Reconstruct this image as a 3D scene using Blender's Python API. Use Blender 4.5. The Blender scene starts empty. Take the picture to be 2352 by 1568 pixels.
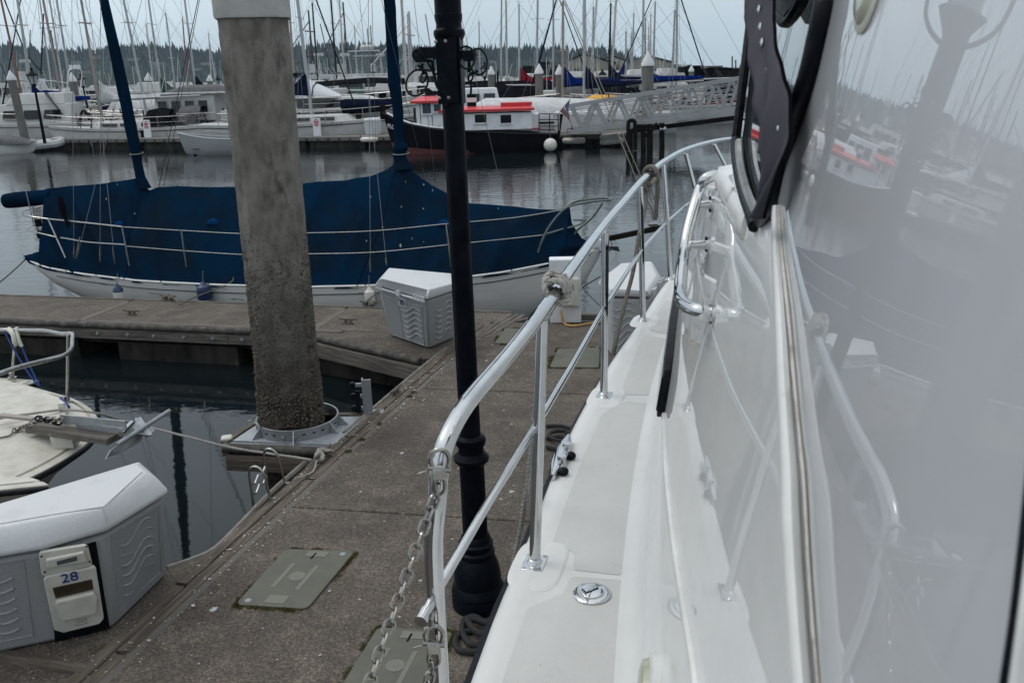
import bpy, math, random, time
from mathutils import Vector, Matrix, noise
R_ = random.Random(7)
V = Vector
PI = math.pi
sc = bpy.context.scene
col = sc.collection

# ------------------------------------------------------------------ camera
FPX, CX, CY = 2050.0, 1176.0, 784.0          # focal length and centre in 2352x1568 px
CAM = V((0, 0, 3.0))
_roll = math.atan(0.028)
_pitch = math.atan((CY - 167.0) * math.cos(_roll) / FPX)
_f = V((0, math.cos(_pitch), -math.sin(_pitch)))
_u = V((0, math.sin(_pitch), math.cos(_pitch)))
_r = V((1, 0, 0))
CR = _r * math.cos(_roll) - _u * math.sin(_roll)
CU = _r * math.sin(_roll) + _u * math.cos(_roll)
cam = bpy.data.cameras.new('camera')
cam.sensor_width = 36.0
cam.lens = 36.0 * FPX / 2352.0
cam.clip_start = 0.02
cam.clip_end = 6000
cam.dof.use_dof = True
cam.dof.focus_distance = 6.5
cam.dof.aperture_fstop = 14.0
camo = bpy.data.objects.new('camera', cam)
m = Matrix.Identity(4)
for i in range(3):
    m[i][0] = CR[i]; m[i][1] = CU[i]; m[i][2] = -_f[i]; m[i][3] = CAM[i]
camo.matrix_world = m
col.objects.link(camo)
sc.camera = camo

# ------------------------------------------------------------------ world, sun
SUN_EL, SUN_AZ = math.radians(58), math.radians(-70)
w = bpy.data.worlds.new('World'); sc.world = w; w.use_nodes = True
nt = w.node_tree; nt.nodes.clear()
out = nt.nodes.new('ShaderNodeOutputWorld')
sky = nt.nodes.new('ShaderNodeTexSky'); sky.sky_type = 'NISHITA'; sky.sun_disc = False
sky.sun_elevation = SUN_EL; sky.sun_rotation = SUN_AZ
sky.air_density = 1.0; sky.dust_density = 3.0; sky.ozone_density = 1.0
hs = nt.nodes.new('ShaderNodeHueSaturation'); hs.inputs['Saturation'].default_value = 0.25
bg = nt.nodes.new('ShaderNodeBackground'); bg.inputs['Strength'].default_value = 0.05
# overcast layer: an even cloud deck, a little brighter overhead
tc = nt.nodes.new('ShaderNodeTexCoord')
sp = nt.nodes.new('ShaderNodeSeparateXYZ')
rp = nt.nodes.new('ShaderNodeValToRGB')
cr = rp.color_ramp
cr.elements[0].position = 0.0; cr.elements[0].color = (0.455, 0.575, 0.65, 1)
cr.elements[1].position = 0.35; cr.elements[1].color = (0.47, 0.56, 0.635, 1)
e = cr.elements.new(0.9); e.color = (1.0, 1.04, 1.08, 1)
nz = nt.nodes.new('ShaderNodeTexNoise'); nz.inputs['Scale'].default_value = 2.2; nz.inputs['Detail'].default_value = 4
mp = nt.nodes.new('ShaderNodeMapping'); mp.inputs['Scale'].default_value = (1, 1, 3)
mr = nt.nodes.new('ShaderNodeMapRange'); mr.inputs['To Min'].default_value = 0.87; mr.inputs['To Max'].default_value = 1.11
mr.inputs['From Min'].default_value = 0.3; mr.inputs['From Max'].default_value = 0.7
bg2 = nt.nodes.new('ShaderNodeBackground')
add = nt.nodes.new('ShaderNodeAddShader')
nt.links.new(tc.outputs['Generated'], sp.inputs[0]); nt.links.new(sp.outputs['Z'], rp.inputs[0])
nt.links.new(tc.outputs['Generated'], mp.inputs[0]); nt.links.new(mp.outputs[0], nz.inputs['Vector'])
nt.links.new(nz.outputs['Fac'], mr.inputs['Value'])
nt.links.new(rp.outputs[0], bg2.inputs['Color']); nt.links.new(mr.outputs[0], bg2.inputs['Strength'])
nt.links.new(sky.outputs[0], hs.inputs['Color']); nt.links.new(hs.outputs[0], bg.inputs['Color'])
nt.links.new(bg.outputs[0], add.inputs[0]); nt.links.new(bg2.outputs[0], add.inputs[1])
nt.links.new(add.outputs[0], out.inputs['Surface'])
bg.inputs['Strength'].default_value = 0.05
SKYMIX = 0.05
sun = bpy.data.lights.new('sun', 'SUN'); sun.energy = 0.6; sun.angle = math.radians(25); sun.color = (1, 0.97, 0.92)
so = bpy.data.objects.new('sun', sun)
sd = V((math.sin(SUN_AZ) * math.cos(SUN_EL), math.cos(SUN_AZ) * math.cos(SUN_EL), math.sin(SUN_EL)))
so.rotation_euler = sd.to_track_quat('Z', 'Y').to_euler(); so.location = (0, 0, 30)
col.objects.link(so)
sc.view_settings.view_transform = 'Standard'; sc.view_settings.look = 'None'
sc.view_settings.exposure = 0.03; sc.view_settings.gamma = 1.0
sc.view_settings.use_curve_mapping = False
sc.cycles.max_bounces = 7; sc.cycles.volume_bounces = 0; sc.cycles.transparent_max_bounces = 12

# ------------------------------------------------------------------ pixel -> place helpers (2352x1568 px of the photo)
def ray(x, y): return CR * ((x - CX) / FPX) - CU * ((y - CY) / FPX) + _f
def atz(x, y, z):
    d = ray(x, y); return CAM + d * ((z - CAM.z) / d.z)
def aty(x, y, Y):
    d = ray(x, y); return CAM + d * (Y / d.y)
def onpl(x, y, P0, n):
    d = ray(x, y); return CAM + d * ((P0 - CAM).dot(n) / d.dot(n))

# ------------------------------------------------------------------ mesh builder
class MB:
    def __init__(s): s.v = []; s.f = []; s.m = []; s.cur = 0
    def add(s, vs, fs):
        b = len(s.v); s.v += [V(p) for p in vs]
        for f in fs: s.f.append([b + i for i in f]); s.m.append(s.cur)
    def box(s, c, size, rz=0, taper=1.0):
        hx, hy, hz = size[0] / 2, size[1] / 2, size[2] / 2
        ca, sa = math.cos(rz), math.sin(rz); vs = []
        for z, t in ((-hz, 1), (hz, taper)):
            for x, y in ((-hx, -hy), (hx, -hy), (hx, hy), (-hx, hy)):
                x2, y2 = x * t, y * t
                vs.append((c[0] + x2 * ca - y2 * sa, c[1] + x2 * sa + y2 * ca, c[2] + z))
        s.add(vs, [(3, 2, 1, 0), (4, 5, 6, 7), (0, 1, 5, 4), (1, 2, 6, 5), (2, 3, 7, 6), (3, 0, 4, 7)])
    def obox(s, p, q, wdt, hgt, up=V((0, 0, 1))):
        """bar from p to q of rectangular section"""
        p, q = V(p), V(q); d = (q - p).normalized(); sd_ = d.cross(up)
        if sd_.length < 1e-4: sd_ = d.cross(V((1, 0, 0)))
        sd_.normalize(); u2 = sd_.cross(d)
        vs = []
        for e_ in (p, q):
            for a, b in ((-1, -1), (1, -1), (1, 1), (-1, 1)): vs.append(e_ + sd_ * (a * wdt / 2) + u2 * (b * hgt / 2))
        s.add(vs, [(0, 1, 2, 3), (7, 6, 5, 4), (0, 4, 5, 1), (1, 5, 6, 2), (2, 6, 7, 3), (3, 7, 4, 0)])
    def tube(s, pts, r, seg=8, closed=False, caps=True, flat=1.0):
        pts = [V(p) for p in pts]; n = len(pts)
        rr = r if isinstance(r, (list, tuple)) else [r] * n
        tan = []
        for i in range(n):
            if closed: t = pts[(i + 1) % n] - pts[i - 1]
            else: t = pts[min(i + 1, n - 1)] - pts[max(i - 1, 0)]
            if t.length < 1e-9: t = V((0, 0, 1))
            tan.append(t.normalized())
        a = V((0, 0, 1)) if abs(tan[0].z) < 0.9 else V((1, 0, 0))
        nx = tan[0].cross(a).normalized(); vs = []
        for i in range(n):
            if i:
                ax = tan[i - 1].cross(tan[i])
                if ax.length > 1e-7:
                    nx = Matrix.Rotation(tan[i - 1].angle(tan[i]), 3, ax.normalized()) @ nx
            nx = (nx - tan[i] * nx.dot(tan[i])).normalized()
            ny = tan[i].cross(nx)
            for k in range(seg):
                an = 2 * PI * k / seg
                vs.append(pts[i] + nx * (math.cos(an) * rr[i]) + ny * (math.sin(an) * rr[i] * flat))
        fs = []
        for i in range(n if closed else n - 1):
            j = (i + 1) % n
            for k in range(seg):
                k2 = (k + 1) % seg
                fs.append((i * seg + k, i * seg + k2, j * seg + k2, j * seg + k))
        if caps and not closed:
            fs.append(tuple(range(seg - 1, -1, -1))); fs.append(tuple((n - 1) * seg + k for k in range(seg)))
        s.add(vs, fs)
    def lathe(s, c, prof, seg=20, axis=None, flutes=0):
        c = V(c); ax = (axis or V((0, 0, 1))).normalized()
        a = ax.cross(V((1, 0, 0)))
        if a.length < 0.1: a = ax.cross(V((0, 1, 0)))
        a.normalize(); b = ax.cross(a); vs = []; fs = []
        for r, z in prof:
            for k in range(seg):
                an = 2 * PI * k / seg
                rr = r * (1 - 0.07 * (k % 2)) if flutes else r
                vs.append(c + ax * z + a * (rr * math.cos(an)) + b * (rr * math.sin(an)))
        n = len(prof)
        for i in range(n - 1):
            for k in range(seg):
                k2 = (k + 1) % seg; fs.append((i * seg + k, (i + 1) * seg + k, (i + 1) * seg + k2, i * seg + k2)[::-1])
        fs.append(tuple(range(seg))[::-1]); fs.append(tuple((n - 1) * seg + k for k in range(seg)))
        s.add(vs, fs)
    def loft(s, secs, closed=False, cap0=False, cap1=False, flip=False):
        n = len(secs[0]); vs = [p for se in secs for p in se]; fs = []
        for i in range(len(secs) - 1):
            for k in range(n if closed else n - 1):
                k2 = (k + 1) % n
                q = (i * n + k, i * n + k2, (i + 1) * n + k2, (i + 1) * n + k)
                fs.append(q[::-1] if flip else q)
        if cap0: fs.append(tuple(range(n))[::-1])
        if cap1: fs.append(tuple((len(secs) - 1) * n + k for k in range(n)))
        s.add(vs, fs)
    def prism(s, poly, z0, z1, inset=0):
        """poly: list of (x,y) or Vectors, counter-clockwise"""
        n = len(poly); c = V((sum(p[0] for p in poly) / n, sum(p[1] for p in poly) / n, 0))
        vs = [(p[0], p[1], z0) for p in poly] + [(p[0] + (c.x - p[0]) * inset, p[1] + (c.y - p[1]) * inset, z1) for p in poly]
        fs = [tuple(range(n))[::-1], tuple(range(n, 2 * n))] + [(k, (k + 1) % n, n + (k + 1) % n, n + k) for k in range(n)]
        s.add(vs, fs)
    def slab(s, poly3, nrm, th):
        """flat polygon given thickness along nrm"""
        n = len(poly3); poly3 = [V(p) for p in poly3]
        vs = poly3 + [p + nrm * th for p in poly3]
        fs = [tuple(range(n))[::-1], tuple(range(n, 2 * n))] + [(k, (k + 1) % n, n + (k + 1) % n, n + k) for k in range(n)]
        s.add(vs, fs)
    def ball(s, c, r, seg=10, rings=7, sz=1.0):
        prof = [(max(r * math.sin(PI * i / rings), r * 0.02), -r * sz * math.cos(PI * i / rings)) for i in range(rings + 1)]
        s.lathe(c, prof, seg)
    def rope(s, pts, r, pitch=None, seg=6, strands=3):
        pts = resample(pts, r * 1.1); pitch = pitch or r * 7
        n = len(pts); L = 0; paths = [[] for _ in range(strands)]
        nx = None
        for i in range(n):
            t = (pts[min(i + 1, n - 1)] - pts[max(i - 1, 0)]).normalized()
            if nx is None:
                a = V((0, 0, 1)) if abs(t.z) < .9 else V((1, 0, 0)); nx = t.cross(a)
            nx = (nx - t * nx.dot(t)).normalized(); ny = t.cross(nx)
            if i: L += (pts[i] - pts[i - 1]).length
            for k in range(strands):
                an = 2 * PI * (L / pitch + k / strands)
                paths[k].append(pts[i] + (nx * math.cos(an) + ny * math.sin(an)) * r * 0.5)
        for p in paths: s.tube(p, r * 0.56, seg=5)
    def build(s, name, mat, parent=None, smooth=40, kind=None, label=None, bevel=0, world=True):
        me = bpy.data.meshes.new(name)
        off = V((0, 0, 0))
        if parent is not None and world: off = wloc(parent)
        me.from_pydata([tuple(p - off) for p in s.v], [], s.f)
        mats = mat if isinstance(mat, (list, tuple)) else [mat]
        for m_ in mats: me.materials.append(m_)
        if len(mats) > 1: me.polygons.foreach_set('material_index', s.m)
        me.validate()
        if smooth:
            me.polygons.foreach_set('use_smooth', [True] * len(me.polygons))
            me.set_sharp_from_angle(angle=math.radians(smooth))
        o = bpy.data.objects.new(name, me); col.objects.link(o)
        if parent is not None: o.parent = parent
        if kind: o['kind'] = kind
        if label: o['label'] = label
        if bevel:
            b = o.modifiers.new('bevel', 'BEVEL'); b.width = bevel; b.segments = 3 if bevel > .015 else 2; b.limit_method = 'ANGLE'
        return o

def wloc(o):
    p = V((0, 0, 0))
    while o is not None:
        p += V(o.location); o = o.parent
    return p
def resample(pts, step):
    pts = [V(p) for p in pts]; out = [pts[0].copy()]; carry = 0
    for a, b in zip(pts, pts[1:]):
        L = (b - a).length
        if L < 1e-9: continue
        t = step - carry
        while t <= L:
            out.append(a.lerp(b, t / L)); t += step
        carry = L - (t - step)
    out.append(pts[-1].copy()); return out
def smooth_path(pts, n=6):
    pts = [V(p) for p in pts]; out = []
    for i in range(len(pts) - 1):
        p0 = pts[max(i - 1, 0)]; p1 = pts[i]; p2 = pts[i + 1]; p3 = pts[min(i + 2, len(pts) - 1)]
        for k in range(n):
            t = k / n
            out.append(0.5 * ((2 * p1) + (p2 - p0) * t + (2 * p0 - 5 * p1 + 4 * p2 - p3) * t * t + (-p0 + 3 * p1 - 3 * p2 + p3) * t ** 3))
    out.append(pts[-1]); return out
def sag(p, q, d, n=12):
    p, q = V(p), V(q); return [p.lerp(q, t / n) - V((0, 0, d * 4 * (t / n) * (1 - t / n))) for t in range(n + 1)]
def interp(tab, x):
    if x <= tab[0][0]: return tab[0][1]
    for (a, fa), (b, fb) in zip(tab, tab[1:]):
        if x <= b: return fa + (fb - fa) * (x - a) / (b - a)
    return tab[-1][1]

def thing(name, label, cat, loc=(0, 0, 0), rz=0, group=None):
    o = bpy.data.objects.new(name, None); col.objects.link(o); o.empty_display_size = 0.2
    o.location = loc; o.rotation_euler = (0, 0, rz); o['label'] = label; o['category'] = cat
    if group: o['group'] = group
    return o
def tag(o, label=None, cat=None, group=None, kind=None):
    if label: o['label'] = label
    if cat: o['category'] = cat
    if group: o['group'] = group
    if kind: o['kind'] = kind
    return o
def kids(o): return [c for c in bpy.data.objects if c.parent == o]
def dup(root, loc, rz, label, group=None, scale=None):
    def cp(o, par):
        c = o.copy(); col.objects.link(c); c.parent = par
        for ch in o.children: cp(ch, c)
        return c
    r = cp(root, None); r.location = loc; r.rotation_euler = (0, 0, rz); r['label'] = label
    if group: r['group'] = group
    if scale: r.scale = scale
    return r
def text_mesh(name, s, size, P, right, up, mat, parent=None, ext=0.002, align='CENTER', label=None):
    cu = bpy.data.curves.new(name, 'FONT'); cu.body = s; cu.size = size; cu.extrude = ext
    cu.align_x = align; cu.align_y = 'CENTER'
    t = bpy.data.objects.new('tmp', cu); col.objects.link(t)
    bpy.context.view_layer.update()
    me = bpy.data.meshes.new_from_object(t)
    bpy.data.objects.remove(t)
    r, u2 = V(right).normalized(), V(up).normalized(); nrm = r.cross(u2).normalized(); u2 = nrm.cross(r)
    off = wloc(parent) if parent is not None else V((0, 0, 0))
    for v_ in me.vertices: c = v_.co.copy(); v_.co = V(P) + r * c.x + u2 * c.y + nrm * c.z - off
    me.materials.clear(); me.materials.append(mat)
    o = bpy.data.objects.new(name, me); col.objects.link(o)
    if parent is not None: o.parent = parent
    return o

# ------------------------------------------------------------------ materials
def M(name, c, rough=0.5, metal=0.0, c2=None, vs=3.0, vlo=0.35, vhi=0.65, bump=0.0, bs=40.0, bd=0.01, stretch=None, coat=0.0,
      spec=None, c3=None, vs3=1.0, lo3=.55, hi3=.7, bump2=0.0, bs2=2.0, det=6, rvar=0.0, coords='Object'):
    m_ = bpy.data.materials.new(name); m_.use_nodes = True; n = m_.node_tree; b = n.nodes['Principled BSDF']
    b.inputs['Base Color'].default_value = (*c, 1); b.inputs['Roughness'].default_value = rough; b.inputs['Metallic'].default_value = metal
    if coat: b.inputs['Coat Weight'].default_value = coat; b.inputs['Coat Roughness'].default_value = 0.012
    if spec is not None: b.inputs['Specular IOR Level'].default_value = spec
    tcn = n.nodes.new('ShaderNodeTexCoord'); src = tcn.outputs[coords]
    if stretch:
        mp_ = n.nodes.new('ShaderNodeMapping'); mp_.inputs['Scale'].default_value = stretch
        n.links.new(src, mp_.inputs[0]); src = mp_.outputs[0]
    colout = None
    def noise_(scale, lo, hi, d=det):
        a = n.nodes.new('ShaderNodeTexNoise'); a.inputs['Scale'].default_value = scale; a.inputs['Detail'].default_value = d
        a.inputs['Roughness'].default_value = 0.65
        n.links.new(src, a.inputs['Vector'])
        r_ = n.nodes.new('ShaderNodeMapRange'); r_.inputs['From Min'].default_value = lo; r_.inputs['From Max'].default_value = hi
        n.links.new(a.outputs['Fac'], r_.inputs['Value']); return r_.outputs[0], a
    def mix(fac, a, bcol):
        x = n.nodes.new('ShaderNodeMix'); x.data_type = 'RGBA'
        n.links.new(fac, x.inputs[0])
        if isinstance(a, tuple): x.inputs[6].default_value = (*a, 1)
        else: n.links.new(a, x.inputs[6])
        x.inputs[7].default_value = (*bcol, 1); return x.outputs[2]
    cur = c
    if c2: f_, a_ = noise_(vs, vlo, vhi); cur = mix(f_, cur, c2)
    if c3: f_, a_ = noise_(vs3, lo3, hi3); cur = mix(f_, cur, c3)
    if not isinstance(cur, tuple): n.links.new(cur, b.inputs['Base Color'])
    if rvar:
        f_, a_ = noise_(vs * 1.7, 0.3, 0.7)
        r2 = n.nodes.new('ShaderNodeMapRange'); r2.inputs['To Min'].default_value = max(rough - rvar, 0); r2.inputs['To Max'].default_value = rough + rvar
        n.links.new(f_, r2.inputs['Value']); n.links.new(r2.outputs[0], b.inputs['Roughness'])
    last = None
    for st, s_, d_ in ((bump, bs, bd), (bump2, bs2, bd)):
        if st:
            a = n.nodes.new('ShaderNodeTexNoise'); a.inputs['Scale'].default_value = s_; a.inputs['Detail'].default_value = 4
            n.links.new(src, a.inputs['Vector'])
            bn = n.nodes.new('ShaderNodeBump'); bn.inputs['Strength'].default_value = st; bn.inputs['Distance'].default_value = d_ * (40.0 / s_ if s_ < 40 else 1)
            n.links.new(a.outputs['Fac'], bn.inputs['Height'])
            if last: n.links.new(last, bn.inputs['Normal'])
            last = bn.outputs[0]
    if last: n.links.new(last, b.inputs['Normal'])
    return m_

MAT = {}
MAT['gel_deck'] = M('gelcoat deck', (.62, .62, .605), .30, c2=(.57, .57, .55), vs=2.5, c3=(.52, .51, .48), vs3=9, lo3=.6, hi3=.85, bump2=.12, bs2=4)
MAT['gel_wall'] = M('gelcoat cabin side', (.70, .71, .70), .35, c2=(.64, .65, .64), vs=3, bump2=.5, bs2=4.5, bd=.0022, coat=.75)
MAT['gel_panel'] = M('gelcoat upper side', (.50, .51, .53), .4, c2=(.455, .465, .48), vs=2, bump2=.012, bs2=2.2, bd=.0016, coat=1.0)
MAT['gel_trim'] = M('gelcoat moulding', (.66, .66, .64), .22, c2=(.56, .555, .53), vs=8, c3=(.36, .33, .29), vs3=26, lo3=.62, hi3=.8)
MAT['seam_dirt'] = M('weathered sealant seam', (.50, .485, .455), .8, c2=(.30, .26, .22), vs=34, vlo=.5, vhi=.75, bump=.5, bs=80)
MAT['seam_crack'] = M('brown seam crack', (.24, .20, .165), .9)
MAT['nonskid'] = M('nonskid deck paint', (.62, .62, .60), .55, c2=(.55, .55, .53), vs=5, c3=(.46, .455, .43), vs3=14, lo3=.6, hi3=.8)
MAT['steel'] = M('polished stainless', (.60, .61, .62), .035, 1.0, c2=(.50, .505, .51), vs=6, rvar=.025)
MAT['steel_dull'] = M('dull stainless', (.46, .46, .45), .3, 1.0, c2=(.30, .28, .26), vs=25)
MAT['galv'] = M('galvanised steel', (.34, .36, .38), .5, .6, c2=(.26, .275, .29), vs=18, c3=(.16, .13, .10), vs3=30, lo3=.66, hi3=.8)
MAT['iron'] = M('weathered iron', (.12, .11, .095), .75, c2=(.07, .06, .048), vs=30, bump=.3, bs=80)
MAT['steel_chain'] = M('dull chain steel', (.36, .35, .33), .2, 1.0, c2=(.22, .205, .185), vs=60)
MAT['rubber'] = M('black rubber', (.003, .0035, .006), .38, spec=.10, c2=(.010, .011, .015), vs=20, bump=.2, bs=60)
MAT['rubber_grey'] = M('weathered rubber bumper', (.035, .032, .028), .8, c2=(.11, .10, .085), vs=9, vlo=.45, vhi=.7, bump=.5, bs=50)
MAT['black_paint'] = M('black lamp paint', (.0018, .0022, .005), .32, spec=.06, c2=(.005, .007, .011), vs=14, c3=(.03, .04, .042), vs3=40, lo3=.68, hi3=.85, bump=.15, bs=60)
MAT['verdigris'] = M('worn dark green paint', (.0022, .0045, .008), .42, spec=.10, c2=(.018, .036, .040), vs=22, vlo=.58, vhi=.8, bump=.3, bs=60, stretch=(1, 1, 3))
MAT['canvas_blue'] = M('blue canvas', (.0024, .0148, .036), .95, spec=0.0, c2=(.0045, .0105, .020), vs=1.1, vlo=.42, vhi=.62, c3=(.009, .017, .024), vs3=2.4, lo3=.58, hi3=.85, bump=.25, bs=220, bd=.002, bump2=.9, bs2=2.6)
MAT['canvas_vent'] = M('lighter blue canvas', (.004, .032, .10), .9, spec=0.0)
MAT['canvas_navy'] = M('navy canvas', (.003, .006, .022), .9, spec=0.0, c2=(.008, .011, .025), vs=4, bump2=.4, bs2=5)
MAT['canvas_royal'] = M('royal blue canvas', (.002, .015, .12), .85, spec=0.0, c2=(.003, .01, .06), vs=3, bump2=.4, bs2=5)
MAT['canvas_red'] = M('red canvas', (.17, .004, .010), .85, spec=0.0, c2=(.12, .006, .012), vs=3)
MAT['canvas_green'] = M('green canvas', (.012, .06, .04), .85, c2=(.01, .035, .028), vs=3)
MAT['canvas_black'] = M('black canvas', (.004, .004, .006), .85, spec=0.0, c2=(.012, .012, .015), vs=3, bump2=.4, bs2=5)
MAT['canvas_grey'] = M('grey canvas', (.10, .10, .105), .85, c2=(.06, .06, .065), vs=3)
MAT['canvas_white'] = M('white tarpaulin', (.50, .51, .51), .7, c2=(.36, .37, .38), vs=3, bump2=.6, bs2=3)
MAT['canvas_yellow'] = M('yellow cover', (.62, .34, .02), .6, c2=(.45, .22, .015), vs=3)
MAT['canvas_purple'] = M('purple grey window cover', (.060, .058, .072), .9, spec=.2, c2=(.040, .038, .050), vs=9, bump=.3, bs=300, bd=.001, bump2=.5, bs2=9, stretch=(1, 1, .6))
MAT['white_hull'] = M('white hull', (.50, .50, .49), .22, c2=(.40, .40, .39), vs=2.0, coat=.4)
MAT['white_old'] = M('weathered white hull', (.56, .555, .54), .33, c2=(.47, .465, .45), vs=2.2, c3=(.16, .15, .14), vs3=11, lo3=.70, hi3=.74, stretch=(.5, .5, 3))
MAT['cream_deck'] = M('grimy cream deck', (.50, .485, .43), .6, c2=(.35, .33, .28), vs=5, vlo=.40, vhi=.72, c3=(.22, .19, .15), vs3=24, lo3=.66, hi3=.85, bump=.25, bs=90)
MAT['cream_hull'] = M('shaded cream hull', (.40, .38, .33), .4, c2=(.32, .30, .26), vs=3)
MAT['black_hull'] = M('black hull', (.0012, .0012, .003), .4, spec=.03, c2=(.005, .005, .007), vs=3)
MAT['navy_hull'] = M('navy hull', (.01, .016, .04), .3)
MAT['tan_hull'] = M('tan hull', (.22, .18, .14), .5, c2=(.15, .12, .10), vs=3)
MAT['antifoul_red'] = M('red bottom paint', (.13, .03, .03), .7, c2=(.08, .02, .02), vs=6)
MAT['red_paint'] = M('red roof paint', (.55, .022, .03), .4, c2=(.42, .03, .035), vs=4)
MAT['white_paint'] = M('white paint', (.70, .71, .73), .45, c2=(.58, .59, .60), vs=3)
MAT['boat_white'] = M('boat house white', (.50, .50, .49), .4, c2=(.40, .40, .39), vs=1.5, c3=(.26, .26, .25), vs3=3, lo3=.62, hi3=.8)
MAT['boat_deck'] = M('boat deck', (.46, .46, .45), .5, c2=(.33, .33, .32), vs=2, c3=(.15, .15, .15), vs3=5, lo3=.6, hi3=.75)
MAT['glass_dark'] = M('dark window glass', (.004, .006, .008), .05)
MAT['glass_mid'] = M('window glass', (.06, .075, .085), .04, coat=1.0)
MAT['alu'] = M('aluminium mast', (.37, .38, .39), .38, .55, c2=(.38, .385, .39), vs=4)
MAT['alu_white'] = M('white mast', (.46, .46, .45), .4, c2=(.38, .38, .37), vs=4)
MAT['mast_tan'] = M('buff mast', (.30, .26, .22), .5, c2=(.24, .21, .18), vs=3)
MAT['mast_rust'] = M('varnished mast', (.24, .085, .04), .5, c2=(.17, .06, .03), vs=3)
MAT['mast_black'] = M('black mast', (.005, .006, .010), .5, spec=.2)
MAT['wire'] = M('rigging wire', (.16, .165, .17), .45, .5)
MAT['wire_dark'] = M('dark rigging', (.03, .03, .035), .6)
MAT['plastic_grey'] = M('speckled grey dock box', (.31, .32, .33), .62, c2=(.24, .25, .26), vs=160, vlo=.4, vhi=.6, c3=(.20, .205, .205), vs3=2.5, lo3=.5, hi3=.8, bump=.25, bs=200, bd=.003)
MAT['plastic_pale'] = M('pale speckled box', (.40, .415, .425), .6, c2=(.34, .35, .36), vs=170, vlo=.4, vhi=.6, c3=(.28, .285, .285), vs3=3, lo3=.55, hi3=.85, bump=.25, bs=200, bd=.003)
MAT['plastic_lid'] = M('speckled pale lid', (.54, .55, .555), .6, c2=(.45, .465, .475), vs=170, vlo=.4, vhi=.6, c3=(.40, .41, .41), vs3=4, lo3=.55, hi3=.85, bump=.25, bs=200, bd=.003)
MAT['plastic_cream'] = M('cream plastic', (.60, .59, .53), .5, c2=(.48, .47, .41), vs=7, c3=(.2, .19, .16), vs3=26, lo3=.66, hi3=.8)
MAT['plastic_brown'] = M('brown smoked panel', (.045, .03, .018), .35, c2=(.03, .02, .012), vs=5)
MAT['ink_blue'] = M('blue numerals', (.012, .035, .20), .5)
MAT['ink_black'] = M('black lettering', (.02, .02, .02), .6)
MAT['ink_red'] = M('red lettering', (.4, .03, .03), .6)
MAT['lettering_white'] = M('white lettering', (.62, .63, .64), .5)
MAT['pvc'] = M('grey green access lid', (.098, .098, .074), .6, c2=(.078, .078, .060), vs=6, c3=(.075, .075, .06), vs3=22, lo3=.6, hi3=.85, bump=.15, bs=120)
MAT['pvc_light'] = M('lid relief', (.14, .142, .108), .55, c2=(.14, .145, .12), vs=10)
MAT['shell'] = M('broken shell', (.58, .55, .49), .6, c2=(.38, .34, .29), vs=60)
MAT['moss'] = M('moss', (.10, .115, .02), .95, c2=(.07, .05, .015), vs=14)
MAT['rope_grey'] = M('grey rope', (.36, .35, .32), .9, c2=(.24, .23, .21), vs=40, bump=.4, bs=300)
MAT['rope_dark'] = M('weathered brown rope', (.15, .135, .11), .9, c2=(.09, .08, .065), vs=40)
MAT['rope_black'] = M('black mooring line', (.006, .006, .007), .85, c2=(.02, .02, .02), vs=60)
MAT['rope_blue'] = M('blue line', (.015, .05, .20), .8)
MAT['cord_yellow'] = M('yellow shore cord', (.45, .26, .06), .6)
MAT['chain'] = M('weathered chain', (.34, .325, .30), .30, .9, c2=(.20, .17, .14), vs=50)
MAT['fender_white'] = M('white fender', (.66, .65, .60), .45, c2=(.45, .43, .38), vs=6)
MAT['fender_blue'] = M('blue fender', (.012, .028, .085), .45)
MAT['beige_light'] = M('yellowed lamp lens', (.40, .40, .30), .25, c2=(.33, .33, .25), vs=12, coat=.6)
MAT['warehouse'] = M('tan metal siding', (.26, .24, .19), .7, c2=(.22, .20, .16), vs=.2)
MAT['roof_pale'] = M('pale metal roof', (.42, .44, .45), .6)
MAT['timber_dark'] = M('creosoted timber', (.006, .0055, .005), .85, spec=.03, c2=(.016, .014, .012), vs=3)
MAT['pile_far'] = M('weathered grey piling', (.16, .155, .14), .8, c2=(.10, .095, .085), vs=1.5, stretch=(3, 3, .6))
MAT['cone_white'] = M('white piling cap', (.62, .63, .63), .5)
MAT['lantern_glass'] = M('frosted lantern glass', (.42, .44, .45), .3, coat=.3)
MAT['gangway'] = M('aluminium gangway', (.34, .35, .35), .45, .4, c2=(.28, .285, .29), vs=2)
MAT['barnacle'] = M('barnacles', (.12, .105, .082), .9, c2=(.05, .04, .028), vs=26, c3=(.17, .155, .13), vs3=40, lo3=.60, hi3=.75, bump=.8, bs=120)
MAT['forest'] = M('conifer forest', (.014, .026, .020), .9, spec=0.0, c2=(.012, .022, .016), vs=.03)
MAT['hill'] = M('wooded hillside', (.018, .030, .022), .95, spec=0.0, c2=(.016, .026, .018), vs=.02, det=8)
MAT['house'] = M('pale house wall', (.17, .17, .165), .7)
MAT['stripe_black'] = M('dark cove stripe', (.02, .022, .03), .5)
MAT['sticker_blue'] = M('flag blue', (.015, .03, .13), .8)
MAT['sticker_red'] = M('flag red', (.36, .02, .03), .8)
MAT['flag_white'] = M('flag white', (.62, .60, .58), .8)
MAT['droppings'] = M('gull droppings', (.50, .52, .52), .9, c2=(.3, .33, .36), vs=30)
MAT['orange'] = M('orange rubber', (.45, .06, .02), .6)

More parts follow.
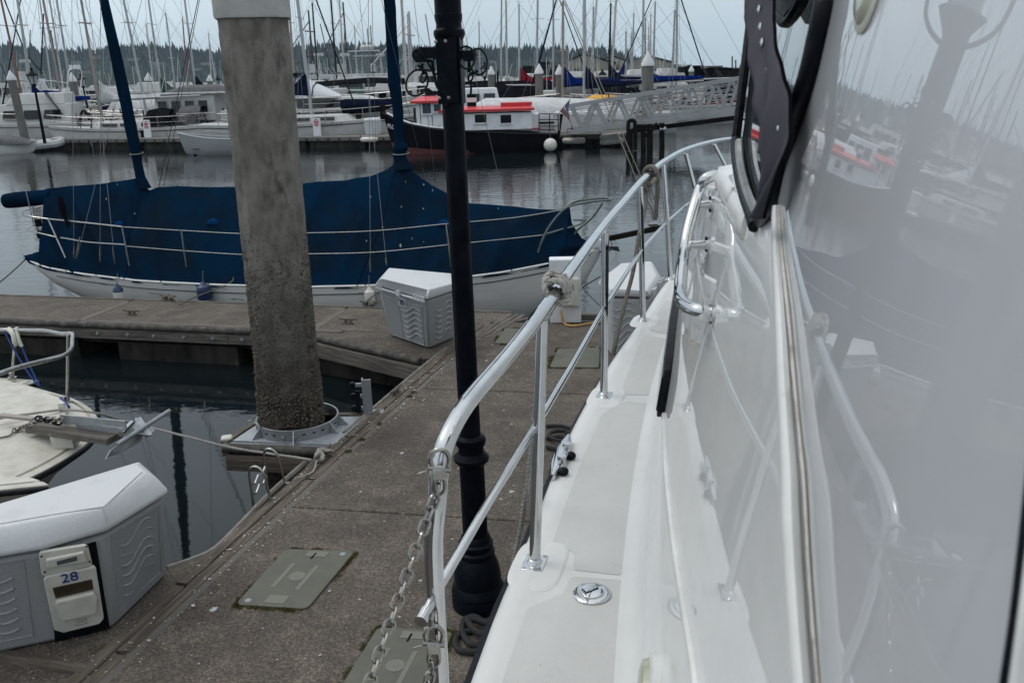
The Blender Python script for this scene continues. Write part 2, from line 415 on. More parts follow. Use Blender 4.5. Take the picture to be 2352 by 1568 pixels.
# exposed aggregate concrete
def concrete_mat(name, base, dark, light, sc_=60):
    m_ = M(name, base, .88, c2=dark, vs=1.4, vlo=.35, vhi=.7, c3=tuple(x * 1.5 for x in base), vs3=3.3, lo3=.5, hi3=.8, bump=.9, bs=150, bd=.004)
    n = m_.node_tree; b = n.nodes['Principled BSDF']
    src = b.inputs['Base Color'].links[0].from_socket
    tcn = n.nodes.new('ShaderNodeTexCoord')
    vo = n.nodes.new('ShaderNodeTexVoronoi'); vo.inputs['Scale'].default_value = sc_
    n.links.new(tcn.outputs['Object'], vo.inputs['Vector'])
    cr_ = n.nodes.new('ShaderNodeSeparateColor'); n.links.new(vo.outputs['Color'], cr_.inputs[0])
    rr = n.nodes.new('ShaderNodeValToRGB'); e_ = rr.color_ramp.elements
    e_[0].position = 0.0; e_[0].color = (.42, .40, .40, 1); e_[1].position = .6; e_[1].color = (1.0, 1.0, 1.0, 1)
    x = rr.color_ramp.elements.new(.82); x.color = (1.5, 1.38, 1.25, 1)
    x = rr.color_ramp.elements.new(.97); x.color = (1.8, 1.7, 1.6, 1)
    n.links.new(cr_.outputs[0], rr.inputs[0])
    mx = n.nodes.new('ShaderNodeMix'); mx.data_type = 'RGBA'; mx.blend_type = 'MULTIPLY'; mx.inputs[0].default_value = .85
    n.links.new(src, mx.inputs[6]); n.links.new(rr.outputs[0], mx.inputs[7]); n.links.new(mx.outputs[2], b.inputs['Base Color'])
    return m_
MAT['aggregate'] = concrete_mat('exposed aggregate concrete', (.098, .085, .070), (.052, .043, .035), None, 105)
MAT['concrete_edge'] = M('smooth concrete edge', (.115, .105, .09), .85, c2=(.10, .09, .08), vs=6, bump=.5, bs=80)
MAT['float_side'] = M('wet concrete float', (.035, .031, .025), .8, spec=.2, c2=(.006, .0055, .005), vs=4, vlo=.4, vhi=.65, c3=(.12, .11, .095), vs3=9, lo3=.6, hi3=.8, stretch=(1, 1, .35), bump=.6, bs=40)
MAT['pile_conc'] = M('weathered concrete piling', (.215, .203, .178), .9, c2=(.10, .09, .074), vs=4.2, vlo=.38, vhi=.66, c3=(.04, .034, .026), vs3=3.0, lo3=.56, hi3=.72, stretch=(2.0, 2.0, .9), bump=1.0, bs=70, bd=.012, det=10)
MAT['pile_cap'] = M('grey white piling sleeve', (.44, .44, .42), .6, c2=(.36, .36, .34), vs=4, bump2=.2, bs2=6)

def pile_growth(m_):
    n = m_.node_tree; b = n.nodes['Principled BSDF']; src = b.inputs['Base Color'].links[0].from_socket
    tcn = n.nodes.new('ShaderNodeTexCoord'); sx_ = n.nodes.new('ShaderNodeSeparateXYZ'); n.links.new(tcn.outputs['Object'], sx_.inputs[0])
    a = n.nodes.new('ShaderNodeTexNoise'); a.inputs['Scale'].default_value = 5; a.inputs['Detail'].default_value = 6; n.links.new(tcn.outputs['Object'], a.inputs['Vector'])
    ma = n.nodes.new('ShaderNodeMath'); ma.operation = 'MULTIPLY_ADD'; ma.inputs[1].default_value = 1.6; n.links.new(a.outputs['Fac'], ma.inputs[0]); n.links.new(sx_.outputs['Z'], ma.inputs[2])
    mr_ = n.nodes.new('ShaderNodeMapRange'); mr_.inputs['From Min'].default_value = 3.1; mr_.inputs['From Max'].default_value = 1.7; mr_.inputs['To Max'].default_value = .9; n.links.new(ma.outputs[0], mr_.inputs['Value'])
    vo = n.nodes.new('ShaderNodeTexVoronoi'); vo.inputs['Scale'].default_value = 70; n.links.new(tcn.outputs['Object'], vo.inputs['Vector'])
    rr = n.nodes.new('ShaderNodeValToRGB'); rr.color_ramp.elements[0].color = (.13, .115, .09, 1); rr.color_ramp.elements[1].color = (.022, .017, .012, 1); rr.color_ramp.elements[1].position = .75; n.links.new(vo.outputs['Distance'], rr.inputs[0])
    mx = n.nodes.new('ShaderNodeMix'); mx.data_type = 'RGBA'; n.links.new(mr_.outputs[0], mx.inputs[0]); n.links.new(src, mx.inputs[6]); n.links.new(rr.outputs[0], mx.inputs[7]); n.links.new(mx.outputs[2], b.inputs['Base Color'])
pile_growth(MAT['pile_conc'])
def wood_mat(name, a, b_, ax=(1, 1, 1), sx=1.5, sy=60):
    m_ = bpy.data.materials.new(name); m_.use_nodes = True; n = m_.node_tree; b = n.nodes['Principled BSDF']
    tcn = n.nodes.new('ShaderNodeTexCoord'); mp_ = n.nodes.new('ShaderNodeMapping')
    mp_.inputs['Scale'].default_value = (sx, sy, sy)
    n.links.new(tcn.outputs['UV'], mp_.inputs[0])
    a1 = n.nodes.new('ShaderNodeTexNoise'); a1.inputs['Scale'].default_value = 1.0; a1.inputs['Detail'].default_value = 8; a1.inputs['Roughness'].default_value = .7
    n.links.new(mp_.outputs[0], a1.inputs['Vector'])
    rr = n.nodes.new('ShaderNodeValToRGB'); e_ = rr.color_ramp.elements
    e_[0].position = .30; e_[0].color = (b_[0] * .5, b_[1] * .5, b_[2] * .5, 1); e_[1].position = .62; e_[1].color = (*a, 1)
    x = rr.color_ramp.elements.new(.46); x.color = (*b_, 1)
    n.links.new(a1.outputs['Fac'], rr.inputs[0]); n.links.new(rr.outputs[0], b.inputs['Base Color'])
    bn = n.nodes.new('ShaderNodeBump'); bn.inputs['Strength'].default_value = .9; bn.inputs['Distance'].default_value = .006
    n.links.new(a1.outputs['Fac'], bn.inputs['Height']); n.links.new(bn.outputs[0], b.inputs['Normal'])
    b.inputs['Roughness'].default_value = .88
    return m_
MAT['timber'] = wood_mat('weathered timber', (.135, .112, .088), (.068, .054, .041), sx=2.6, sy=34)
MAT['timber_grey'] = wood_mat('grey timber whaler', (.15, .135, .112), (.075, .066, .056), sx=2.2, sy=30)

def tread_mat():
    m_ = M('galvanised tread plate', (.37, .395, .42), .42, .45, c2=(.29, .31, .33), vs=6)
    n = m_.node_tree; b = n.nodes['Principled BSDF']
    tcn = n.nodes.new('ShaderNodeTexCoord')
    hs_ = []
    for ang in (45, -45):
        mp_ = n.nodes.new('ShaderNodeMapping'); mp_.inputs['Rotation'].default_value = (0, 0, math.radians(ang)); mp_.inputs['Scale'].default_value = (18, 45, 1)
        n.links.new(tcn.outputs['Object'], mp_.inputs[0])
        vo = n.nodes.new('ShaderNodeTexVoronoi'); vo.inputs['Scale'].default_value = 1; vo.inputs['Randomness'].default_value = 0
        n.links.new(mp_.outputs[0], vo.inputs['Vector']); hs_.append(vo.outputs['Distance'])
    mm = n.nodes.new('ShaderNodeMath'); mm.operation = 'MINIMUM'; n.links.new(hs_[0], mm.inputs[0]); n.links.new(hs_[1], mm.inputs[1])
    mr_ = n.nodes.new('ShaderNodeMapRange'); mr_.inputs['From Min'].default_value = .15; mr_.inputs['From Max'].default_value = .35; mr_.inputs['To Min'].default_value = 1; mr_.inputs['To Max'].default_value = 0
    n.links.new(mm.outputs[0], mr_.inputs['Value'])
    bn = n.nodes.new('ShaderNodeBump'); bn.inputs['Strength'].default_value = .8; bn.inputs['Distance'].default_value = .004
    n.links.new(mr_.outputs[0], bn.inputs['Height']); n.links.new(bn.outputs[0], b.inputs['Normal'])
    return m_
MAT['tread'] = tread_mat()

MAT['strip'] = M('worn edge strip', (.20, .185, .16), .7, c2=(.11, .10, .085), vs=14, c3=(.05, .045, .04), vs3=30, lo3=.6, hi3=.8)
def nonskid_bump(m_):
    n = m_.node_tree; b = n.nodes['Principled BSDF']
    tcn = n.nodes.new('ShaderNodeTexCoord'); mp_ = n.nodes.new('ShaderNodeMapping'); mp_.inputs['Rotation'].default_value = (0, 0, math.radians(35)); mp_.inputs['Scale'].default_value = (230, 230, 230)
    n.links.new(tcn.outputs['Object'], mp_.inputs[0])
    vo = n.nodes.new('ShaderNodeTexVoronoi'); vo.inputs['Scale'].default_value = 1; vo.inputs['Randomness'].default_value = .05
    n.links.new(mp_.outputs[0], vo.inputs['Vector'])
    bn = n.nodes.new('ShaderNodeBump'); bn.inputs['Strength'].default_value = .8; bn.inputs['Distance'].default_value = .002; bn.invert = True
    n.links.new(vo.outputs['Distance'], bn.inputs['Height']); n.links.new(bn.outputs[0], b.inputs['Normal'])
    src = b.inputs['Base Color'].links[0].from_socket
    mr_ = n.nodes.new('ShaderNodeMapRange'); mr_.inputs['From Min'].default_value = .2; mr_.inputs['From Max'].default_value = .65; mr_.inputs['To Min'].default_value = 0; mr_.inputs['To Max'].default_value = .6
    n.links.new(vo.outputs['Distance'], mr_.inputs['Value'])
    mx = n.nodes.new('ShaderNodeMix'); mx.data_type = 'RGBA'; n.links.new(mr_.outputs[0], mx.inputs[0])
    n.links.new(src, mx.inputs[6]); mx.inputs[7].default_value = (.40, .395, .375, 1); n.links.new(mx.outputs[2], b.inputs['Base Color'])
nonskid_bump(MAT['nonskid'])

def water_mat():
    m_ = bpy.data.materials.new('harbour water'); m_.use_nodes = True; n = m_.node_tree; b = n.nodes['Principled BSDF']
    b.inputs['Base Color'].default_value = (.005, .008, .009, 1); b.inputs['Roughness'].default_value = .03; b.inputs['IOR'].default_value = 1.333
    tcn = n.nodes.new('ShaderNodeTexCoord')
    last = None
    for sx, sy, st, d_ in ((1.6, 3.2, .22, .05), (5.0, 11.0, .30, .014), (.22, .4, .22, .10)):
        mp_ = n.nodes.new('ShaderNodeMapping'); mp_.inputs['Scale'].default_value = (sx, sy, 1); mp_.inputs['Rotation'].default_value = (0, 0, .18)
        n.links.new(tcn.outputs['Object'], mp_.inputs[0])
        a = n.nodes.new('ShaderNodeTexNoise'); a.inputs['Scale'].default_value = 1; a.inputs['Detail'].default_value = 3
        n.links.new(mp_.outputs[0], a.inputs['Vector'])
        # open water is rougher than the sheltered slip: patches of breeze
        a2 = n.nodes.new('ShaderNodeTexNoise'); a2.inputs['Scale'].default_value = .12; a2.inputs['Detail'].default_value = 2
        n.links.new(tcn.outputs['Object'], a2.inputs['Vector'])
        sx_ = n.nodes.new('ShaderNodeSeparateXYZ'); n.links.new(tcn.outputs['Object'], sx_.inputs[0])
        mr_ = n.nodes.new('ShaderNodeMapRange'); mr_.inputs['From Min'].default_value = 9; mr_.inputs['From Max'].default_value = 20; mr_.inputs['To Min'].default_value = st * .22; mr_.inputs['To Max'].default_value = st
        n.links.new(sx_.outputs['Y'], mr_.inputs['Value'])
        mr2 = n.nodes.new('ShaderNodeMapRange'); mr2.inputs['From Min'].default_value = .35; mr2.inputs['From Max'].default_value = .65; mr2.inputs['To Min'].default_value = .35; mr2.inputs['To Max'].default_value = 1.2
        n.links.new(a2.outputs['Fac'], mr2.inputs['Value'])
        mu = n.nodes.new('ShaderNodeMath'); mu.operation = 'MULTIPLY'; n.links.new(mr_.outputs[0], mu.inputs[0]); n.links.new(mr2.outputs[0], mu.inputs[1])
        bn = n.nodes.new('ShaderNodeBump'); bn.inputs['Distance'].default_value = d_
        n.links.new(mu.outputs[0], bn.inputs['Strength']); n.links.new(a.outputs['Fac'], bn.inputs['Height'])
        if last: n.links.new(last, bn.inputs['Normal'])
        last = bn.outputs[0]
    n.links.new(last, b.inputs['Normal'])
    return m_
MAT['water'] = water_mat()

def plank(name, path, wd, th, mat, parent=None, top=0.0, kind=None, label=None, jit=0.004, seed=0):
    """board that follows a path of points (its centre line), sawn grain along its length, worn edges"""
    rr = random.Random(seed); pts = resample(path, 0.12); n = len(pts)
    vs = []; fs = []; uv = []; L = 0; prof = []
    for a, h in ((-1, 0), (-1, .82), (-.86, 1), (-.3, .985), (.1, 1.0), (.45, .98), (.86, 1), (1, .8), (1, 0)): prof.append((a, h))
    k_ = len(prof); uo, vo = rr.random() * 20, rr.random() * 20
    for i, p in enumerate(pts):
        t = (pts[min(i + 1, n - 1)] - pts[max(i - 1, 0)]).normalized(); sd_ = t.cross(V((0, 0, 1))).normalized()
        if i: L += (pts[i] - pts[i - 1]).length
        jw = 1 + rr.uniform(-jit, jit) * 6
        for a, h in prof:
            vs.append(p + sd_ * (a * wd / 2 * jw) + V((0, 0, (h - 1) * th + rr.uniform(-jit, jit) * .5)))
            uv.append((uo + L, vo + a * wd / 2 + h * th))
    for i in range(n - 1):
        for k in range(k_ - 1): fs.append((i * k_ + k, i * k_ + k + 1, (i + 1) * k_ + k + 1, (i + 1) * k_ + k))
    fs.append(tuple(range(k_))[::-1]); fs.append(tuple((n - 1) * k_ + k for k in range(k_)))
    off = wloc(parent) if parent is not None else V((0, 0, 0))
    me = bpy.data.meshes.new(name); me.from_pydata([tuple(p - off) for p in vs], [], fs)
    ul = me.uv_layers.new(name='UV')
    for lp in me.loops: ul.data[lp.index].uv = uv[lp.vertex_index]
    me.materials.append(mat)
    me.polygons.foreach_set('use_smooth', [True] * len(me.polygons)); me.set_sharp_from_angle(angle=math.radians(30))
    o = bpy.data.objects.new(name, me); col.objects.link(o)
    if parent is not None: o.parent = parent
    if kind: o['kind'] = kind
    if label: o['label'] = label
    return o

# ================================================================== SETTING
b = MB()
b.add([(-2500, -300, -.5), (2500, -300, -.5), (2500, 2600, -.5), (-2500, 2600, -.5)], [(0, 1, 2, 3)])
b.build('water', MAT['water'], smooth=0, kind='structure')
b = MB(); b.add([(-2500, -300, -6), (2500, -300, -6), (2500, 2600, -6), (-2500, 2600, -6)], [(0, 1, 2, 3)])
b.build('seabed', MAT['timber_dark'], smooth=0, kind='structure')

# wooded hills across the bay
HD = 1200.0
ridge = [(-400, 118), (0, 117), (60, 120), (130, 126), (200, 128), (280, 117), (360, 117), (430, 125), (520, 132), (600, 128), (690, 120), (760, 112), (830, 116), (900, 118),
         (960, 117), (1040, 121), (1110, 124), (1180, 122), (1260, 122), (1330, 124), (1400, 124), (1440, 134), (1475, 146), (1540, 158), (1640, 158), (1720, 160), (2000, 150), (2900, 90)]
def ridge_z(px):
    P = aty(px, interp(ridge, px), HD); return P.x, P.z - 1
secs = []
for i in range(90):
    px = -400 + i * 37; x, z = ridge_z(px); z = max(z, 1.0) * (1 + .03 * math.sin(px * .031))
    secs.append([V((x, HD - 160, -2)), V((x, HD - 120, z * .25)), V((x, HD - 60, z * .68)), V((x, HD, z)), V((x, HD + 200, z * .9)), V((x, HD + 300, -3))])
b = MB(); b.loft(secs); b.build('hillside', MAT['hill'], kind='structure', smooth=60)
b = MB(); rr = random.Random(3)
def cone_tree(b, p, h, r):
    k = 5; a0 = rr.random() * 6; vs = []
    for lv, (rz_, zz) in enumerate(((1.0, .08), (.45, .55), (.62, .5), (.0, 1.0))):
        for i in range(k): an = a0 + 2 * PI * i / k + lv; q = r * rz_ * rr.uniform(.8, 1.2); vs.append(p + V((math.cos(an) * q, math.sin(an) * q, h * zz)))
    fs = []
    for lv in (0, 2):
        for i in range(k): j = (i + 1) % k; fs.append((lv * k + i, lv * k + j, (lv + 1) * k + j, (lv + 1) * k + i))
    b.add(vs, fs)
for i in range(5200):
    px = rr.uniform(-380, 1480); x, z = ridge_z(px)
    t = 1.0 if i < 1500 else rr.random() ** .7
    zz = z * t; y = HD - 120 * (1 - t) - 10
    x = x * (y / HD)
    h = rr.uniform(6, 11) if rr.random() < .9 else rr.uniform(11, 16)
    cone_tree(b, V((x, y, zz - 1)), h * (1 if t == 1 else .9), h * rr.uniform(.16, .26))
b.build('conifer_forest', MAT['forest'], smooth=0, kind='stuff')
rr = random.Random(5)
for i, (px, py) in enumerate([(872 / 4, 540 / 4), (700 / 4, 590 / 4), (790 / 4, 675 / 4), (905 / 4, 685 / 4), (1150 / 4 + 20, 560 / 4), (1430 / 4, 600 / 4), (1890 / 4, 600 / 4), (1810 / 4, 650 / 4), (1195 - 80, 150), (1130, 145)]):
    P = aty(px, py, HD - 150); wd = rr.uniform(6, 11)
    t = thing('house', f'tiny pale house on the wooded hillside, number {["one", "two", "three", "four", "five", "six", "seven", "eight", "nine", "ten"][i]} counting from the left shore trees' if False else
              ['white house high on the hillside left of the blue mizzen mast', 'low grey house halfway up the hill left of the blue mizzen mast', 'small house near the foot of the hill left of the blue mizzen mast',
               'paired white house at the foot of the hill beside the blue mizzen mast', 'pale house high behind the first masts right of the blue mizzen mast', 'pale hillside house midway between blue mizzen mast and concrete piling',
               'hillside house just left of the concrete piling, upper one', 'low hillside house left of the concrete piling, lower one', 'pale house low on the hill right of the black lamp post', 'long house low on the hill beyond the lamp post hoop'][i],
              'house', P, rr.uniform(-.4, .4), 'houses on the far wooded hill')
    b = MB(); b.box((P.x, P.y, P.z + 1.6), (wd, 6, 3.2)); b.build('wall', MAT['house'], t, smooth=0)
    b = MB(); b.loft([[P + V((-wd * .55, -3.6, 3.2)), P + V((-wd * .55, 0, 5)), P + V((-wd * .55, 3.6, 3.2))], [P + V((wd * .55, -3.6, 3.2)), P + V((wd * .55, 0, 5)), P + V((wd * .55, 3.6, 3.2))]], closed=True, cap0=True, cap1=True)
    b.build('roof', MAT['timber_dark'], t, smooth=0)

# ------------------------------------------------------------------ near docks
A0 = V((-3.497, 12.154, 0)); DU = V((3.757, -.907, 0)).normalized(); DV = V((-DU.y, DU.x, 0))    # finger pier's far edge and its axes
def fl(u, v, z=0): return A0 + DU * u + DV * v + V((0, 0, z))
edge = [atz(x, y, 0) for x, y in [(120, 1590), (190, 1530), (330, 1405), (480, 1270), (640, 1130), (850, 950), (1000, 823), (1100, 745)]]   # outer timber line, left of walkway
eh = (edge[-1] - edge[0]).normalized()
back = [edge[0] - (edge[1] - edge[0]).normalized() * k for k in (4.5, 2.5, 1.0)]
EDGE = back + edge
EDGE = smooth_path(EDGE, 4)
def edge_at(y):
    if y < EDGE[0].y: return EDGE[0] + (EDGE[1] - EDGE[0]) * ((y - EDGE[0].y) / (EDGE[1].y - EDGE[0].y))
    for a, c in zip(EDGE, EDGE[1:]):
        if a.y <= y <= c.y: return a.lerp(c, (y - a.y) / (c.y - a.y))
    return EDGE[-1].copy()
WOFF = 0.16      # timber strip width, concrete starts here
def inner(y):
    p = edge_at(y); n_ = V((eh.y, -eh.x, 0)); return p + n_ * WOFF
slope = -0.187
def jline(y0, x): return y0 + slope * (x + 1.0)
walk = thing('walkway', 'x', 'x'); walk['kind'] = 'structure'; del walk['label']; del walk['category']
cuts = [-2.4, 0.55, 3.1, 5.81, 8.45, 11.0]
for y0, y1 in zip(cuts, cuts[1:]):
    g = .006
    def xl(y0_):
        x = -1.5
        for _ in range(8): x = inner(y0_ + slope * (x + 1)).x
        return x
    b = MB(); left = []
    for k in range(9):
        yy = y0 + (y1 - y0) * k / 8
        if k == 0: yy += g
        if k == 8: yy -= g
        x = xl(yy); left.append(V((x, jline(yy, x), 0)))
    XR = 3.4
    rt_ = [V((XR, jline(y1 - g, XR), 0)), V((XR, jline(y0 + g, XR), 0))]
    poly = left[::-1] + rt_[::-1]
    poly = [V((XR, jline(y0 + g, XR), 0)), V((XR, jline(y1 - g, XR), 0))] + left[::-1]
    b.prism(poly, -.30, 0)
    b.build('concrete_slab', MAT['aggregate'], walk, smooth=0, bevel=.012)
b = MB(); b.prism([V((-.0, 11.3, 0)) , V((-3.2, -2.5, 0)), V((3.3, -2.5, 0)), V((3.3, 10.6, 0))][::-1] and [V((3.3, 10.4, 0)), V((-.35, 11.05, 0)), V((-3.3, 0.2, 0)), V((-3.3, -2.5, 0)), V((3.3, -2.5, 0))], -.62, -.015)
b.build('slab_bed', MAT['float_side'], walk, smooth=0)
# timber edging boards
nrm = V((eh.y, -eh.x, 0))
def off_path(d, y0, y1, z=0): return [edge_at(y0 + (y1 - y0) * k / 24) + nrm * d + V((0, 0, z)) for k in range(25)]
edging = thing('dock_edging', 'weathered timber edging boards and steel strip along the left edge of the walkway', 'dock edging', edge_at(5))
for i, (d, a, c_) in enumerate([(.045, -.6, 2.2), (.045, 2.22, 4.9), (.045, 4.93, 7.2), (.045, 7.23, 10.7), (.135, -.6, 1.6), (.135, 1.62, 4.25), (.135, 4.28, 6.4), (.135, 6.43, 8.9), (.135, 8.93, 10.65)]):
    plank('edging_board', off_path(d, a, c_, .012 if i < 4 else .008), .084, .05, MAT['timber'], edging, seed=i)
b = MB(); L0 = off_path(.165, -.6, 10.6, .0012); L1 = off_path(.225, -.6, 10.6, .0012)
b.add([p + nrm * (.008 * noise.noise(p * 6)) for p in L0] + [p + nrm * (.018 * noise.noise(p * 5)) for p in L1], [(k, k + 1, 26 + k, 25 + k) for k in range(24)])
b.build('mortar_strip', MAT['concrete_edge'], edging, smooth=0)
# branch board across the near gusset
plank('edging_board', [atz(-160, 1465, .01), atz(0, 1500, .01), atz(205, 1537, .01)], .085, .05, MAT['timber'], edging, seed=31)
# outermost pale rub strip, dock whaler under it
STR = [atz(x, y, 0) for x, y in [(384, 1302), (420, 1290), (455, 1277), (480, 1266), (510, 1243), (560, 1192), (620, 1130), (700, 1060)]]
b = MB(); b.tube(smooth_path([p + V((0, 0, -.01)) for p in STR], 4), .022, seg=6); b.build('rub_strip', MAT['strip'], edging)
b = MB(); pth = [edge_at(7.3 + k * .25) - nrm * .03 + V((0, 0, -.005)) for k in range(0, 11)]
b.tube(pth, .022, seg=6); b.build('rub_strip', MAT['strip'], edging)
for y0, y1 in ((5.6, 6.98), (7.75, 9.4)):
    plank('whaler', off_path(-.04, y0, y1, -.04), .07, .2, MAT['timber_grey'], edging, seed=int(y0 * 10))

# gusset corner (near) carrying dock box 28
g28 = thing('near_gusset', 'x', 'x', atz(100, 1480, 0)); g28['kind'] = 'structure'; del g28['label']; del g28['category']
pl = [edge_at(2.4), edge_at(3.2), edge_at(4.2)] + [atz(520, 1236, 0)] + [atz(480, 1268, 0), atz(455, 1279, 0), atz(420, 1292, 0), atz(384, 1304, 0)] + [V((-2.95, 5.75, 0)), V((-4.2, 6.1, 0)), V((-4.4, 3.2, 0))]
b = MB(); b.prism([p - nrm * .003 if i < 3 else p for i, p in enumerate(pl)], -.5, -.006); b.build('concrete_slab', MAT['aggregate'], g28, smooth=0)

# finger pier
fin = thing('finger_pier', 'x', 'x', fl(-2, -.6)); fin['kind'] = 'structure'; del fin['label']; del fin['category']
WF = 1.22
jx = [-9, -5.45, -2.02, 1.32, 3.62]
nearE = [fl(u_, 0) for u_ in jx]
def near_y(u_):   # near edge of the finger in local v
    return -WF + .0 * u_
for a, c_ in zip(jx, jx[1:]):
    g = .012
    b = MB(); b.prism([fl(a + g, -WF + .09), fl(c_ - g, -WF + .09), fl(c_ - g, -.05), fl(a + g, -.05)], -.25, 0); b.build('concrete_slab', MAT['aggregate'], fin, smooth=0, bevel=.01)
    plank('far_edging_board', [fl(a + .01, -.022, .008), fl(c_ - .01, -.022, .008)], .05, .09, MAT['timber_grey'], fin, seed=int(a * 10))
    plank('near_edging_board', [fl(a + .01, -WF + .04, .010), fl(min(c_, 1.75) - .01, -WF + .04, .010)], .09, .05, MAT['timber_grey'], fin, seed=int(a * 10) + 5)
    for vv in (a,):
        b = MB(); b.box(fl(a, -.68, -.006), (.10, WF - .2, .02), rz=math.atan2(DU.y, DU.x)); b.build('joint_strip', MAT['concrete_edge'], fin, smooth=0)
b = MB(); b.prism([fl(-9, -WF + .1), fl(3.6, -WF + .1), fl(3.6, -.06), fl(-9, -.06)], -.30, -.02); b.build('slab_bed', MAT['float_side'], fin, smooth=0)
b = MB(); b.tube([fl(-9, -WF - .02, -.035), fl(1.05, -WF - .02, -.035)] , .045, seg=10)
b.tube(smooth_path([fl(1.05, -WF - .02, -.035), fl(1.3, -WF - .03, -.035), fl(1.75, -WF - .28, -.035), V((-1.02, 9.42, -.035))], 5), .045, seg=10)
b.build('rubber_bumper', MAT['rubber_grey'], fin)
k = -9.0; i = 0
while k < 1.1:
    e_ = min(k + 2.3, 1.15)
    plank('whaler', [fl(k + .004, -WF - .005, -.075), fl(e_ - .004, -WF - .005, -.075)], .08, .13, MAT['timber_grey'], fin, seed=i + 50); i += 1; k = e_ + 0.0001
    if e_ >= 1.15: break
bm_ = MB(); bm_.lathe((0, 0, 0), [(.028, 0), (.028, .006), (.017, .007), (.017, .018), (.006, .02)], seg=8, axis=-DV)
proto = bm_.build('bolt', MAT['galv'], fin, world=False)
uu = -5.9; first = True
while uu < 1.0:
    o = proto if first else proto.copy()
    if not first: col.objects.link(o)
    o.location = fl(uu, -WF - .046, -.14) - wloc(fin); first = False; uu += .42 * (1 + .12 * math.sin(uu * 7))
for a in [-8.2 + .0] + [-6.1, -3.9, -1.55, .75]:
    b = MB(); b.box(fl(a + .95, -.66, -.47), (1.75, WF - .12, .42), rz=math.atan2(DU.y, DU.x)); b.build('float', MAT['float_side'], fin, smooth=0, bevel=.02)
# gusset at the corner (far) with its whaler
gs = thing('corner_gusset', 'x', 'x', V((-1.2, 9.9, 0))); gs['kind'] = 'structure'; del gs['label']; del gs['category']
c0 = fl(1.1, -WF); c1 = V((-1.02, 9.38, 0)); c2_ = edge_at(10.6)
b = MB(); b.prism([c0 + V((0, .04, 0)), c1 + V((.03, .03, 0)), edge_at(9.5) - nrm * .004, c2_ - nrm * .004, fl(1.75, -WF + .085)], -.2, -.008); b.build('timber_deck', MAT['aggregate'], gs, smooth=0)
plank('whaler', [c0 + V((.02, -.06, -.08)), c1 + V((.0, -.02, -.08))], .07, .17, MAT['timber_grey'], gs, seed=77)
b = MB(); b.prism([fl(1.0, -WF), V((-1.0, 9.7, 0)), edge_at(9.7) + nrm * .1, fl(2.2, -WF)], -.62, -.2); b.build('float', MAT['float_side'], gs, smooth=0)
b = MB(); b.prism([edge_at(.5) + nrm * .12, edge_at(10.6) + nrm * .12, V((3.2, 10.2, 0)), V((3.2, 0, 0))][::-1], -.64, -.3); b.build('float', MAT['float_side'], walk, smooth=0)
# far edging of the walkway at its end
plank('end_edging_board', [edge_at(10.75) + nrm * .2, V((.5, 11.18, .006)), V((3.3, 10.62, .006))], .08, .08, MAT['timber_grey'], walk, seed=99)
for d in (.03, .11, .19):
    plank('cross_board', [fl(3.06, -WF + .1 - .2 + d, .006) * 0 + V((-.52 + d * 1.1, 10.15, .006)), V((-.03 + d * 1.0, 11.22 - d * .3, .006))], .07, .05, MAT['timber_grey'], walk, seed=int(d * 100) + 120)

# pile guide platform
plat = thing('pile_platform', 'galvanised tread plate platform with slotted ring collar around the concrete piling', 'pile guide', V((-1.93, 7.5, 0)))
pp = [atz(512, 1012, 0), atz(600, 957, 0), atz(868, 953, 0), atz(768, 1022, 0), atz(535, 1010, 0)]
pq = [atz(535, 1011, .004), atz(612, 960, .004), atz(866, 955, .004), atz(764, 1021, .004)]
b = MB(); b.prism([atz(512, 1016, 0), atz(770, 1026, 0), atz(868, 955, 0), atz(600, 955, 0)], -.06, -.01); b.build('bed_plate', MAT['galv'], plat, smooth=0)
b = MB(); b.prism(pq[::-1] if False else [pq[0], pq[3], pq[2], pq[1]], -.008, .004); b.build('tread_plate', MAT['tread'], plat, smooth=0)
plank('frame_timber', [atz(522, 1018, .0) + V((0, -.03, -.09)), atz(770, 1028, .0) + V((0, -.03, -.09))], .09, .13, MAT['timber'], plat, seed=201)
b = MB(); b.tube([atz(515, 1016, -.0) + V((0, -.03, -.035)), atz(772, 1027, -.0) + V((0, -.03, -.035))], .042, seg=10); b.build('rubber_bumper', MAT['rubber_grey'], plat)
plank('frame_timber', [atz(514, 1014, .012), atz(603, 955, .012)], .07, .14, MAT['timber_grey'], plat, seed=202)
plank('frame_timber', [atz(603, 953, .01), atz(835, 948, .01)], .06, .14, MAT['timber_grey'], plat, seed=203)
b = MB(); b.box(atz(522, 1012, -.02), (.10, .10, .09), rz=.3); b.build('corner_block', MAT['plastic_cream'], plat, bevel=.02)
RC = V((-1.945, 7.50, 0)); RR = .365
b = MB(); b.lathe(RC, [(RR, .004), (RR, .105), (RR - .008, .108), (RR - .016, .105), (RR - .016, .004)], seg=48); b.build('ring_collar', MAT['galv'], plat)
for k in range(26):
    an = k * 2 * PI / 26; p = RC + V((math.cos(an) * (RR + .001), math.sin(an) * (RR + .001), .06))
    if k % 4 == 0:
        b = MB(); q = RC + V((math.cos(an) * (RR + .09), math.sin(an) * (RR + .09), .004)); d = V((math.cos(an), math.sin(an), 0)); tg = V((-d.y, d.x, 0)) * .004
        b.add([RC + d * RR + tg + V((0, 0, .1)), RC + d * RR + tg + V((0, 0, .005)), q + tg, RC + d * RR - tg + V((0, 0, .1)), RC + d * RR - tg + V((0, 0, .005)), q - tg], [(0, 1, 2), (5, 4, 3), (0, 2, 5, 3), (0, 3, 4, 1), (1, 4, 5, 2)])
        b.build('gusset_rib', MAT['galv'], plat, smooth=0)
    else:
        b = MB(); b.box(p, (.026, .003, .011), rz=an + PI / 2); b.build('slot', MAT['rubber'], plat, smooth=0)
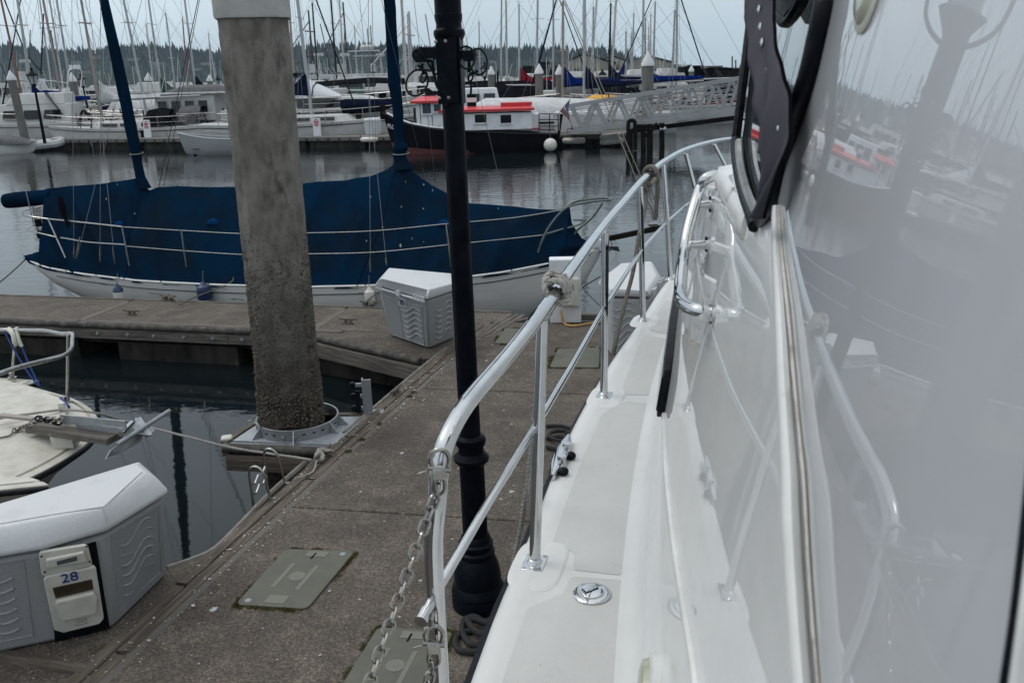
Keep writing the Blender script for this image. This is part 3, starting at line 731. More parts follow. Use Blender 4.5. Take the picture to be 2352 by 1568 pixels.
for k, an in enumerate((-1.7, -1.45, .1, PI)):
    p = RC + V((math.cos(an) * RR, math.sin(an) * RR, .045)); b = MB(); b.lathe(p, [(.02, 0), (.02, .012), (.011, .014), (.011, .03)], seg=8, axis=V((math.cos(an), math.sin(an), 0))); b.build('bolt', MAT['galv'], plat)
for an in (-1.6, .25):
    b = MB(); b.box(RC + V((math.cos(an) * .31, math.sin(an) * .31, .09)), (.16, .05, .03), rz=an + PI / 2); b.build('guide_pad', MAT['timber_dark'], plat, bevel=.004)

# concrete piling: eight sided, slightly leaning, barnacled foot
PB = V((-1.995, 7.5, 0)); PT = V((-1.968, 7.5, 3.456)); pdir = (PT - PB) / 3.456
piling = thing('concrete_piling', 'tall weathered concrete piling with pale sleeve on top, rising through the ring collar', 'piling', V((-1.995, 7.5, -.5)))
def pile_sec(z, ap, jit=0):
    c = PB + pdir * z; P = []
    hw = ap; ch = ap * .36
    cn = [(hw, -hw + ch), (hw, hw - ch), (hw - ch, hw), (-hw + ch, hw), (-hw, hw - ch), (-hw, -hw + ch), (-hw + ch, -hw), (hw - ch, -hw)]
    a0 = .20
    out_ = []
    for i in range(8):
        x0, y0 = cn[i]; x1, y1 = cn[(i + 1) % 8]
        nseg = 10 if i % 2 == 0 else 4
        for k in range(nseg):
            t = k / nseg; x = x0 + (x1 - x0) * t; y = y0 + (y1 - y0) * t
            X = x * math.cos(a0) - y * math.sin(a0); Y = x * math.sin(a0) + y * math.cos(a0)
            q = c + V((X, Y, 0))
            nn = noise.fractal(q * 9, 1.0, 2.0, 4); n2 = noise.noise(q * 34)
            rough = .004 + .026 * max(0, min(1, (1.15 - z) / .9))
            out_.append(q + V((X, Y, 0)).normalized() * (nn * rough + n2 * rough * .9))
    return out_
b = MB(); b.loft([pile_sec(-.9 + .035 * k, .262) for k in range(126)], closed=True); b.build('shaft', MAT['pile_conc'], piling, smooth=50)
b = MB(); b.loft([pile_sec(z, a) for z, a in ((3.455, .262), (3.456, .282), (3.475, .287), (3.9, .287), (4.6, .285), (4.62, .27), (5.1, .02))], closed=True); b.build('pale_sleeve', MAT['pile_cap'], piling, smooth=50)
b = MB(); rr = random.Random(11)
for i in range(16000):
    z = -.3 + 2.1 * rr.random() ** 1.3
    if rr.random() < (z - .45) * .62 + .5 * noise.noise(V((z * 4, i % 8, 0))): continue
    s_ = pile_sec_cache = None
    a0 = .20; side = rr.randrange(8); hw = .262; ch = hw * .36
    cn = [(hw, -hw + ch), (hw, hw - ch), (hw - ch, hw), (-hw + ch, hw), (-hw, hw - ch), (-hw, -hw + ch), (-hw + ch, -hw), (hw - ch, -hw)]
    x0, y0 = cn[side]; x1, y1 = cn[(side + 1) % 8]; t = rr.random(); x = x0 + (x1 - x0) * t; y = y0 + (y1 - y0) * t
    X = x * math.cos(a0) - y * math.sin(a0); Y = x * math.sin(a0) + y * math.cos(a0); 
    r = rr.uniform(.005, .013) * (1.25 if z < .4 else .65)
    c = PB + pdir * z + V((X, Y, 0)) * (1.0 + rr.uniform(0, .05) * (1 if z < .6 else .3))
    vs = [c + V((rr.uniform(-1, 1), rr.uniform(-1, 1), rr.uniform(-1, 1))).normalized() * r * rr.uniform(.8, 1.3) for _ in range(6)]
    d = V((X, Y, 0)).normalized(); tg = V((-d.y, d.x, 0)); up = V((0, 0, 1))
    vs = [c + d * r * rr.uniform(.8, 1.5)] + [c + (tg * math.cos(a) + up * math.sin(a)) * r * rr.uniform(.8, 1.3) for a in (0, 1.26, 2.5, 3.77, 5.0)]
    b.add(vs, [(0, 1, 2), (0, 2, 3), (0, 3, 4), (0, 4, 5), (0, 5, 1)])
b.build('barnacles', MAT['barnacle'], piling, smooth=0, kind='stuff')

b = MB(); rr = random.Random(41)
for _ in range(26):
    y = rr.uniform(3.6, 10.4); p = inner(y) + V((rr.uniform(.1, 1.7), 0, .0008)); k = 9; r0 = rr.uniform(.008, .026); vs = [p]
    for i in range(k): a = 2 * PI * i / k; vs.append(p + V((math.cos(a), math.sin(a), 0)) * r0 * rr.uniform(.35, 1.3))
    b.add(vs, [(0, 1 + i, 1 + (i + 1) % k) for i in range(k)])
b.build('gull_droppings', MAT['droppings'], walk, smooth=0, kind='stuff')
# cleats
def cleat_mb(L=.24, h=.062):
    b = MB()
    b.tube(smooth_path([V((-L / 2, 0, h * 1.06)), V((-L * .3, 0, h)), V((0, 0, h * .96)), V((L * .3, 0, h)), V((L / 2, 0, h * 1.06))], 3), [.009, .012, .013, .014, .015, .015, .016, .015, .015, .014, .013, .012, .009], seg=8)
    b.box((-L * .13, 0, h * .5), (.035, .04, h * .9), taper=.75); b.box((L * .13, 0, h * .5), (.035, .04, h * .9), taper=.75); b.box((0, 0, .006), (L * .5, .06, .012))
    return b
def place_cleat(P, ang, label, sc_=1.0):
    t = thing('dock_cleat', label, 'cleat', P, ang, 'iron cleats on the near docks')
    cleat_mb(.26 * sc_, .066 * sc_).build('horn', MAT['iron'], t, world=False); return t
AF = math.atan2(DU.y, DU.x); AE = math.atan2(eh.y, eh.x)
place_cleat(atz(303, 724, 0), AF, 'bare iron cleat on the finger pier nearest the left edge of the photo')
place_cleat(atz(387, 690, 0), AF, 'iron cleat under the brown rope coil on the far edge of the finger pier')
place_cleat(atz(800, 744, 0), AF, 'bare iron cleat on the finger pier between concrete piling and dock box 29')
place_cleat(atz(848, 704, 0), AF, 'iron cleat with a brown line tied on, behind dock box 29')
place_cleat(atz(910, 908, 0), AE, 'bare iron cleat on the walkway timber edge beyond the piling platform')
place_cleat(atz(743, 1056, 0), AE, 'iron cleat wrapped in the grey mooring line of the small boat', 1.1)
def wrap(P, ang, r, mat, name, label, grp=None, tail=None, n=5, sc_=1.0):
    b = MB(); d = V((math.cos(ang), math.sin(ang), 0)); s_ = V((-d.y, d.x, 0)); pts = []
    for k in range(n * 12 + 1):
        t = k / 12 * 2 * PI / 1; a = t
        rad = 1 - .12 * (k / (n * 12))
        pts.append(P + d * (math.sin(a) * .085 * rad * sc_) + s_ * (math.sin(2 * a + .4 * (k // 12)) * .04 * rad * sc_) + V((0, 0, (.045 + .02 * math.cos(2 * a) + .005 * (k // 12)) * sc_)))
    if tail: pts = pts + smooth_path([pts[-1]] + [V(q) for q in tail], 6)
    b.rope(pts, r); return tag(b.build(name, mat), label, 'rope', grp)
wrap(atz(387, 690, 0), AF, .010, MAT['rope_dark'], 'rope_coil', 'brown mooring rope coiled on the finger cleat, rising to the blue boat', None,
     [atz(415, 697, .02), atz(430, 690, .06), fl(-1.05, .2, .05), fl(-.72, .42, .17), fl(-.68, .50, .25)])
wrap(atz(848, 704, 0), AF, .010, MAT['rope_dark'], 'mooring_rope', 'short brown line from the cleat behind box 29 up to the white hull', None,
     [fl(1.55, -.02, .06), fl(1.66, .2, .15), fl(1.72, .36, .2)])
SMB_CLEAT = atz(743, 1056, 0)
place = wrap(SMB_CLEAT, AE, .009, MAT['rope_grey'], 'rope_wrap', 'pale rope figure eight wrapped on the cleat by the piling platform', None,
     [atz(722, 1078, .02), atz(700, 1092, .015), atz(676, 1098, .012)], n=4, sc_=1.15)

# steel post bracket with rollers
bp = thing('roller_bracket', 'upright galvanised bracket with black rollers on the dock edge behind the platform', 'bracket', atz(850, 948, 0))
P0 = atz(851, 948, 0)
b = MB(); b.box(P0 + V((-.02, 0, .16)), (.085, .018, .34), rz=.1); b.box(P0 + V((.045, .02, .006)), (.15, .10, .012), rz=.1); b.box(P0 + V((-.06, .03, .16)), (.012, .07, .34), rz=.1); b.build('plate', MAT['galv'], bp, smooth=0, bevel=.003)
for z in (.05, .17, .28):
    b = MB(); b.box(P0 + V((-.10, .0, z)), (.09, .03, .03), rz=.1); b.build('arm', MAT['galv'], bp, smooth=0)
    b = MB(); b.lathe(P0 + V((-.145, -.01, z - .025)), [(.02, 0), (.028, .01), (.028, .045), (.02, .055)], seg=10); b.build('roller', MAT['rubber'], bp)
b = MB(); b.box(P0 + V((-.10, -.02, .05)), (.04, .02, .36)); b.build('slide_bar', MAT['rubber'], bp, smooth=0)

# dock ladder
ld = thing('dock_ladder', 'bent stainless ladder hanging over the walkway edge by the small dark slip', 'ladder', atz(615, 1140, 0))
La = [atz(641, 1119, 0), atz(612, 1148, 0)]
for (fx, fy, tx, ty) in ((655, 1107, 630, 1068), (624, 1151, 596, 1099)):
    foot = atz(fx, fy, .01); topp = aty(tx, ty, foot.y - .02)
    oz = -nrm
    pts = [foot + nrm * .04, foot, foot + oz * .02 + V((0, 0, .10)), foot + oz * .04 + V((0, 0, .22)), foot + oz * .10 + V((0, 0, .27)), foot + oz * .16 + V((0, 0, .22)), foot + oz * .16 + V((0, 0, 0)), foot + oz * .16 + V((0, 0, -.9))]
    b = MB(); b.tube(smooth_path(pts, 6), .0095, seg=8); b.build('rail', MAT['steel_dull'], ld)
fa, fb = atz(655, 1107, .01) - nrm * .16, atz(624, 1151, .01) - nrm * .16
for z in (.12, .04, -.18, -.42):
    mid = (fa + fb) / 2
    b = MB(); b.tube([fa + V((0, 0, z)), fa.lerp(fb, .25) + V((0, 0, z - .03)), mid + V((0, 0, z)), fa.lerp(fb, .75) + V((0, 0, z - .03)), fb + V((0, 0, z))], .008, seg=6); b.build('rung', MAT['steel_dull'], ld)

# access lids let into the concrete
def lid(pts, label, seed, relief=True):
    P = [V(p) for p in pts]; c = sum(P, V((0, 0, 0))) / 4; c.z = 0
    t = thing('access_lid', label, 'access lid', c, 0, 'grey green access lids in the walkway')
    def q(a, b_): return P[0].lerp(P[3], a).lerp(P[1].lerp(P[2], a), b_)     # a across, b along
    poly = []
    cr_ = .07
    for (a, bb) in ((cr_, 0), (1 - cr_, 0), (1 - cr_ * .3, cr_ * .2), (1, cr_ * .7), (1, 1 - cr_ * .7), (1 - cr_ * .3, 1 - cr_ * .2), (1 - cr_, 1), (cr_, 1), (cr_ * .3, 1 - cr_ * .2), (0, 1 - cr_ * .7), (0, cr_ * .7), (cr_ * .3, cr_ * .2)): poly.append(q(a, bb))
    b = MB(); b.prism(poly, -.02, .014); b.build('cover', MAT['pvc'], t, smooth=0, bevel=.006)
    def patch(a0, a1, b0, b1, z, mat, name):
        b = MB(); b.prism([q(a0, b0), q(a1, b0), q(a1, b1), q(a0, b1)], .012, z); return b.build(name, mat, t, smooth=0)
    if relief:
        patch(.36, .64, .045, .17, .0165, MAT['pvc_light'], 'badge'); patch(.36, .66, .86, .96, .0165, MAT['pvc_light'], 'badge')
        patch(.27, .33, .30, .72, .0155, MAT['pvc_light'], 'raised_bar'); patch(.62, .68, .28, .70, .0155, MAT['pvc_light'], 'raised_bar')
        cc = q(.5, .5); b = MB(); b.lathe(V((cc.x, cc.y, .013)), [(.052, 0), (.052, .003), (.018, .0032), (.017, .0045)], seg=20); b.build('boss', MAT['pvc_light'], t)
        cc = q(.86, .93); b = MB(); b.lathe(V((cc.x, cc.y, .013)), [(.02, 0), (.02, .002)], seg=12); b.build('bolt', MAT['galv'], t)
        cc = q(.13, .07); b = MB(); b.lathe(V((cc.x, cc.y, .013)), [(.02, 0), (.02, .002)], seg=12); b.build('bolt', MAT['galv'], t)
        cc = q(.48, .82); b = MB(); b.obox(V((cc.x, cc.y, .0145)), V((cc.x + .02, cc.y + .07, .0145)), .012, .004); b.build('slot', MAT['rubber'], t, smooth=0)
    return t, poly
lids = []
A_ = [atz(540, 1391, 0), atz(657, 1263, 0), atz(817, 1268, 0), atz(706, 1401, 0)]
lids.append(lid([A_[0], A_[1], A_[2], A_[3]], 'grey green access lid lying fully in view left of the chain', 1)[1])
d_al = (A_[1] - A_[0]); d_ac = (A_[3] - A_[0])
Bc = atz(868, 1443, 0); lids.append(lid([Bc - d_al, Bc, Bc + d_ac * .98, Bc + d_ac * .98 - d_al], 'access lid cut by the bottom edge of the photo, beneath the chain', 2)[1])
lids.append(lid([atz(1135, 790, 0), atz(1160, 755, 0), atz(1215, 757, 0), atz(1205, 792, 0)], 'distant access lid right of the lamp post before dock box 29', 3, False)[1])
lids.append(lid([atz(1262, 845, 0), atz(1282, 802, 0), atz(1378, 800, 0), atz(1376, 846, 0)], 'distant access lid seen between two rail posts, with moss on its left corner', 4, False)[1])
# moss round the lids, weeds on the edging, shell bits: loose small matter
b = MB(); rr = random.Random(21)
def tuft(b, c, r, n, h):
    for _ in range(n):
        a = rr.random() * 6.28; q = c + V((math.cos(a), math.sin(a), 0)) * r * rr.random() ** .5; t2 = V((rr.uniform(-1, 1), rr.uniform(-1, 1), rr.uniform(.4, 1.6))).normalized() * h * rr.uniform(.4, 1)
        s_ = t2.cross(V((rr.uniform(-1, 1), rr.uniform(-1, 1), .1))).normalized() * .0022
        b.add([q - s_, q + s_, q + t2], [(0, 1, 2)])
for poly, w_ in zip(lids, (1, 1, .5, .8)):
    n = len(poly)
    for i in range(n):
        a, c_ = poly[i], poly[(i + 1) % n]; L = (c_ - a).length
        for k in range(int(L / .011)):
            p = a.lerp(c_, rr.random()); v = noise.noise(p * 5.5 + V((0, 0, 3)))
            if v > -.05: tuft(b, V((p.x, p.y, .002)) + (p - sum(poly, V((0, 0, 0))) / n).normalized() * rr.uniform(0, .022), .016, int(16 + 70 * max(v, 0)), .016 + .035 * max(v, 0))
for px, py, r, n, h in ((985, 615, .02, 60, .03), (1278, 822, .09, 500, .03), (1292, 803, .05, 250, .03), (1268, 790 + 40, .05, 250, .03)):
    p = atz(px, py, 0); tuft(b, p, r, n, h)
for px, py in ((1016, 1146), (1105, 1067), (1120, 1060)):
    p = atz(px * .9999 - 0, py, 0)
for y in (7.55, 7.2, 8.25, 8.35, 6.95): tuft(b, edge_at(y) + nrm * .19, .03, 160, .03)
for px, py in ((235, 1448), (232, 1440), (228, 1490)): tuft(b, atz(px, py, 0), .05, 40, .04)
tag(b.build('moss', MAT['moss'], smooth=0), kind='stuff')
b = MB(); rr = random.Random(22)
def shell(p, r):
    a0 = rr.random() * 6; tl = V((rr.uniform(-.5, .5), rr.uniform(-.5, .5), 1)).normalized(); k = rr.choice((4, 5, 6))
    vs = [p + V((0, 0, r * .5))]
    for i in range(k):
        a = a0 + 2 * PI * i / k; q = V((math.cos(a), math.sin(a) * rr.uniform(.5, 1), 0)) * r * rr.uniform(.6, 1.2); q.z = .001 - (q.x * tl.x + q.y * tl.y) * .4 + r * .2; vs.append(p + q)
    b.add(vs, [(0, 1 + i, 1 + (i + 1) % k) for i in range(k)])
for _ in range(1500):
    y = rr.uniform(3.1, 11) ; p = inner(y); x = p.x + rr.random() ** 1.3 * 2.2
    z = noise.noise(V((x * .9, y * .9, 5)))
    if rr.random() > .45 + z: continue
    shell(V((x, y, .001)), rr.uniform(.0025, .0065) if rr.random() < .93 else rr.uniform(.008, .013))
for _ in range(420):
    y = rr.uniform(3, 10.4); p = edge_at(y) + nrm * rr.uniform(0, .3); shell(V((p.x, p.y, .012)), rr.uniform(.003, .009) if rr.random() < .9 else .014)
for _ in range(60):
    shell(fl(rr.uniform(-6, 1), rr.uniform(-1.2, -.1), .002), rr.uniform(.003, .007))
for _ in range(60):
    an = rr.random() * 6.28; q = RC + V((math.cos(an) * rr.uniform(.38, .6), math.sin(an) * rr.uniform(.38, .45), .006)); shell(q, rr.uniform(.004, .009))
for _ in range(50): shell(atz(rr.uniform(20, 480), rr.uniform(1400, 1560), .002), rr.uniform(.003, .008))
tag(b.build('shell_fragments', MAT['shell'], smooth=0), kind='stuff')

# ================================================================== LAMP POST
LP = V((-.239, 4.616, 0)); LT = V((-.266, 4.616, 3.345)); ldir = (LT - LP) / 3.345
def lp(z, dx=0, dy=0): return LP + ldir * z + V((dx, dy, 0))
lamp = thing('lamp_post', 'black cast iron lamp post standing on the walkway beside the white boat', 'lamp post', LP)
b = MB(); b.lathe(LP, [(.155, 0), (.158, .06), (.150, .085), (.158, .10), (.152, .125), (.135, .15), (.138, .20), (.128, .26), (.11, .31), (.10, .325)], seg=32, axis=ldir); b.build('base', MAT['verdigris'], lamp, smooth=35)
b = MB(); b.lathe(LP, [(.10, .325), (.108, .335), (.108, .36), (.094, .37), (.094, .385), (.101, .395), (.101, .41), (.088, .42), (.084, .45), (.075, .46)], seg=32, axis=ldir); b.build('collar', MAT['verdigris'], lamp, smooth=35)
b = MB(); b.lathe(LP, [(.072, .45), (.070, .90)], seg=32, axis=ldir, flutes=1); b.build('lower_shaft', MAT['black_paint'], lamp, smooth=60)
b = MB(); b.lathe(LP, [(.070, .895), (.080, .905), (.098, .925), (.100, .945), (.090, .955), (.072, .975), (.070, 1.01), (.082, 1.02), (.086, 1.04), (.084, 1.06), (.070, 1.075), (.060, 1.08)], seg=32, axis=ldir); b.build('ring', MAT['black_paint'], lamp, smooth=35)
b = MB(); b.lathe(LP, [(.0585, 1.07), (.0535, 3.12)], seg=32, axis=ldir, flutes=1); b.build('upper_shaft', MAT['black_paint'], lamp, smooth=60)
b = MB(); b.lathe(LP, [(.055, 3.11), (.060, 3.15), (.074, 3.175), (.078, 3.19), (.076, 3.205), (.064, 3.215), (.062, 3.235), (.068, 3.26), (.068, 3.28), (.0655, 3.282), (.0655, 3.36), (.06, 3.40), (.07, 3.44), (.145, 3.53), (.16, 3.55), (.145, 3.56), (.05, 3.565)], seg=32, axis=ldir); b.build('neck', MAT['black_paint'], lamp, smooth=35)
b = MB()
for k in range(4):
    a = k * PI / 2 + .5; d = V((math.cos(a), math.sin(a), 0))
    b.tube(smooth_path([lp(3.40) + d * .05, lp(3.47) + d * .20, lp(3.6) + d * .27, lp(4.0) + d * .26, lp(4.08) + d * .24], 5), .014, seg=6)
b.build('lantern_frame', MAT['black_paint'], lamp)
b = MB(); b.lathe(LP, [(.10, 3.57), (.19, 4.04)], seg=8, axis=ldir); b.build('lantern_glass', MAT['lantern_glass'], lamp, smooth=0)
b = MB(); b.lathe(LP, [(.26, 4.06), (.25, 4.10), (.16, 4.22), (.08, 4.28), (.05, 4.36), (.02, 4.44)], seg=24, axis=ldir); b.build('lantern_roof', MAT['verdigris'], lamp)
# banner bracket plate, arms, scrolls and loops; the arm axis runs across the view
ax = V((.985, -.17, 0)); bx_ = V((.17, .985, 0))
def lq(px, py, d=0.0):     # point on the vertical plane through the post that contains the arms, moved d nearer the camera
    return onpl(px, py, LP, V((.17, .985, 0))) - bx_ * d
b = MB(); zc = (3.16 + 2.87) / 2
b.box(lp(zc, -.012, -.062), (.098, .012, .31), rz=-.17); b.box(lp(zc, .052, -.02), (.012, .09, .31), rz=-.17); b.box(lp(zc, -.055, -.01), (.012, .09, .31), rz=-.17); b.build('bracket_plate', MAT['black_paint'], lamp, smooth=0, bevel=.003)
for px, py in ((1009, 97), (1031, 96), (1017, 225), (1038, 224)):
    b = MB(); p = lq(px, py, .068); b.lathe(p, [(.0085, 0), (.0085, .006), (.005, .009)], seg=10, axis=-bx_); b.build('bolt', MAT['chain'], lamp)
b = MB(); b.obox(lq(968, 121, .03), lq(1036, 125, .03), .04, .052); b.obox(lq(966, 116, .03), lq(1004, 112, .03), .02, .02)
b.lathe(lq(966, 127, .055), [(.030, 0), (.034, .01), (.034, .045), (.030, .055)], seg=12, axis=bx_); b.box(lq(971, 139, .03), (.06, .05, .02)); b.build('left_arm', MAT['verdigris'], lamp, smooth=0, bevel=.004)
b = MB(); b.obox(lq(1058, 125, .02), lq(1096, 132, .02), .035, .04); b.box(lq(1083, 119, .02), (.05, .04, .012)); b.box(lq(1080, 138, .02), (.06, .035, .012)); b.build('right_arm', MAT['verdigris'], lamp, smooth=0, bevel=.004)
b = MB(); b.tube(smooth_path([lq(985, 139, .05), lq(998, 142, .05), lq(1001, 160, .05), lq(1004, 175, .05), lq(1010, 195, .065), lq(1020, 210, .068), lq(1028, 213, .068)], 5), .008, seg=6)
for pts in ([(1003, 172), (1000, 150), (1006, 136), (1014, 140), (1016, 155), (1012, 168), (1007, 170), (1005, 160)], [(1022, 212), (1027, 200), (1029, 180), (1024, 172), (1018, 178), (1018, 192), (1022, 198)], [(1029, 214), (1034, 225), (1033, 238), (1029, 246), (1027, 240)]):
    b.tube(smooth_path([lq(x, y, .071) for x, y in pts], 4), .0045, seg=5)
b.build('scroll', MAT['verdigris'], lamp)
def loop(cx, cy, rx, ry, tilt, d=.035, n=28, a0=0, a1=2 * PI):
    return [lq(cx + rx * math.cos(a) * math.cos(tilt) - ry * math.sin(a) * math.sin(tilt), cy + rx * math.cos(a) * math.sin(tilt) + ry * math.sin(a) * math.cos(tilt), d + .02 * math.sin(a)) for a in [a0 + (a1 - a0) * k / n for k in range(n + 1)]]
b = MB(); b.tube(loop(962, 190, 24, 30, .25), .0052, seg=7)
b.tube(smooth_path([lq(968, 118, .05), lq(980, 128, .06), lq(992, 148, .06), lq(998, 162, .06), lq(985, 162, .05), lq(972, 160, .05)], 5), .006, seg=7)
b.build('hose_loop', MAT['rubber'], lamp)
b = MB(); b.tube(smooth_path([lq(974, 146, .03), lq(973, 155, .03), lq(976, 165, .03), lq(975, 172, .03)], 4), .009, seg=7); b.tube(loop(976, 178, 6, 12, 0, .03, 16), .0045, seg=6); b.obox(lq(963, 150, .03), lq(972, 157, .03), .008, .012); b.build('hanging_hook', MAT['black_paint'], lamp)
b = MB(); b.tube(loop(976, 177, 7.5, 13, .1, .025, 16), .004, seg=6); b.build('brown_ring', MAT['mast_rust'], lamp)
b = MB(); b.tube(loop(1102, 142, 20, 30, -.2), .0052, seg=7); b.tube(loop(1076, 133, 19, 26, -.3, .05), .0052, seg=7)
b.tube(smooth_path([lq(1082, 170, .03), lq(1092, 168, .03), lq(1101, 162, .03)], 4), .008, seg=6); b.build('hose_loop', MAT['rubber'], lamp)
b = MB(); b.tube(smooth_path([lq(1080, 140, .03), lq(1081, 155, .03), lq(1079, 166, .03)], 4), .009, seg=7); b.tube(loop(1084, 178, 5, 9, 0, .03, 16), .005, seg=6); b.tube([lq(1084, 186, .03), lq(1085, 205, .03), lq(1084, 217, .03)], .006, seg=6); b.build('hanging_hook', MAT['black_paint'], lamp)

# black mooring line lying by the foot of the lamp and under the deck edge
b = MB()
p0 = [(1110, 1428), (1090, 1415), (1068, 1422), (1062, 1438), (1066, 1460), (1082, 1478), (1105, 1482)]
b.tube(smooth_path([atz(x, y, .02 + .012 * (i % 2)) for i, (x, y) in enumerate(p0)], 6), .018, seg=8)
p0 = [(1085, 1448), (1058, 1452), (1046, 1470), (1052, 1490), (1078, 1496), (1105, 1492), (1140, 1470)]
b.tube(smooth_path([atz(x, y, .02) for x, y in p0], 6), .018, seg=8)
p0 = [(1120, 1430), (1075, 1420), (1095, 1450), (1130, 1455), (1180, 1450)]
b.tube(smooth_path([atz(x, y, .05) for x, y in p0], 6), .018, seg=8)
tag(b.build('black_hose', MAT['rope_black']), 'thick black hose coiled against the foot of the lamp post', 'hose')
b = MB()
for p0 in ([(1255, 978), (1290, 978), (1320, 985), (1350, 980)], [(1350, 998), (1300, 990), (1268, 992), (1262, 1003), (1290, 1012), (1315, 1002), (1302, 992)], [(1255, 1006), (1290, 1003), (1312, 1015), (1300, 1022), (1340, 1030)], [(1256, 1026), (1280, 1030), (1320, 1028)]):
    b.tube(smooth_path([atz(x, y, .02 + .008 * i) for i, (x, y) in enumerate(p0)], 6), .017, seg=8)
tag(b.build('black_mooring_line', MAT['rope_black']), 'black mooring line lying loose on the walkway behind the chrome deck cleat', 'rope')

# ================================================================== DOCK BOXES
def wavy(b, P, ux, uz, n_, wd, cnt, dz, r, skew=0, amp=.22):
    """cnt raised wavy ribs, each wd long, stacked dz apart, starting at P (bottom left)"""
    for k in range(cnt):
        pts = []
        for i in range(17):
            t = i / 16; pts.append(P + ux * (wd * t) + uz * (k * dz + skew * t * wd + amp * wd * .5 * math.sin(t * 2 * PI * 1.0 + 2.6)) + n_ * .001)
        b.tube(pts, r, seg=6)
def box_geo(t, base, rim, crown, zr, zc, body='plastic_grey', lidm='plastic_lid', feet=None):
    n = len(base); b = MB()
    c = sum(rim, V((0, 0, 0))) / n
    secs = [[p.copy() for p in base]]
    for s_ in (.5, .94): secs.append([base[i].lerp(rim[i], s_) + (c - rim[i]).normalized() * .012 * 0 for i in range(n)])
    b.loft(secs, closed=True, cap0=True, cap1=True); b.build('body', MAT[body], t, smooth=30, bevel=.03)
    def grow(P, g): return [p + (V((p.x, p.y, 0)) - V((c.x, c.y, 0))).normalized() * g for p in P]
    dn = V((0, 0, 1))
    L = [grow(rim, .012), grow(rim, .026), [r_.lerp(k_, .5) + dn * .018 + (r_ - V((c.x, c.y, r_.z))).normalized() * .016 for r_, k_ in zip(rim, crown)], crown]
    L[0] = [p - dn * .022 for p in L[0]]; L[1] = [p + dn * .004 for p in L[1]]
    b = MB(); b.loft(L, closed=True, cap0=True, cap1=True); b.build('lid', MAT[lidm], t, smooth=50, bevel=.022)
    return c

# box 28
ZR, ZC = .68, .80
WR = atz(378, 1130, ZR); FR = atz(240, 1212, ZR); FLt = atz(98, 1252, ZR)
ax28 = (FR - FLt).normalized(); inn = V((-ax28.y, ax28.x, 0))
WL = FLt - V((.86, -.32, 0)).normalized() * 0 + (-ax28 * .80 + inn * .22).normalized() * .62
B1 = atz(320, 1072, ZR); BL = WL + inn * .24; 
rim28 = [FLt, FR, WR, B1, BL + (B1 - BL) * 0, WL]
bWR = atz(383, 1320, 0); bFR = atz(262, 1440, 0); bFL = atz(122, 1474, 0)
def dr(p, c, k=.94): q = c + (p - c) * k; q.z = 0; return q
c28 = sum(rim28, V((0, 0, 0))) / 6
bWL = bFL + (WL - FLt).normalized() * .58; bWL.z = 0
base28 = [bFL, bFR, bWR, dr(B1, c28), dr(BL, c28), bWL]
cr28 = [atz(70, 1196, ZC), atz(236, 1165, ZC), atz(335, 1083, ZC), atz(312, 1065, ZC), (BL + (c28 - BL) * .14) + V((0, 0, .12)), (WL + (c28 - WL) * .16) + V((0, 0, .12))]
box28 = thing('dock_box', 'large speckled grey dock box numbered 28 in the lower left corner', 'dock box', V((bFR.x, bFR.y, 0)), 0, 'corner dock boxes')
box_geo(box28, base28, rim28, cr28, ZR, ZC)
def face(b0, b1, r0, r1):
    def q(s_, t): return b0.lerp(b1, s_).lerp(r0.lerp(r1, s_), t)
    n_ = (b1 - b0).cross(r0 - b0).normalized(); return q, n_
def panel_waves(t, b0, b1, r0, r1, name='wave_rib', cnt=6, s0=.22, s1=.72, t0=.28, t1=.80, r=.0075, flip=False, mat='plastic_grey'):
    q, n_ = face(b0, b1, r0, r1)
    for k in range(cnt):
        tt = t0 + (t1 - t0) * k / (cnt - 1); pts = []
        for i in range(19):
            s_ = i / 18; pts.append(q(s0 + (s1 - s0) * s_, tt + .055 * math.sin((s_ if not flip else 1 - s_) * 2 * PI * .95 + 3.4) + (.05 * s_ if not flip else .05 * (1 - s_))) + n_ * .002)
        b = MB(); b.tube(pts, r, seg=6); b.build(name, MAT[mat], t)
def groove_panel(t, b0, b1, r0, r1, s0, s1, t0, t1, mat='plastic_grey', d=.004, name='panel_border'):
    q, n_ = face(b0, b1, r0, r1); b = MB()
    P = [q(s0, t0), q(s1, t0), q(s1, t1), q(s0, t1)]
    b.tube([p + n_ * .001 for p in P], d, seg=6, closed=True); b.build(name, MAT[mat], t)
panel_waves(box28, bFR, bWR, FR, WR, cnt=6, s0=.20, s1=.74, t0=.24, t1=.76)
panel_waves(box28, bWL, bFL, WL, FLt, cnt=6, s0=.2, s1=.74, t0=.24, t1=.76, flip=True)
groove_panel(box28, bFR, bWR, FR, WR, .10, .88, .12, .90); groove_panel(box28, bWL, bFL, WL, FLt, .12, .84, .12, .9)
q, n28 = face(bFL, bFR, FLt, FR)
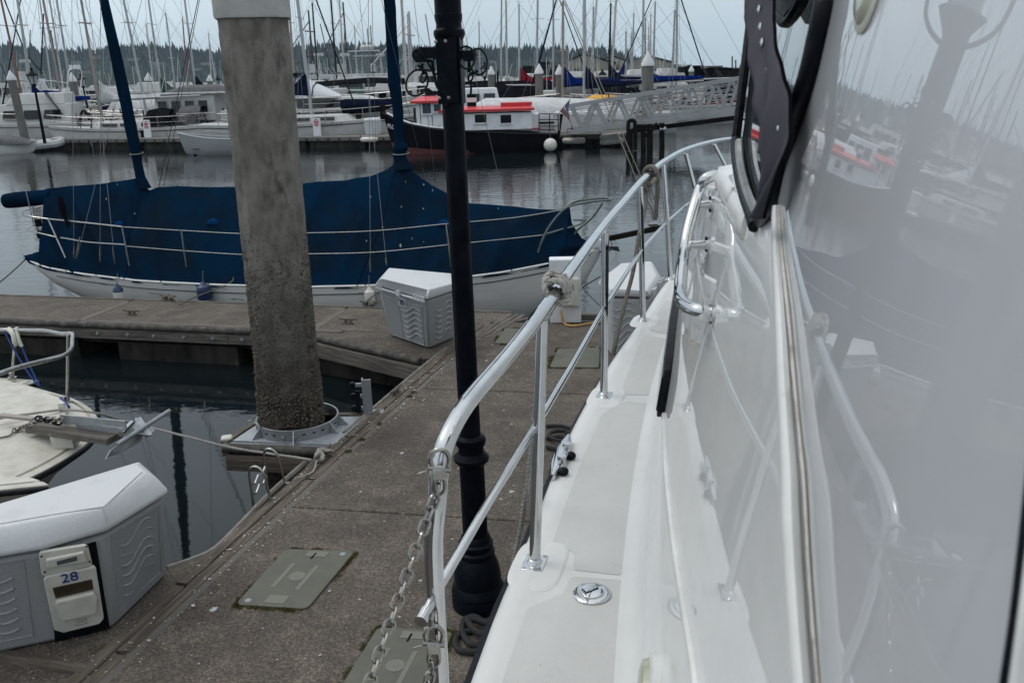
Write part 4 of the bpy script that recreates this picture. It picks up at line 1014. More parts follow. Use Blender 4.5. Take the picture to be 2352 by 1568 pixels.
# flat black sheet stands for the dark of the recess behind the pedestal
b = MB(); b.slab([q(-.02 + .0, -.02) , q(.86, -.02), q(.86, .93), q(-.02, .93)][0:0] or [q(.03, 0.0), q(.93, 0.0), q(.84, .90), q(.06, .90)], n28, .004); b.build('recess_panel', MAT['rubber'], box28, smooth=0)
ped = thing('shore_power_pedestal', 'cream plastic power pedestal numbered 28 set into the front of the dock box', 'power pedestal', V((bFR.x, bFR.y, 0)))
def qq(px, py, off=0.0):
    return onpl(px, py, bFL + n28 * off, n28)
def ped_panel(px, off, th, mat, name, par, bev=.006, label=None):
    b = MB(); P = [qq(x, y, off) for x, y in px]; b.slab(P, n28, th); 
    return b.build(name, MAT[mat], par, smooth=0, bevel=bev)
pu = ped_panel([(102, 1318), (95, 1312), (89, 1268), (94, 1262), (196, 1246), (202, 1251), (211, 1288), (206, 1294)], .008, .022, 'plastic_cream', 'upper_housing', ped)
ped_panel([(108, 1300), (105, 1280), (192, 1262), (200, 1285)], .03, .022, 'plastic_cream', 'meter_hood', ped, .008)
ped_panel([(131, 1297), (130, 1288), (176, 1276), (178, 1286)], .052, .003, 'glass_mid', 'meter_window', ped, .001)
pl_ = ped_panel([(125, 1438), (100, 1325), (106, 1316), (214, 1294), (220, 1300), (238, 1412), (228, 1424), (146, 1444)], .008, .03, 'plastic_cream', 'lower_housing', ped)
ped_panel([(128, 1373), (121, 1349), (211, 1329), (215, 1352)], .038, .004, 'plastic_brown', 'brown_window', ped, .001)
ped_panel([(143, 1420), (126, 1382), (129, 1374), (215, 1354), (223, 1368), (222, 1402)], .038, .028, 'plastic_cream', 'plug_hood', ped, .01)
for x, y in ((95, 1277), (199, 1254), (103, 1313), (206, 1289)):
    b = MB(); b.lathe(qq(x, y, .03), [(.006, 0), (.006, .002)], seg=8, axis=n28); b.build('screw', MAT['rubber'], ped)
b = MB(); P = [qq(172 + x, 1424 + y, .039) for x, y in ((0, 0), (26, -5), (28, 6), (2, 12))]; b.tube(P, .0012, seg=4, closed=True)
b.tube(smooth_path([qq(178, 1431, .0395), qq(184, 1424, .0395), qq(190, 1428, .0395), qq(196, 1420, .0395)], 3), .001, seg=4); b.build('embossed_badge', MAT['ink_black'], ped)
rt28 = ax28; text_mesh('number', '28', .088, qq(160, 1326, .041), (bFR - bFL), FLt - bFL, MAT['ink_blue'], ped)
# lid badge, hole and rust
b = MB(); zc_ = .70
bd = [atz(x, y, .765) for x, y in ((96, 1186), (158, 1177), (165, 1193), (102, 1206))]
b.tube(bd, .0022, seg=5, closed=True)
b.tube(smooth_path([atz(x, y, .766) for x, y in ((108, 1198), (118, 1188), (130, 1194), (140, 1184), (152, 1190), (140, 1195), (125, 1197))], 3), .0016, seg=4); b.build('embossed_badge', MAT['plastic_grey'], box28)
b = MB(); b.lathe(atz(229, 1197, .725), [(.014, 0), (.014, .004), (.006, .005)], seg=10); b.build('lid_bolt', MAT['galv'], box28)
b = MB(); b.tube([c_ + V((0, 0, .003)) for c_ in [atz(0, 1203, ZC), atz(120, 1182, ZC), atz(238, 1164, ZC), atz(326, 1084, ZC)]], .0035, seg=6); b.build('lid_bead', MAT['plastic_lid'], box28)

# box 29
c29 = V((-1.15, 10.15, 0))
bA, bB, bC = atz(893, 768, 0), atz(985, 801, 0), atz(1044, 776, 0)
rA, rB, rC = atz(868, 652, .72), atz(980, 684, .72), atz(1052, 660, .72)
rD = atz(1046, 634, .72); rE = atz(893, 622, .74)
rim29 = [rA, rB, rC, rD, rE]; cc = sum(rim29, V((0, 0, 0))) / 5
base29 = [bA, bB, bC, dr(rD, cc, .8), dr(rE, cc, .75)]
cr29 = [atz(878, 640, .84), atz(985, 664, .80), atz(1036, 652, .80), atz(1020, 630, .84), atz(898, 616, .86)]
box29 = thing('dock_box', 'pale grey dock box numbered 29 at the corner of finger pier and walkway', 'dock box', V((bB.x, bB.y, 0)), 0, 'corner dock boxes')
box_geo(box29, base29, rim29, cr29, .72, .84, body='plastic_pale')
q, n29 = face(bA, bB, rA, rB)
b = MB(); b.slab([q(.10, .02), q(.40, .02), q(.40, .80), q(.10, .80)], n29, .004); b.build('recess_panel', MAT['plastic_pale'], box29, smooth=0)
panel_waves(box29, bA, bB, rA, rB, cnt=6, s0=.45, s1=.86, t0=.14, t1=.66, r=.010, mat='plastic_pale'); panel_waves(box29, bB, bC, rB, rC, cnt=6, s0=.3, s1=.8, t0=.18, t1=.72, r=.010, mat='plastic_pale')
groove_panel(box29, bA, bB, rA, rB, .10, .90, .04, .80, d=.005, mat='plastic_pale')
b = MB(); b.slab([q(.40, .70), q(.57, .70), q(.57, .86), q(.40, .86)], n29, .006); b.build('number_plate', MAT['white_paint'], box29, smooth=0)
text_mesh('number', '29', .105, q(.485, .78) + n29 * .010, (bB - bA), rA - bA, MAT['ink_blue'], box29)
b = MB()
for s_ in (.02, .07, .12, .80, .86, .92, .97):
    p = q(s_, .985) + n29 * .03; b.obox(p + V((0, 0, -.035)), p + V((0, 0, .03)), .022, .03)
b.tube([q(0, .965) + n29 * .035, q(1, .965) + n29 * .035], .014, seg=7); b.box(q(.5, .99) + n29 * .035, (.07, .05, .06), rz=math.atan2((bB - bA).y, (bB - bA).x)); b.build('latch', MAT['plastic_lid'], box29, smooth=0)

# third box, seen behind the rail posts
r3 = [atz(1378, 650, .74), atz(1402, 676, .74), atz(1492, 678, .74), atz(1518, 645, .74), atz(1500, 612, .74), atz(1440, 612, .74)]
cc = sum(r3, V((0, 0, 0))) / 6; b3 = [dr(p, cc, .86) for p in r3]
k3 = [atz(1385, 640, .82), atz(1402, 662, .80), atz(1482, 668, .80), atz(1506, 632, .84), atz(1494, 600, .86), atz(1425, 605, .86)]
box3 = thing('dock_box', 'third pale dock box, half hidden behind the rail posts and boat deck', 'dock box', V((cc.x, cc.y, 0)), 0, 'corner dock boxes')
box_geo(box3, b3, r3, k3, .74, .84, body='plastic_pale'); panel_waves(box3, b3[1], b3[2], r3[1], r3[2], cnt=7, s0=.05, s1=.6, t0=.15, t1=.8, r=.010, mat='plastic_pale')
b = MB()
for s_ in (.1, .2, .6, .75, .9):
    p = r3[2].lerp(r3[3], s_) + V((.03, -.01, .02)); b.box(p, (.04, .03, .06))
b.build('latch', MAT['plastic_lid'], box3, smooth=0)

# power post
pp_ = thing('power_post', 'tall white power post with yellow cord at the walkway end', 'power post', atz(1300, 742, 0))
base_ = atz(1300, 742, 0)
lw = (atz(1336, 742, 0) - atz(1265, 742, 0)).length
tz = aty(1300, 596, base_.y).z
b = MB(); b.box(base_ + V((0, .1, tz / 2)), (lw, .20, tz), rz=-.03); b.build('post', MAT['white_paint'], pp_, smooth=0, bevel=.012)
b = MB(); p = aty(1309, 671, base_.y - .02); b.box(p, (.23, .06, .36)); b.build('socket_cover', MAT['plastic_cream'], pp_, smooth=0, bevel=.02)
b = MB(); p = aty(1308, 661, base_.y - .055); b.box(p, (.10, .01, .075)); b.build('socket_window', MAT['pvc_light'], pp_, smooth=0)
b = MB(); p = aty(1306, 690, base_.y - .055); b.box(p, (.13, .05, .12), taper=.8); b.build('socket_hood', MAT['plastic_cream'], pp_, smooth=0, bevel=.01)
b = MB(); p = aty(1287, 629, base_.y - .005); b.box(p, (.10, .006, .03)); b.build('label_strip', MAT['cord_yellow'], pp_, smooth=0)
b = MB(); b.tube(smooth_path([aty(1289, 712, base_.y - .05), aty(1290, 722, base_.y - .06), atz(1296, 742, .02), atz(1312, 748, .02), atz(1335, 746, .02), atz(1380, 738, .02)], 5), .013, seg=7)
tag(b.build('extension_cord', MAT['cord_yellow']), 'yellow cord looping from the white power post onto the walkway', 'power cord')
b = MB(); b.tube(smooth_path([aty(1338, 660, base_.y), aty(1355, 680, base_.y - .4), aty(1376, 700, base_.y - .8)], 4), .008, seg=5); b.tube(smooth_path([aty(1338, 660, base_.y), aty(1360, 646, base_.y - .3), aty(1378, 636, base_.y - .6)], 4), .008, seg=5)
tag(b.build('dark_cable', MAT['wire_dark']), 'dark cables between the power post and the third dock box', 'cable')

# ================================================================== BLUE COVERED KETCH
MID = 1.75
def kp(px, py, v): return onpl(px, py, fl(0, v), DV)
def kl(px, py, v):
    P = kp(px, py, v) - A0; return P.dot(DU), P.z
ketch = thing('sailboat', 'white two masted sailboat wrapped in a dark blue cover alongside the finger pier', 'sailboat', fl(-.3, MID, -.5))
hbt = [(-5.29, .02), (-5.0, .30), (-4.4, .62), (-3.54, .90), (-2.4, 1.18), (-.92, 1.34), (.5, 1.38), (1.57, 1.35), (2.5, 1.2), (3.2, .93), (3.85, .55), (4.3, .2), (4.52, .02)]
sht = [(-5.29, .235), (-4.4, .19), (-3.54, .17), (-2.0, .155), (-.92, .165), (.5, .18), (1.57, .225), (2.6, .30), (3.4, .36), (4.0, .43), (4.52, .53)]
kbt = [(-5.29, .20), (-4.9, .02), (-4.4, -.22), (-3.6, -.50), (-2.6, -.75), (-1, -.95), (2, -.95), (3.2, -.7), (3.9, -.4), (4.3, 0), (4.52, .40)]
def ksec(u_, n=9):
    hb, sh, kb = interp(hbt, u_), interp(sht, u_), interp(kbt, u_); P = []
    for k in range(n):     # near sheer -> keel -> far sheer
        t = k / (n - 1); a = (t - .5) * PI
        P.append(fl(u_, MID + hb * math.copysign(abs(math.sin(a)) ** .62, a), sh - (sh - kb) * max(math.cos(a), 0) ** .75))
    return P
us = [-5.29 + 9.81 * k / 44 for k in range(45)]
b = MB(); b.loft([ksec(u_, 15) for u_ in us]); b.build('hull', MAT['white_old'], ketch, smooth=60)
b = MB(); b.loft([[fl(u_, MID - interp(hbt, u_), interp(sht, u_) - .012), fl(u_, MID + interp(hbt, u_), interp(sht, u_) - .012)] for u_ in us]); b.build('deck', MAT['white_old'], ketch)
def stripe(dz, r, mat, u0, u1, name):
    b = MB(); P = []
    for k in range(50):
        u_ = u0 + (u1 - u0) * k / 49; hb, sh, kb = interp(hbt, u_), interp(sht, u_), interp(kbt, u_)
        # point on the hull section at depth dz under the sheer
        c_ = min(dz / max(sh - kb, .05), 1) ** (1 / .75); a = -math.acos(min(c_, 1)); P.append(fl(u_, MID - hb * abs(math.sin(a)) ** .62 - .004, sh - dz))
    b.tube(P, r, seg=5); b.build(name, mat, ketch)
stripe(.13, .007, MAT['stripe_black'], -4.2, 4.2, 'cove_stripe'); stripe(.015, .016, MAT['gel_trim'], -5.1, 4.45, 'toe_rail')
def hull_pt(u_, dz, o_=.004):
    hb, sh, kb = interp(hbt, u_), interp(sht, u_), interp(kbt, u_); c_ = min(dz / max(sh - kb, .05), 1) ** (1 / .75); a = -math.acos(min(c_, 1)); return fl(u_, MID - hb * abs(math.sin(a)) ** .62 - o_, sh - dz)
b = MB(); rr = random.Random(77)
for u0, dz0, wd, hh, n_ in ((-.72, .22, .22, .02, 6), (-.95, .34, .5, .028, 8), (-.2, .20, .14, .03, 4), (-3.3, .14, .3, .012, 5), (2.1, .28, .25, .015, 4), (1.3, .12, .1, .02, 3), (3.7, .12, .25, .02, 5), (-2.2, .2, .35, .01, 4)):
    for k in range(n_):
        uc = u0 + wd * k / n_; w_ = wd / n_ * rr.uniform(.6, 1.3); h_ = hh * rr.uniform(.3, 1); d_ = dz0 + rr.uniform(-.006, .006)
        b.add([hull_pt(uc, d_), hull_pt(uc + w_, d_ + rr.uniform(-.004, .004)), hull_pt(uc + w_ * rr.uniform(.7, 1), d_ + h_), hull_pt(uc + w_ * .2, d_ + h_ * rr.uniform(.5, 1))], [(0, 1, 2, 3)])
b.build('flaked_paint', MAT['canvas_grey'], ketch, smooth=0, kind='stuff')
# tarpaulin cover
ridge_px = [(108, 433), (150, 429), (212, 424), (270, 417), (300, 412), (314, 408), (330, 424), (345, 437), (362, 431), (412, 427), (500, 430), (560, 428), (640, 424), (740, 418), (800, 413), (850, 405), (885, 392), (905, 378), (920, 368), (938, 382), (960, 402), (1000, 430), (1045, 452), (1080, 467), (1130, 470), (1180, 473), (1240, 481), (1280, 482), (1308, 474)]
rid = [kl(x, y, MID) for x, y in ridge_px]
rid_t = [(u_, z) for u_, z in rid]
UL, UR = rid_t[0][0], rid_t[-1][0]
def csec(u_, side=-1, n=22, zr=None):
    hb, sh = interp(hbt, u_), interp(sht, u_); zr = zr if zr is not None else interp(rid_t, u_); P = []
    tent = math.exp(-((u_ - 1.55) / .55) ** 2) + .6 * math.exp(-((u_ + 2.9) / .45) ** 2)
    for k in range(n + 1):
        t = k / n; y = hb * (1 - t) * (1 - .02) + .02
        bow_ = .10 * math.sin(t * PI) * (1 - tent) - .10 * tent * math.sin(t * PI)
        y += bow_ * (.6 if t < .6 else .4)
        z = (sh - .06) + (zr - sh + .06) * (t ** .92)
        q = fl(u_, MID + side * y, z)
        # folds run from the masts down to the sheer
        ph = u_ * 3.4 + (1 - t) * (u_ - 1.5) * .9
        amp = .046 * (.35 + t * (1 - t) * 3)
        w_ = (1 - abs(math.sin(ph * 1.1 + 2.5 * noise.noise(q * .7)))) ** 3 * 1.6 + math.sin(ph * 2.1 + 2 * noise.noise(q * .8)) * .4 + noise.noise(V((u_ * 2.2, t * 1.3, side))) * 1.3 + noise.noise(V((u_ * 6 + t * 3, t * 3, side + 5))) * .5
        q += DV * (side * amp * w_) + V((0, 0, amp * w_ * .4))
        P.append(q)
    return P
def make_cover(name, uA, uB, nn):
    b = MB(); ul = [uA + (uB - uA) * k / nn for k in range(nn + 1)]
    S1 = [csec(u_, -1) for u_ in ul]; S2 = [csec(u_, 1)[::-1][1:] for u_ in ul]
    for i, u_ in enumerate(ul):
        S2[i][0:0] = []
    full = [a + c_ for a, c_ in zip(S1, S2)]
    b.loft(full, cap0=False, cap1=False)
    b.add(full[0], [tuple(range(len(full[0])))]); b.add(full[-1], [tuple(range(len(full[-1])))[::-1]])
    return b
b = make_cover('c', UL, UR, 150); cover = thing('boat_cover', 'dark blue tarpaulin tented over both masts of the two masted sailboat', 'boat cover', fl(0, MID, .2))
b.build('tarpaulin', MAT['canvas_blue'], cover, smooth=70)
# low skirts at stern and bow
b = MB(); S = []
for k in range(25):
    t = k / 24; u_ = -5.27 + (UL + .05 + 5.27) * t; zr = interp(sht, u_) + .02 + .24 * t ** 1.3
    S.append(csec(u_, -1, 10, zr) + csec(u_, 1, 10, zr)[::-1][1:])
b.loft(S); b.build('skirt', MAT['canvas_blue'], cover, smooth=70); b = MB()
S = []
for k in range(9):
    t = k / 8; u_ = UR - .02 + (4.42 - UR) * t; zr = interp(sht, u_) + .02 + .52 * (1 - t) ** 1.2
    S.append(csec(u_, -1, 10, zr) + csec(u_, 1, 10, zr)[::-1][1:])
b.loft(S); b.build('skirt', MAT['canvas_blue'], cover, smooth=70)
rr = random.Random(9); b = MB()
for px, py in [(1370 / 2.296 + 0, 0)] * 0 + [(588 + 1350 / 4, 392 + 680 / 4), (588 + 1450 / 4, 392 + 390 / 4), (588 + 1540 / 4, 392 + 650 / 4), (588 + 1430 / 4, 392 + 625 / 4), (588 + 1272 / 4, 392 + 370 / 4), (588 + 1123 / 4, 392 + 522 / 4), (588 + 1025 / 4, 392 + 630 / 4), (588 + 1485 / 4, 392 + 232 / 4), (588 + 2110 / 4, 392 + 396 / 4), (588 + 940 / 4, 392 + 260 / 4), (730 / 4, 392 + 295 / 4), (690 / 4, 392 + 495 / 4), (1078 / 4, 392 + 422 / 4), (810 / 4, 392 + 160 / 4), (588 + 1240 / 4, 392 + 130 / 4), (588 + 1385 / 4, 392 + 60 / 4)]:
    u_, z = kl(px, py, .95); t = (z - interp(sht, u_)) / (interp(rid_t, u_) - interp(sht, u_)); hb = interp(hbt, u_)
    big = px in (588 + 1350 / 4,)
    r = .03 if big else rr.uniform(.008, .018)
    P = csec(u_, -1)[min(max(int(t * 22), 1), 21)]
    k = 9; cen = P - DV * .012; vs = [cen - DV * .004]
    for i in range(k): a = 2 * PI * i / k; q = cen + DU * (math.cos(a) * r * rr.uniform(.3, .8)) + V((0, 0, 1)) * (math.sin(a) * r * rr.uniform(.8, 1.9)); vs.append(q)
    b.add(vs, [(0, 1 + i, 1 + (i + 1) % k) for i in range(k)])
b.build('gull_droppings', MAT['droppings'], cover, smooth=0, kind='stuff')
for i, (px, py) in enumerate([(232, 392 + 525 / 4), (466, 524), (588 + 1640 / 4, 392 + 530 / 4)]):
    u_, z = kl(px, py, .8); t = (z - interp(sht, u_)) / (interp(rid_t, u_) - interp(sht, u_)); P = csec(u_, -1)[min(max(int(t * 22), 1), 21)]
    b = MB(); b.loft([[P + DU * (.09 * math.cos(a) * s_) + V((0, 0, .075 * math.sin(a) * s_ * (1.0 if a < PI else .4) + .0)) - DV * d for a in [2 * PI * k / 12 for k in range(12)]] for s_, d in ((1, -.03), (.95, .03), (.4, .055))], closed=True, cap1=True)
    b.build('vent_hood', MAT['canvas_vent'], cover)
b = MB()
for u_ in [-4.6, -4.3, -3.9, -3.2, -2.7, -2.6, -1.9, -1.1, -1.05, .2, 1.3, 1.42, 1.7, 2.72, 2.8, 3.4, 3.9]:
    P = fl(u_, MID - interp(hbt, u_) * .99 - .03, interp(sht, u_) - .0); b.lathe(P, [(.012, 0), (.012, .004), (.005, .005)], seg=8, axis=-DV)
b.build('grommets', MAT['chain'], cover)
# seam lines of the cover
for ua in (-2.88, 1.54):
    b = MB(); P = [csec(ua + .25 * (1 - t / 22) * (1 if ua > 0 else -1) * (-1), -1)[t] - DV * .006 for t in range(0, 23)]; b.tube(P, .006, seg=5); b.build('seam', MAT['canvas_navy'], cover)
# boom end sleeve over the stern
cxs = [kl(x, y, MID) for x, y in ((122, 452), (80, 455), (40, 459), (14, 462))]
b = MB(); rad = [.135, .13, .125, .05]; P = [fl(u_, MID, z) for u_, z in cxs]
b.tube(smooth_path(P, 4), [interp([(0, .125), (4, .125), (8, .13), (12, .12)], k) for k in range(13)], seg=12); 
e1 = kp(18, 470, MID); 
b.build('boom_sleeve', MAT['canvas_blue'], cover)
# masts in their sleeves
def sleeve(pts, wd, name, parent):
    b = MB(); P = [kp(x, y, MID) for x, y in pts]; n = len(P); W = []
    for i in range(n): W.append(wd[i] if isinstance(wd, list) else wd)
    Q = []; WW = []
    for i in range(n - 1):
        for k in range(8): t = k / 8; Q.append(P[i].lerp(P[i + 1], t)); WW.append(W[i] + (W[i + 1] - W[i]) * t)
    Q.append(P[-1]); WW.append(W[-1]); S = []
    for i, q in enumerate(Q):
        ring = []
        for k in range(12):
            a = 2 * PI * k / 12; r = WW[i] * (1 + .10 * noise.noise(q * 5 + V((math.cos(a), math.sin(a), 0)))) * (1.12 if abs(math.sin(a)) > .9 else 1)
            ring.append(q + DU * (math.cos(a) * r) + DV * (math.sin(a) * r))
        S.append(ring)
    b.loft(S, closed=True, cap0=True, cap1=True, flip=True); return b.build(name, MAT['canvas_blue'], parent, smooth=60)
def ext(p, q, L):      # prolong upward beyond the frame
    return q
mz = thing('mizzen_mast', 'shorter left mast of the two masted boat in its blue sleeve', 'mast', kp(322, 430, MID)); mz.name = 'mast_in_sleeve'
sleeve([(333, 432), (322, 405), (315, 372), (312, 350), (282, 200), (262, 110), (243, 22), (234, -20)], [.10, .075, .072, .088, .092, .082, .072, .065], 'sleeve', mz)
b = MB(); P = [kp(236, -12, MID), kp(205, -190, MID)]; b.tube([kp(238, 10, MID), kp(150, -420, MID)], .045, seg=10); b.build('bare_mast', MAT['alu_white'], mz)
mn = thing('mast_in_sleeve', 'taller middle mast of the two masted boat in its blue sleeve, by the lamp post', 'mast', kp(922, 380, MID))
sleeve([(925, 388), (922, 372), (917, 358), (921, 340), (918, 325), (912, 230), (906, 195), (898, 60), (893, -20), (870, -500)], [.16, .105, .095, .115, .075, .078, .092, .082, .085, .08], 'sleeve', mn)
for o_, x, y, r in ((mz, 314, 352, .10), (mn, 921, 352, .118)):
    b = MB(); c_ = kp(x, y, MID); b.tube([c_ + DU * (r * math.cos(a)) + DV * (r * math.sin(a)) + V((0, 0, .012 * math.sin(a))) for a in [2 * PI * k / 20 for k in range(20)]], .006, seg=5, closed=True); b.build('lashing', MAT['rope_grey'], o_)
# rails and lifelines of the ketch
kr = thing('guard_rail', 'steel stanchions, wires and stern rail round the blue covered sailboat', 'guard rail', fl(0, .4, .2))
def near_v(u_): return MID - interp(hbt, u_) * .97
def rail_pts(px): 
    out_ = []
    for x, y in px:
        u_, z = kl(x, y, .5)
        for _ in range(4): u_, z = kl(x, y, near_v(u_))
        out_.append(fl(u_, near_v(u_), z))
    return out_
b = MB()
b.tube(smooth_path(rail_pts([(110, 503), (180, 510), (281, 521)]), 4), .013, seg=7)
b.tube(smooth_path(rail_pts([(110, 553 - 5), (140, 546), (200, 556), (288, 512 + 50)]), 4)[4:], .012, seg=7)
P1 = rail_pts([(110, 503)])[0]; P2 = rail_pts([(130, 545)])[0]
b.tube(smooth_path([P1, kp(62, 496, 1.1), kp(50, 491, 1.6), kp(60, 482, 2.2), kp(112, 470, 2.5)], 6), .013, seg=7)
b.tube(smooth_path([P2, kp(76, 532, 1.2), kp(62, 528, 1.6), kp(75, 518, 2.1), kp(114, 506, 2.4)], 6), .012, seg=7)
b.build('stern_rail', MAT['steel_dull'], kr)
for tp, bt in (((111, 453 + 0), (150, 541)), ((281, 469 + 0), (297, 559)), ((416, 478 + 0), (428, 561)), ((1025, 463 + 0), (1036, 560))):
    pass
for (tx, ty, bx, by) in ((110, 503, 150, 592), (280, 468 + 52, 297, 610), (416, 528, 428, 612), (1024, 513, 1036, 612)):
    T_, B_ = rail_pts([(tx, ty), (bx, by)]); b = MB(); b.tube([B_, T_], .012, seg=7); b.build('stanchion', MAT['steel_dull'], kr)
b = MB(); b.tube(smooth_path(rail_pts([(281, 521), (415, 529), (570, 537), (700, 535), (860, 530), (1025, 514), (1180, 500), (1290, 482)]), 4), .0055, seg=5); b.build('lifeline', MAT['steel_dull'], kr)
b = MB(); b.tube(smooth_path(rail_pts([(288, 565), (425, 576), (575, 585), (700, 583), (860, 579), (1030, 562), (1160, 549), (1245, 540)]), 4), .0055, seg=5); b.build('lifeline', MAT['steel_dull'], kr)
pulp = MB()
pulp.tube(smooth_path([kp(1236, 580, 1.25), kp(1245, 553, 1.25), kp(1262, 520, 1.3), kp(1292, 484, 1.35), kp(1320, 470, 1.45), kp(1370, 462, 1.65), kp(1400, 460, MID), kp(1403, 457, 2.0), kp(1385, 455, 2.2), kp(1330, 461, 2.5), kp(1305, 478 - 5, 2.7)], 5), .016, seg=8)
pulp.tube(smooth_path([kp(1384, 466, 1.7), kp(1360, 500, 1.7), kp(1325, 530, 1.7), kp(1312, 552, 1.65), kp(1310, 562, 1.65)], 5), .016, seg=8)
pulp.tube(smooth_path([kp(1247, 540, 1.3), kp(1290, 527, 1.5), kp(1330, 516, 1.72), kp(1345, 505, 1.75)], 4), .014, seg=8)
pulp.tube([kp(1318, 505, 2.4), kp(1345, 505, 1.75)], .014, seg=8)
pulp.build('pulpit', MAT['verdigris'] if False else M('tarnished green pulpit tube', (.13, .16, .15), .5, .4, c2=(.08, .10, .09), vs=20), kr)
# bowsprit
bs_ = thing('bowsprit', 'dark bowsprit with white plank and plough anchor at the bow of the blue covered boat', 'bowsprit', kp(1420, 545, MID))
b = MB(); b.obox(kp(1340, 565, MID), kp(1400, 549, MID), .16, .06); b.build('white_plank', MAT['white_paint'], bs_, smooth=0)
b = MB(); b.obox(kp(1398, 548, MID), kp(1522, 522, MID), .10, .07); b.build('spar', MAT['timber_dark'], bs_, smooth=0, bevel=.01)
b = MB(); b.box(kp(1500, 516, MID), (.13, .09, .035)); b.build('fitting', MAT['chain'], bs_, smooth=0)
b = MB(); b.loft([[kp(1352, 594, MID), kp(1352, 594, MID) + DV * .02], [kp(1395, 566, 1.6), kp(1395, 572, 1.95)], [kp(1420, 566, 1.6), kp(1424, 578, 1.95)]]); b.tube([kp(1404, 556, MID), kp(1408, 570, MID), kp(1390, 582, MID)], .012, seg=6); b.build('anchor', MAT['galv'], bs_)
# rigging of the ketch
kg = thing('rigging', 'wire shrouds and stays of the blue covered two masted sailboat', 'rigging', fl(0, .5, .3))
def wire(x0, y0, x1, y1, v0, v1, r, mat='wire', name='shroud', par=kg):
    b = MB(); P, Q = kp(x0, y0, v0), kp(x1, y1, v1); b.tube([P + (P - Q).normalized() * 3.0, P, Q], r, seg=5); b.build(name, MAT[mat], par)
for a in ((231, 0, 230, 602, 1.2, .62), (234, 300, 264, 606, 1.2, .62), (240, 340, 176, 594, 1.6, .8), (165, 0, 170, 594, 1.2, .75), (846, 0, 851, 624, 1.2, .42), (826, 0, 888, 609, 1.2, .42), (854, 0, 863, 340, 1.6, 2.8), (935, 240, 978, 415, 1.75, 2.6),
          (951, 0, 1000, 420, 1.75, 2.6)): wire(*a, .0038)
wire(455, 0, 365, 428, 1.75, 2.9, .007, 'wire_dark', 'backstay'); wire(447, 60, 376, 430, 1.75, 2.9, .005, 'wire_dark', 'backstay'); wire(390, 330, 420, 428, 1.9, 2.9, .003)
wire(1293, 0, 1500, 505, MID, MID, .0075, 'mast_tan', 'forestay'); wire(1297, 0, 1516, 508, MID, MID, .006, 'mast_tan', 'forestay'); wire(1050, 0, 1160, 468, MID, MID, .0035)
for x0, y0, x1, y1 in ((1478, 440, 1498, 478), (1497, 430, 1508, 470)):
    b = MB(); b.tube([kp(x0, y0, MID), kp((x0 + x1) / 2, (y0 + y1) / 2, MID), kp(x1, y1, MID), kp(x1 + 4, y1 + 30, MID)], [.008, .016, .018, .008], seg=7); b.build('turnbuckle', MAT['chain'], kg)
for x, y0, x2, y1 in ((230, 567, 230, 602), (259, 567, 264, 606), (850, 590, 850, 624), (886, 592, 888, 610), (183, 545, 175, 594), (170, 567, 170, 594)):
    b = MB(); b.tube([kp(x, y0, .45), kp((x + x2) / 2, (y0 + y1) / 2, .45), kp(x2, y1, .45)], [.006, .014, .006], seg=7); b.build('turnbuckle', MAT['chain'], kg)
# stern mooring line of the ketch
b = MB(); b.rope(sag(kp(66, 588, MID), kp(66, 588, MID) + (kp(-60, 690, .6) - kp(66, 588, MID)) * 1.0, .04, 10), .012)
tag(b.build('stern_line', MAT['rope_dark']), 'brown stern line running from the white stern down to the left edge', 'rope')
# outboard / vane gear on the stern
og = thing('stern_gear', 'dark steering gear hanging on the stern rail below the boom sleeve', 'steering gear', kp(85, 540, 1.7))
b = MB(); b.tube([kp(66, 424 + 0, 1.75), kp(80, 500, 1.75), kp(95, 565, 1.75)], .018, seg=7); b.tube([kp(57, 424, 1.6), kp(78, 520, 1.6)], .008, seg=6); b.build('shaft', MAT['steel_dull'], og)
b = MB(); b.box(kp(88, 512, 1.7), (.09, .07, .12)); b.box(kp(102, 538, 1.7), (.22, .1, .12)); b.build('housing', MAT['timber_dark'], og, smooth=0, bevel=.01)
b = MB(); b.tube(smooth_path([kp(137, 452, .9), kp(142, 470, .9), kp(150, 500, .9), kp(158, 525, .9)], 4), [.03, .035, .04, .045, .05, .05, .045, .04, .03, .03, .03, .02, .01], seg=8); b.build('hanging_cover', MAT['canvas_black'], og)
# fenders
def fender_th(px, py, r, h, mat, topmat, label, v=.33, cat='fender', white_low=True):
    P = kp(px, py, v); t = thing('fender', label, cat, P)
    b = MB(); b.lathe(P - V((0, 0, h)), [(r * .3, 0), (r * .9, .01), (r, h * .2), (r, h * .62)], seg=16); b.build('body', MAT[mat], t)
    b = MB(); b.lathe(P - V((0, 0, h)), [(r * 1.0, h * .6), (r * .92, h * .8), (r * .4, h * .95), (r * .2, h * 1.1)], seg=16); b.build('cap', MAT[topmat], t)
    b = MB(); b.rope([P, P + V((0, .03, .10)), P + V((0, .07, .17))], .006); b.build('lanyard', MAT['rope_dark'], t); return t
fender_th(269, 655, .077, .26, 'fender_white', 'fender_blue', 'white fender with dark top hanging nearest the stern of the blue covered boat')
fender_th(466, 650, .105, .25, 'fender_blue', 'fender_blue', 'round blue fender against the peeling hull, beside the coiled rope')
fender_th(848, 682 - 20, .075, .22, 'fender_white', 'fender_white', 'white bulb fender hanging behind dock box 29')

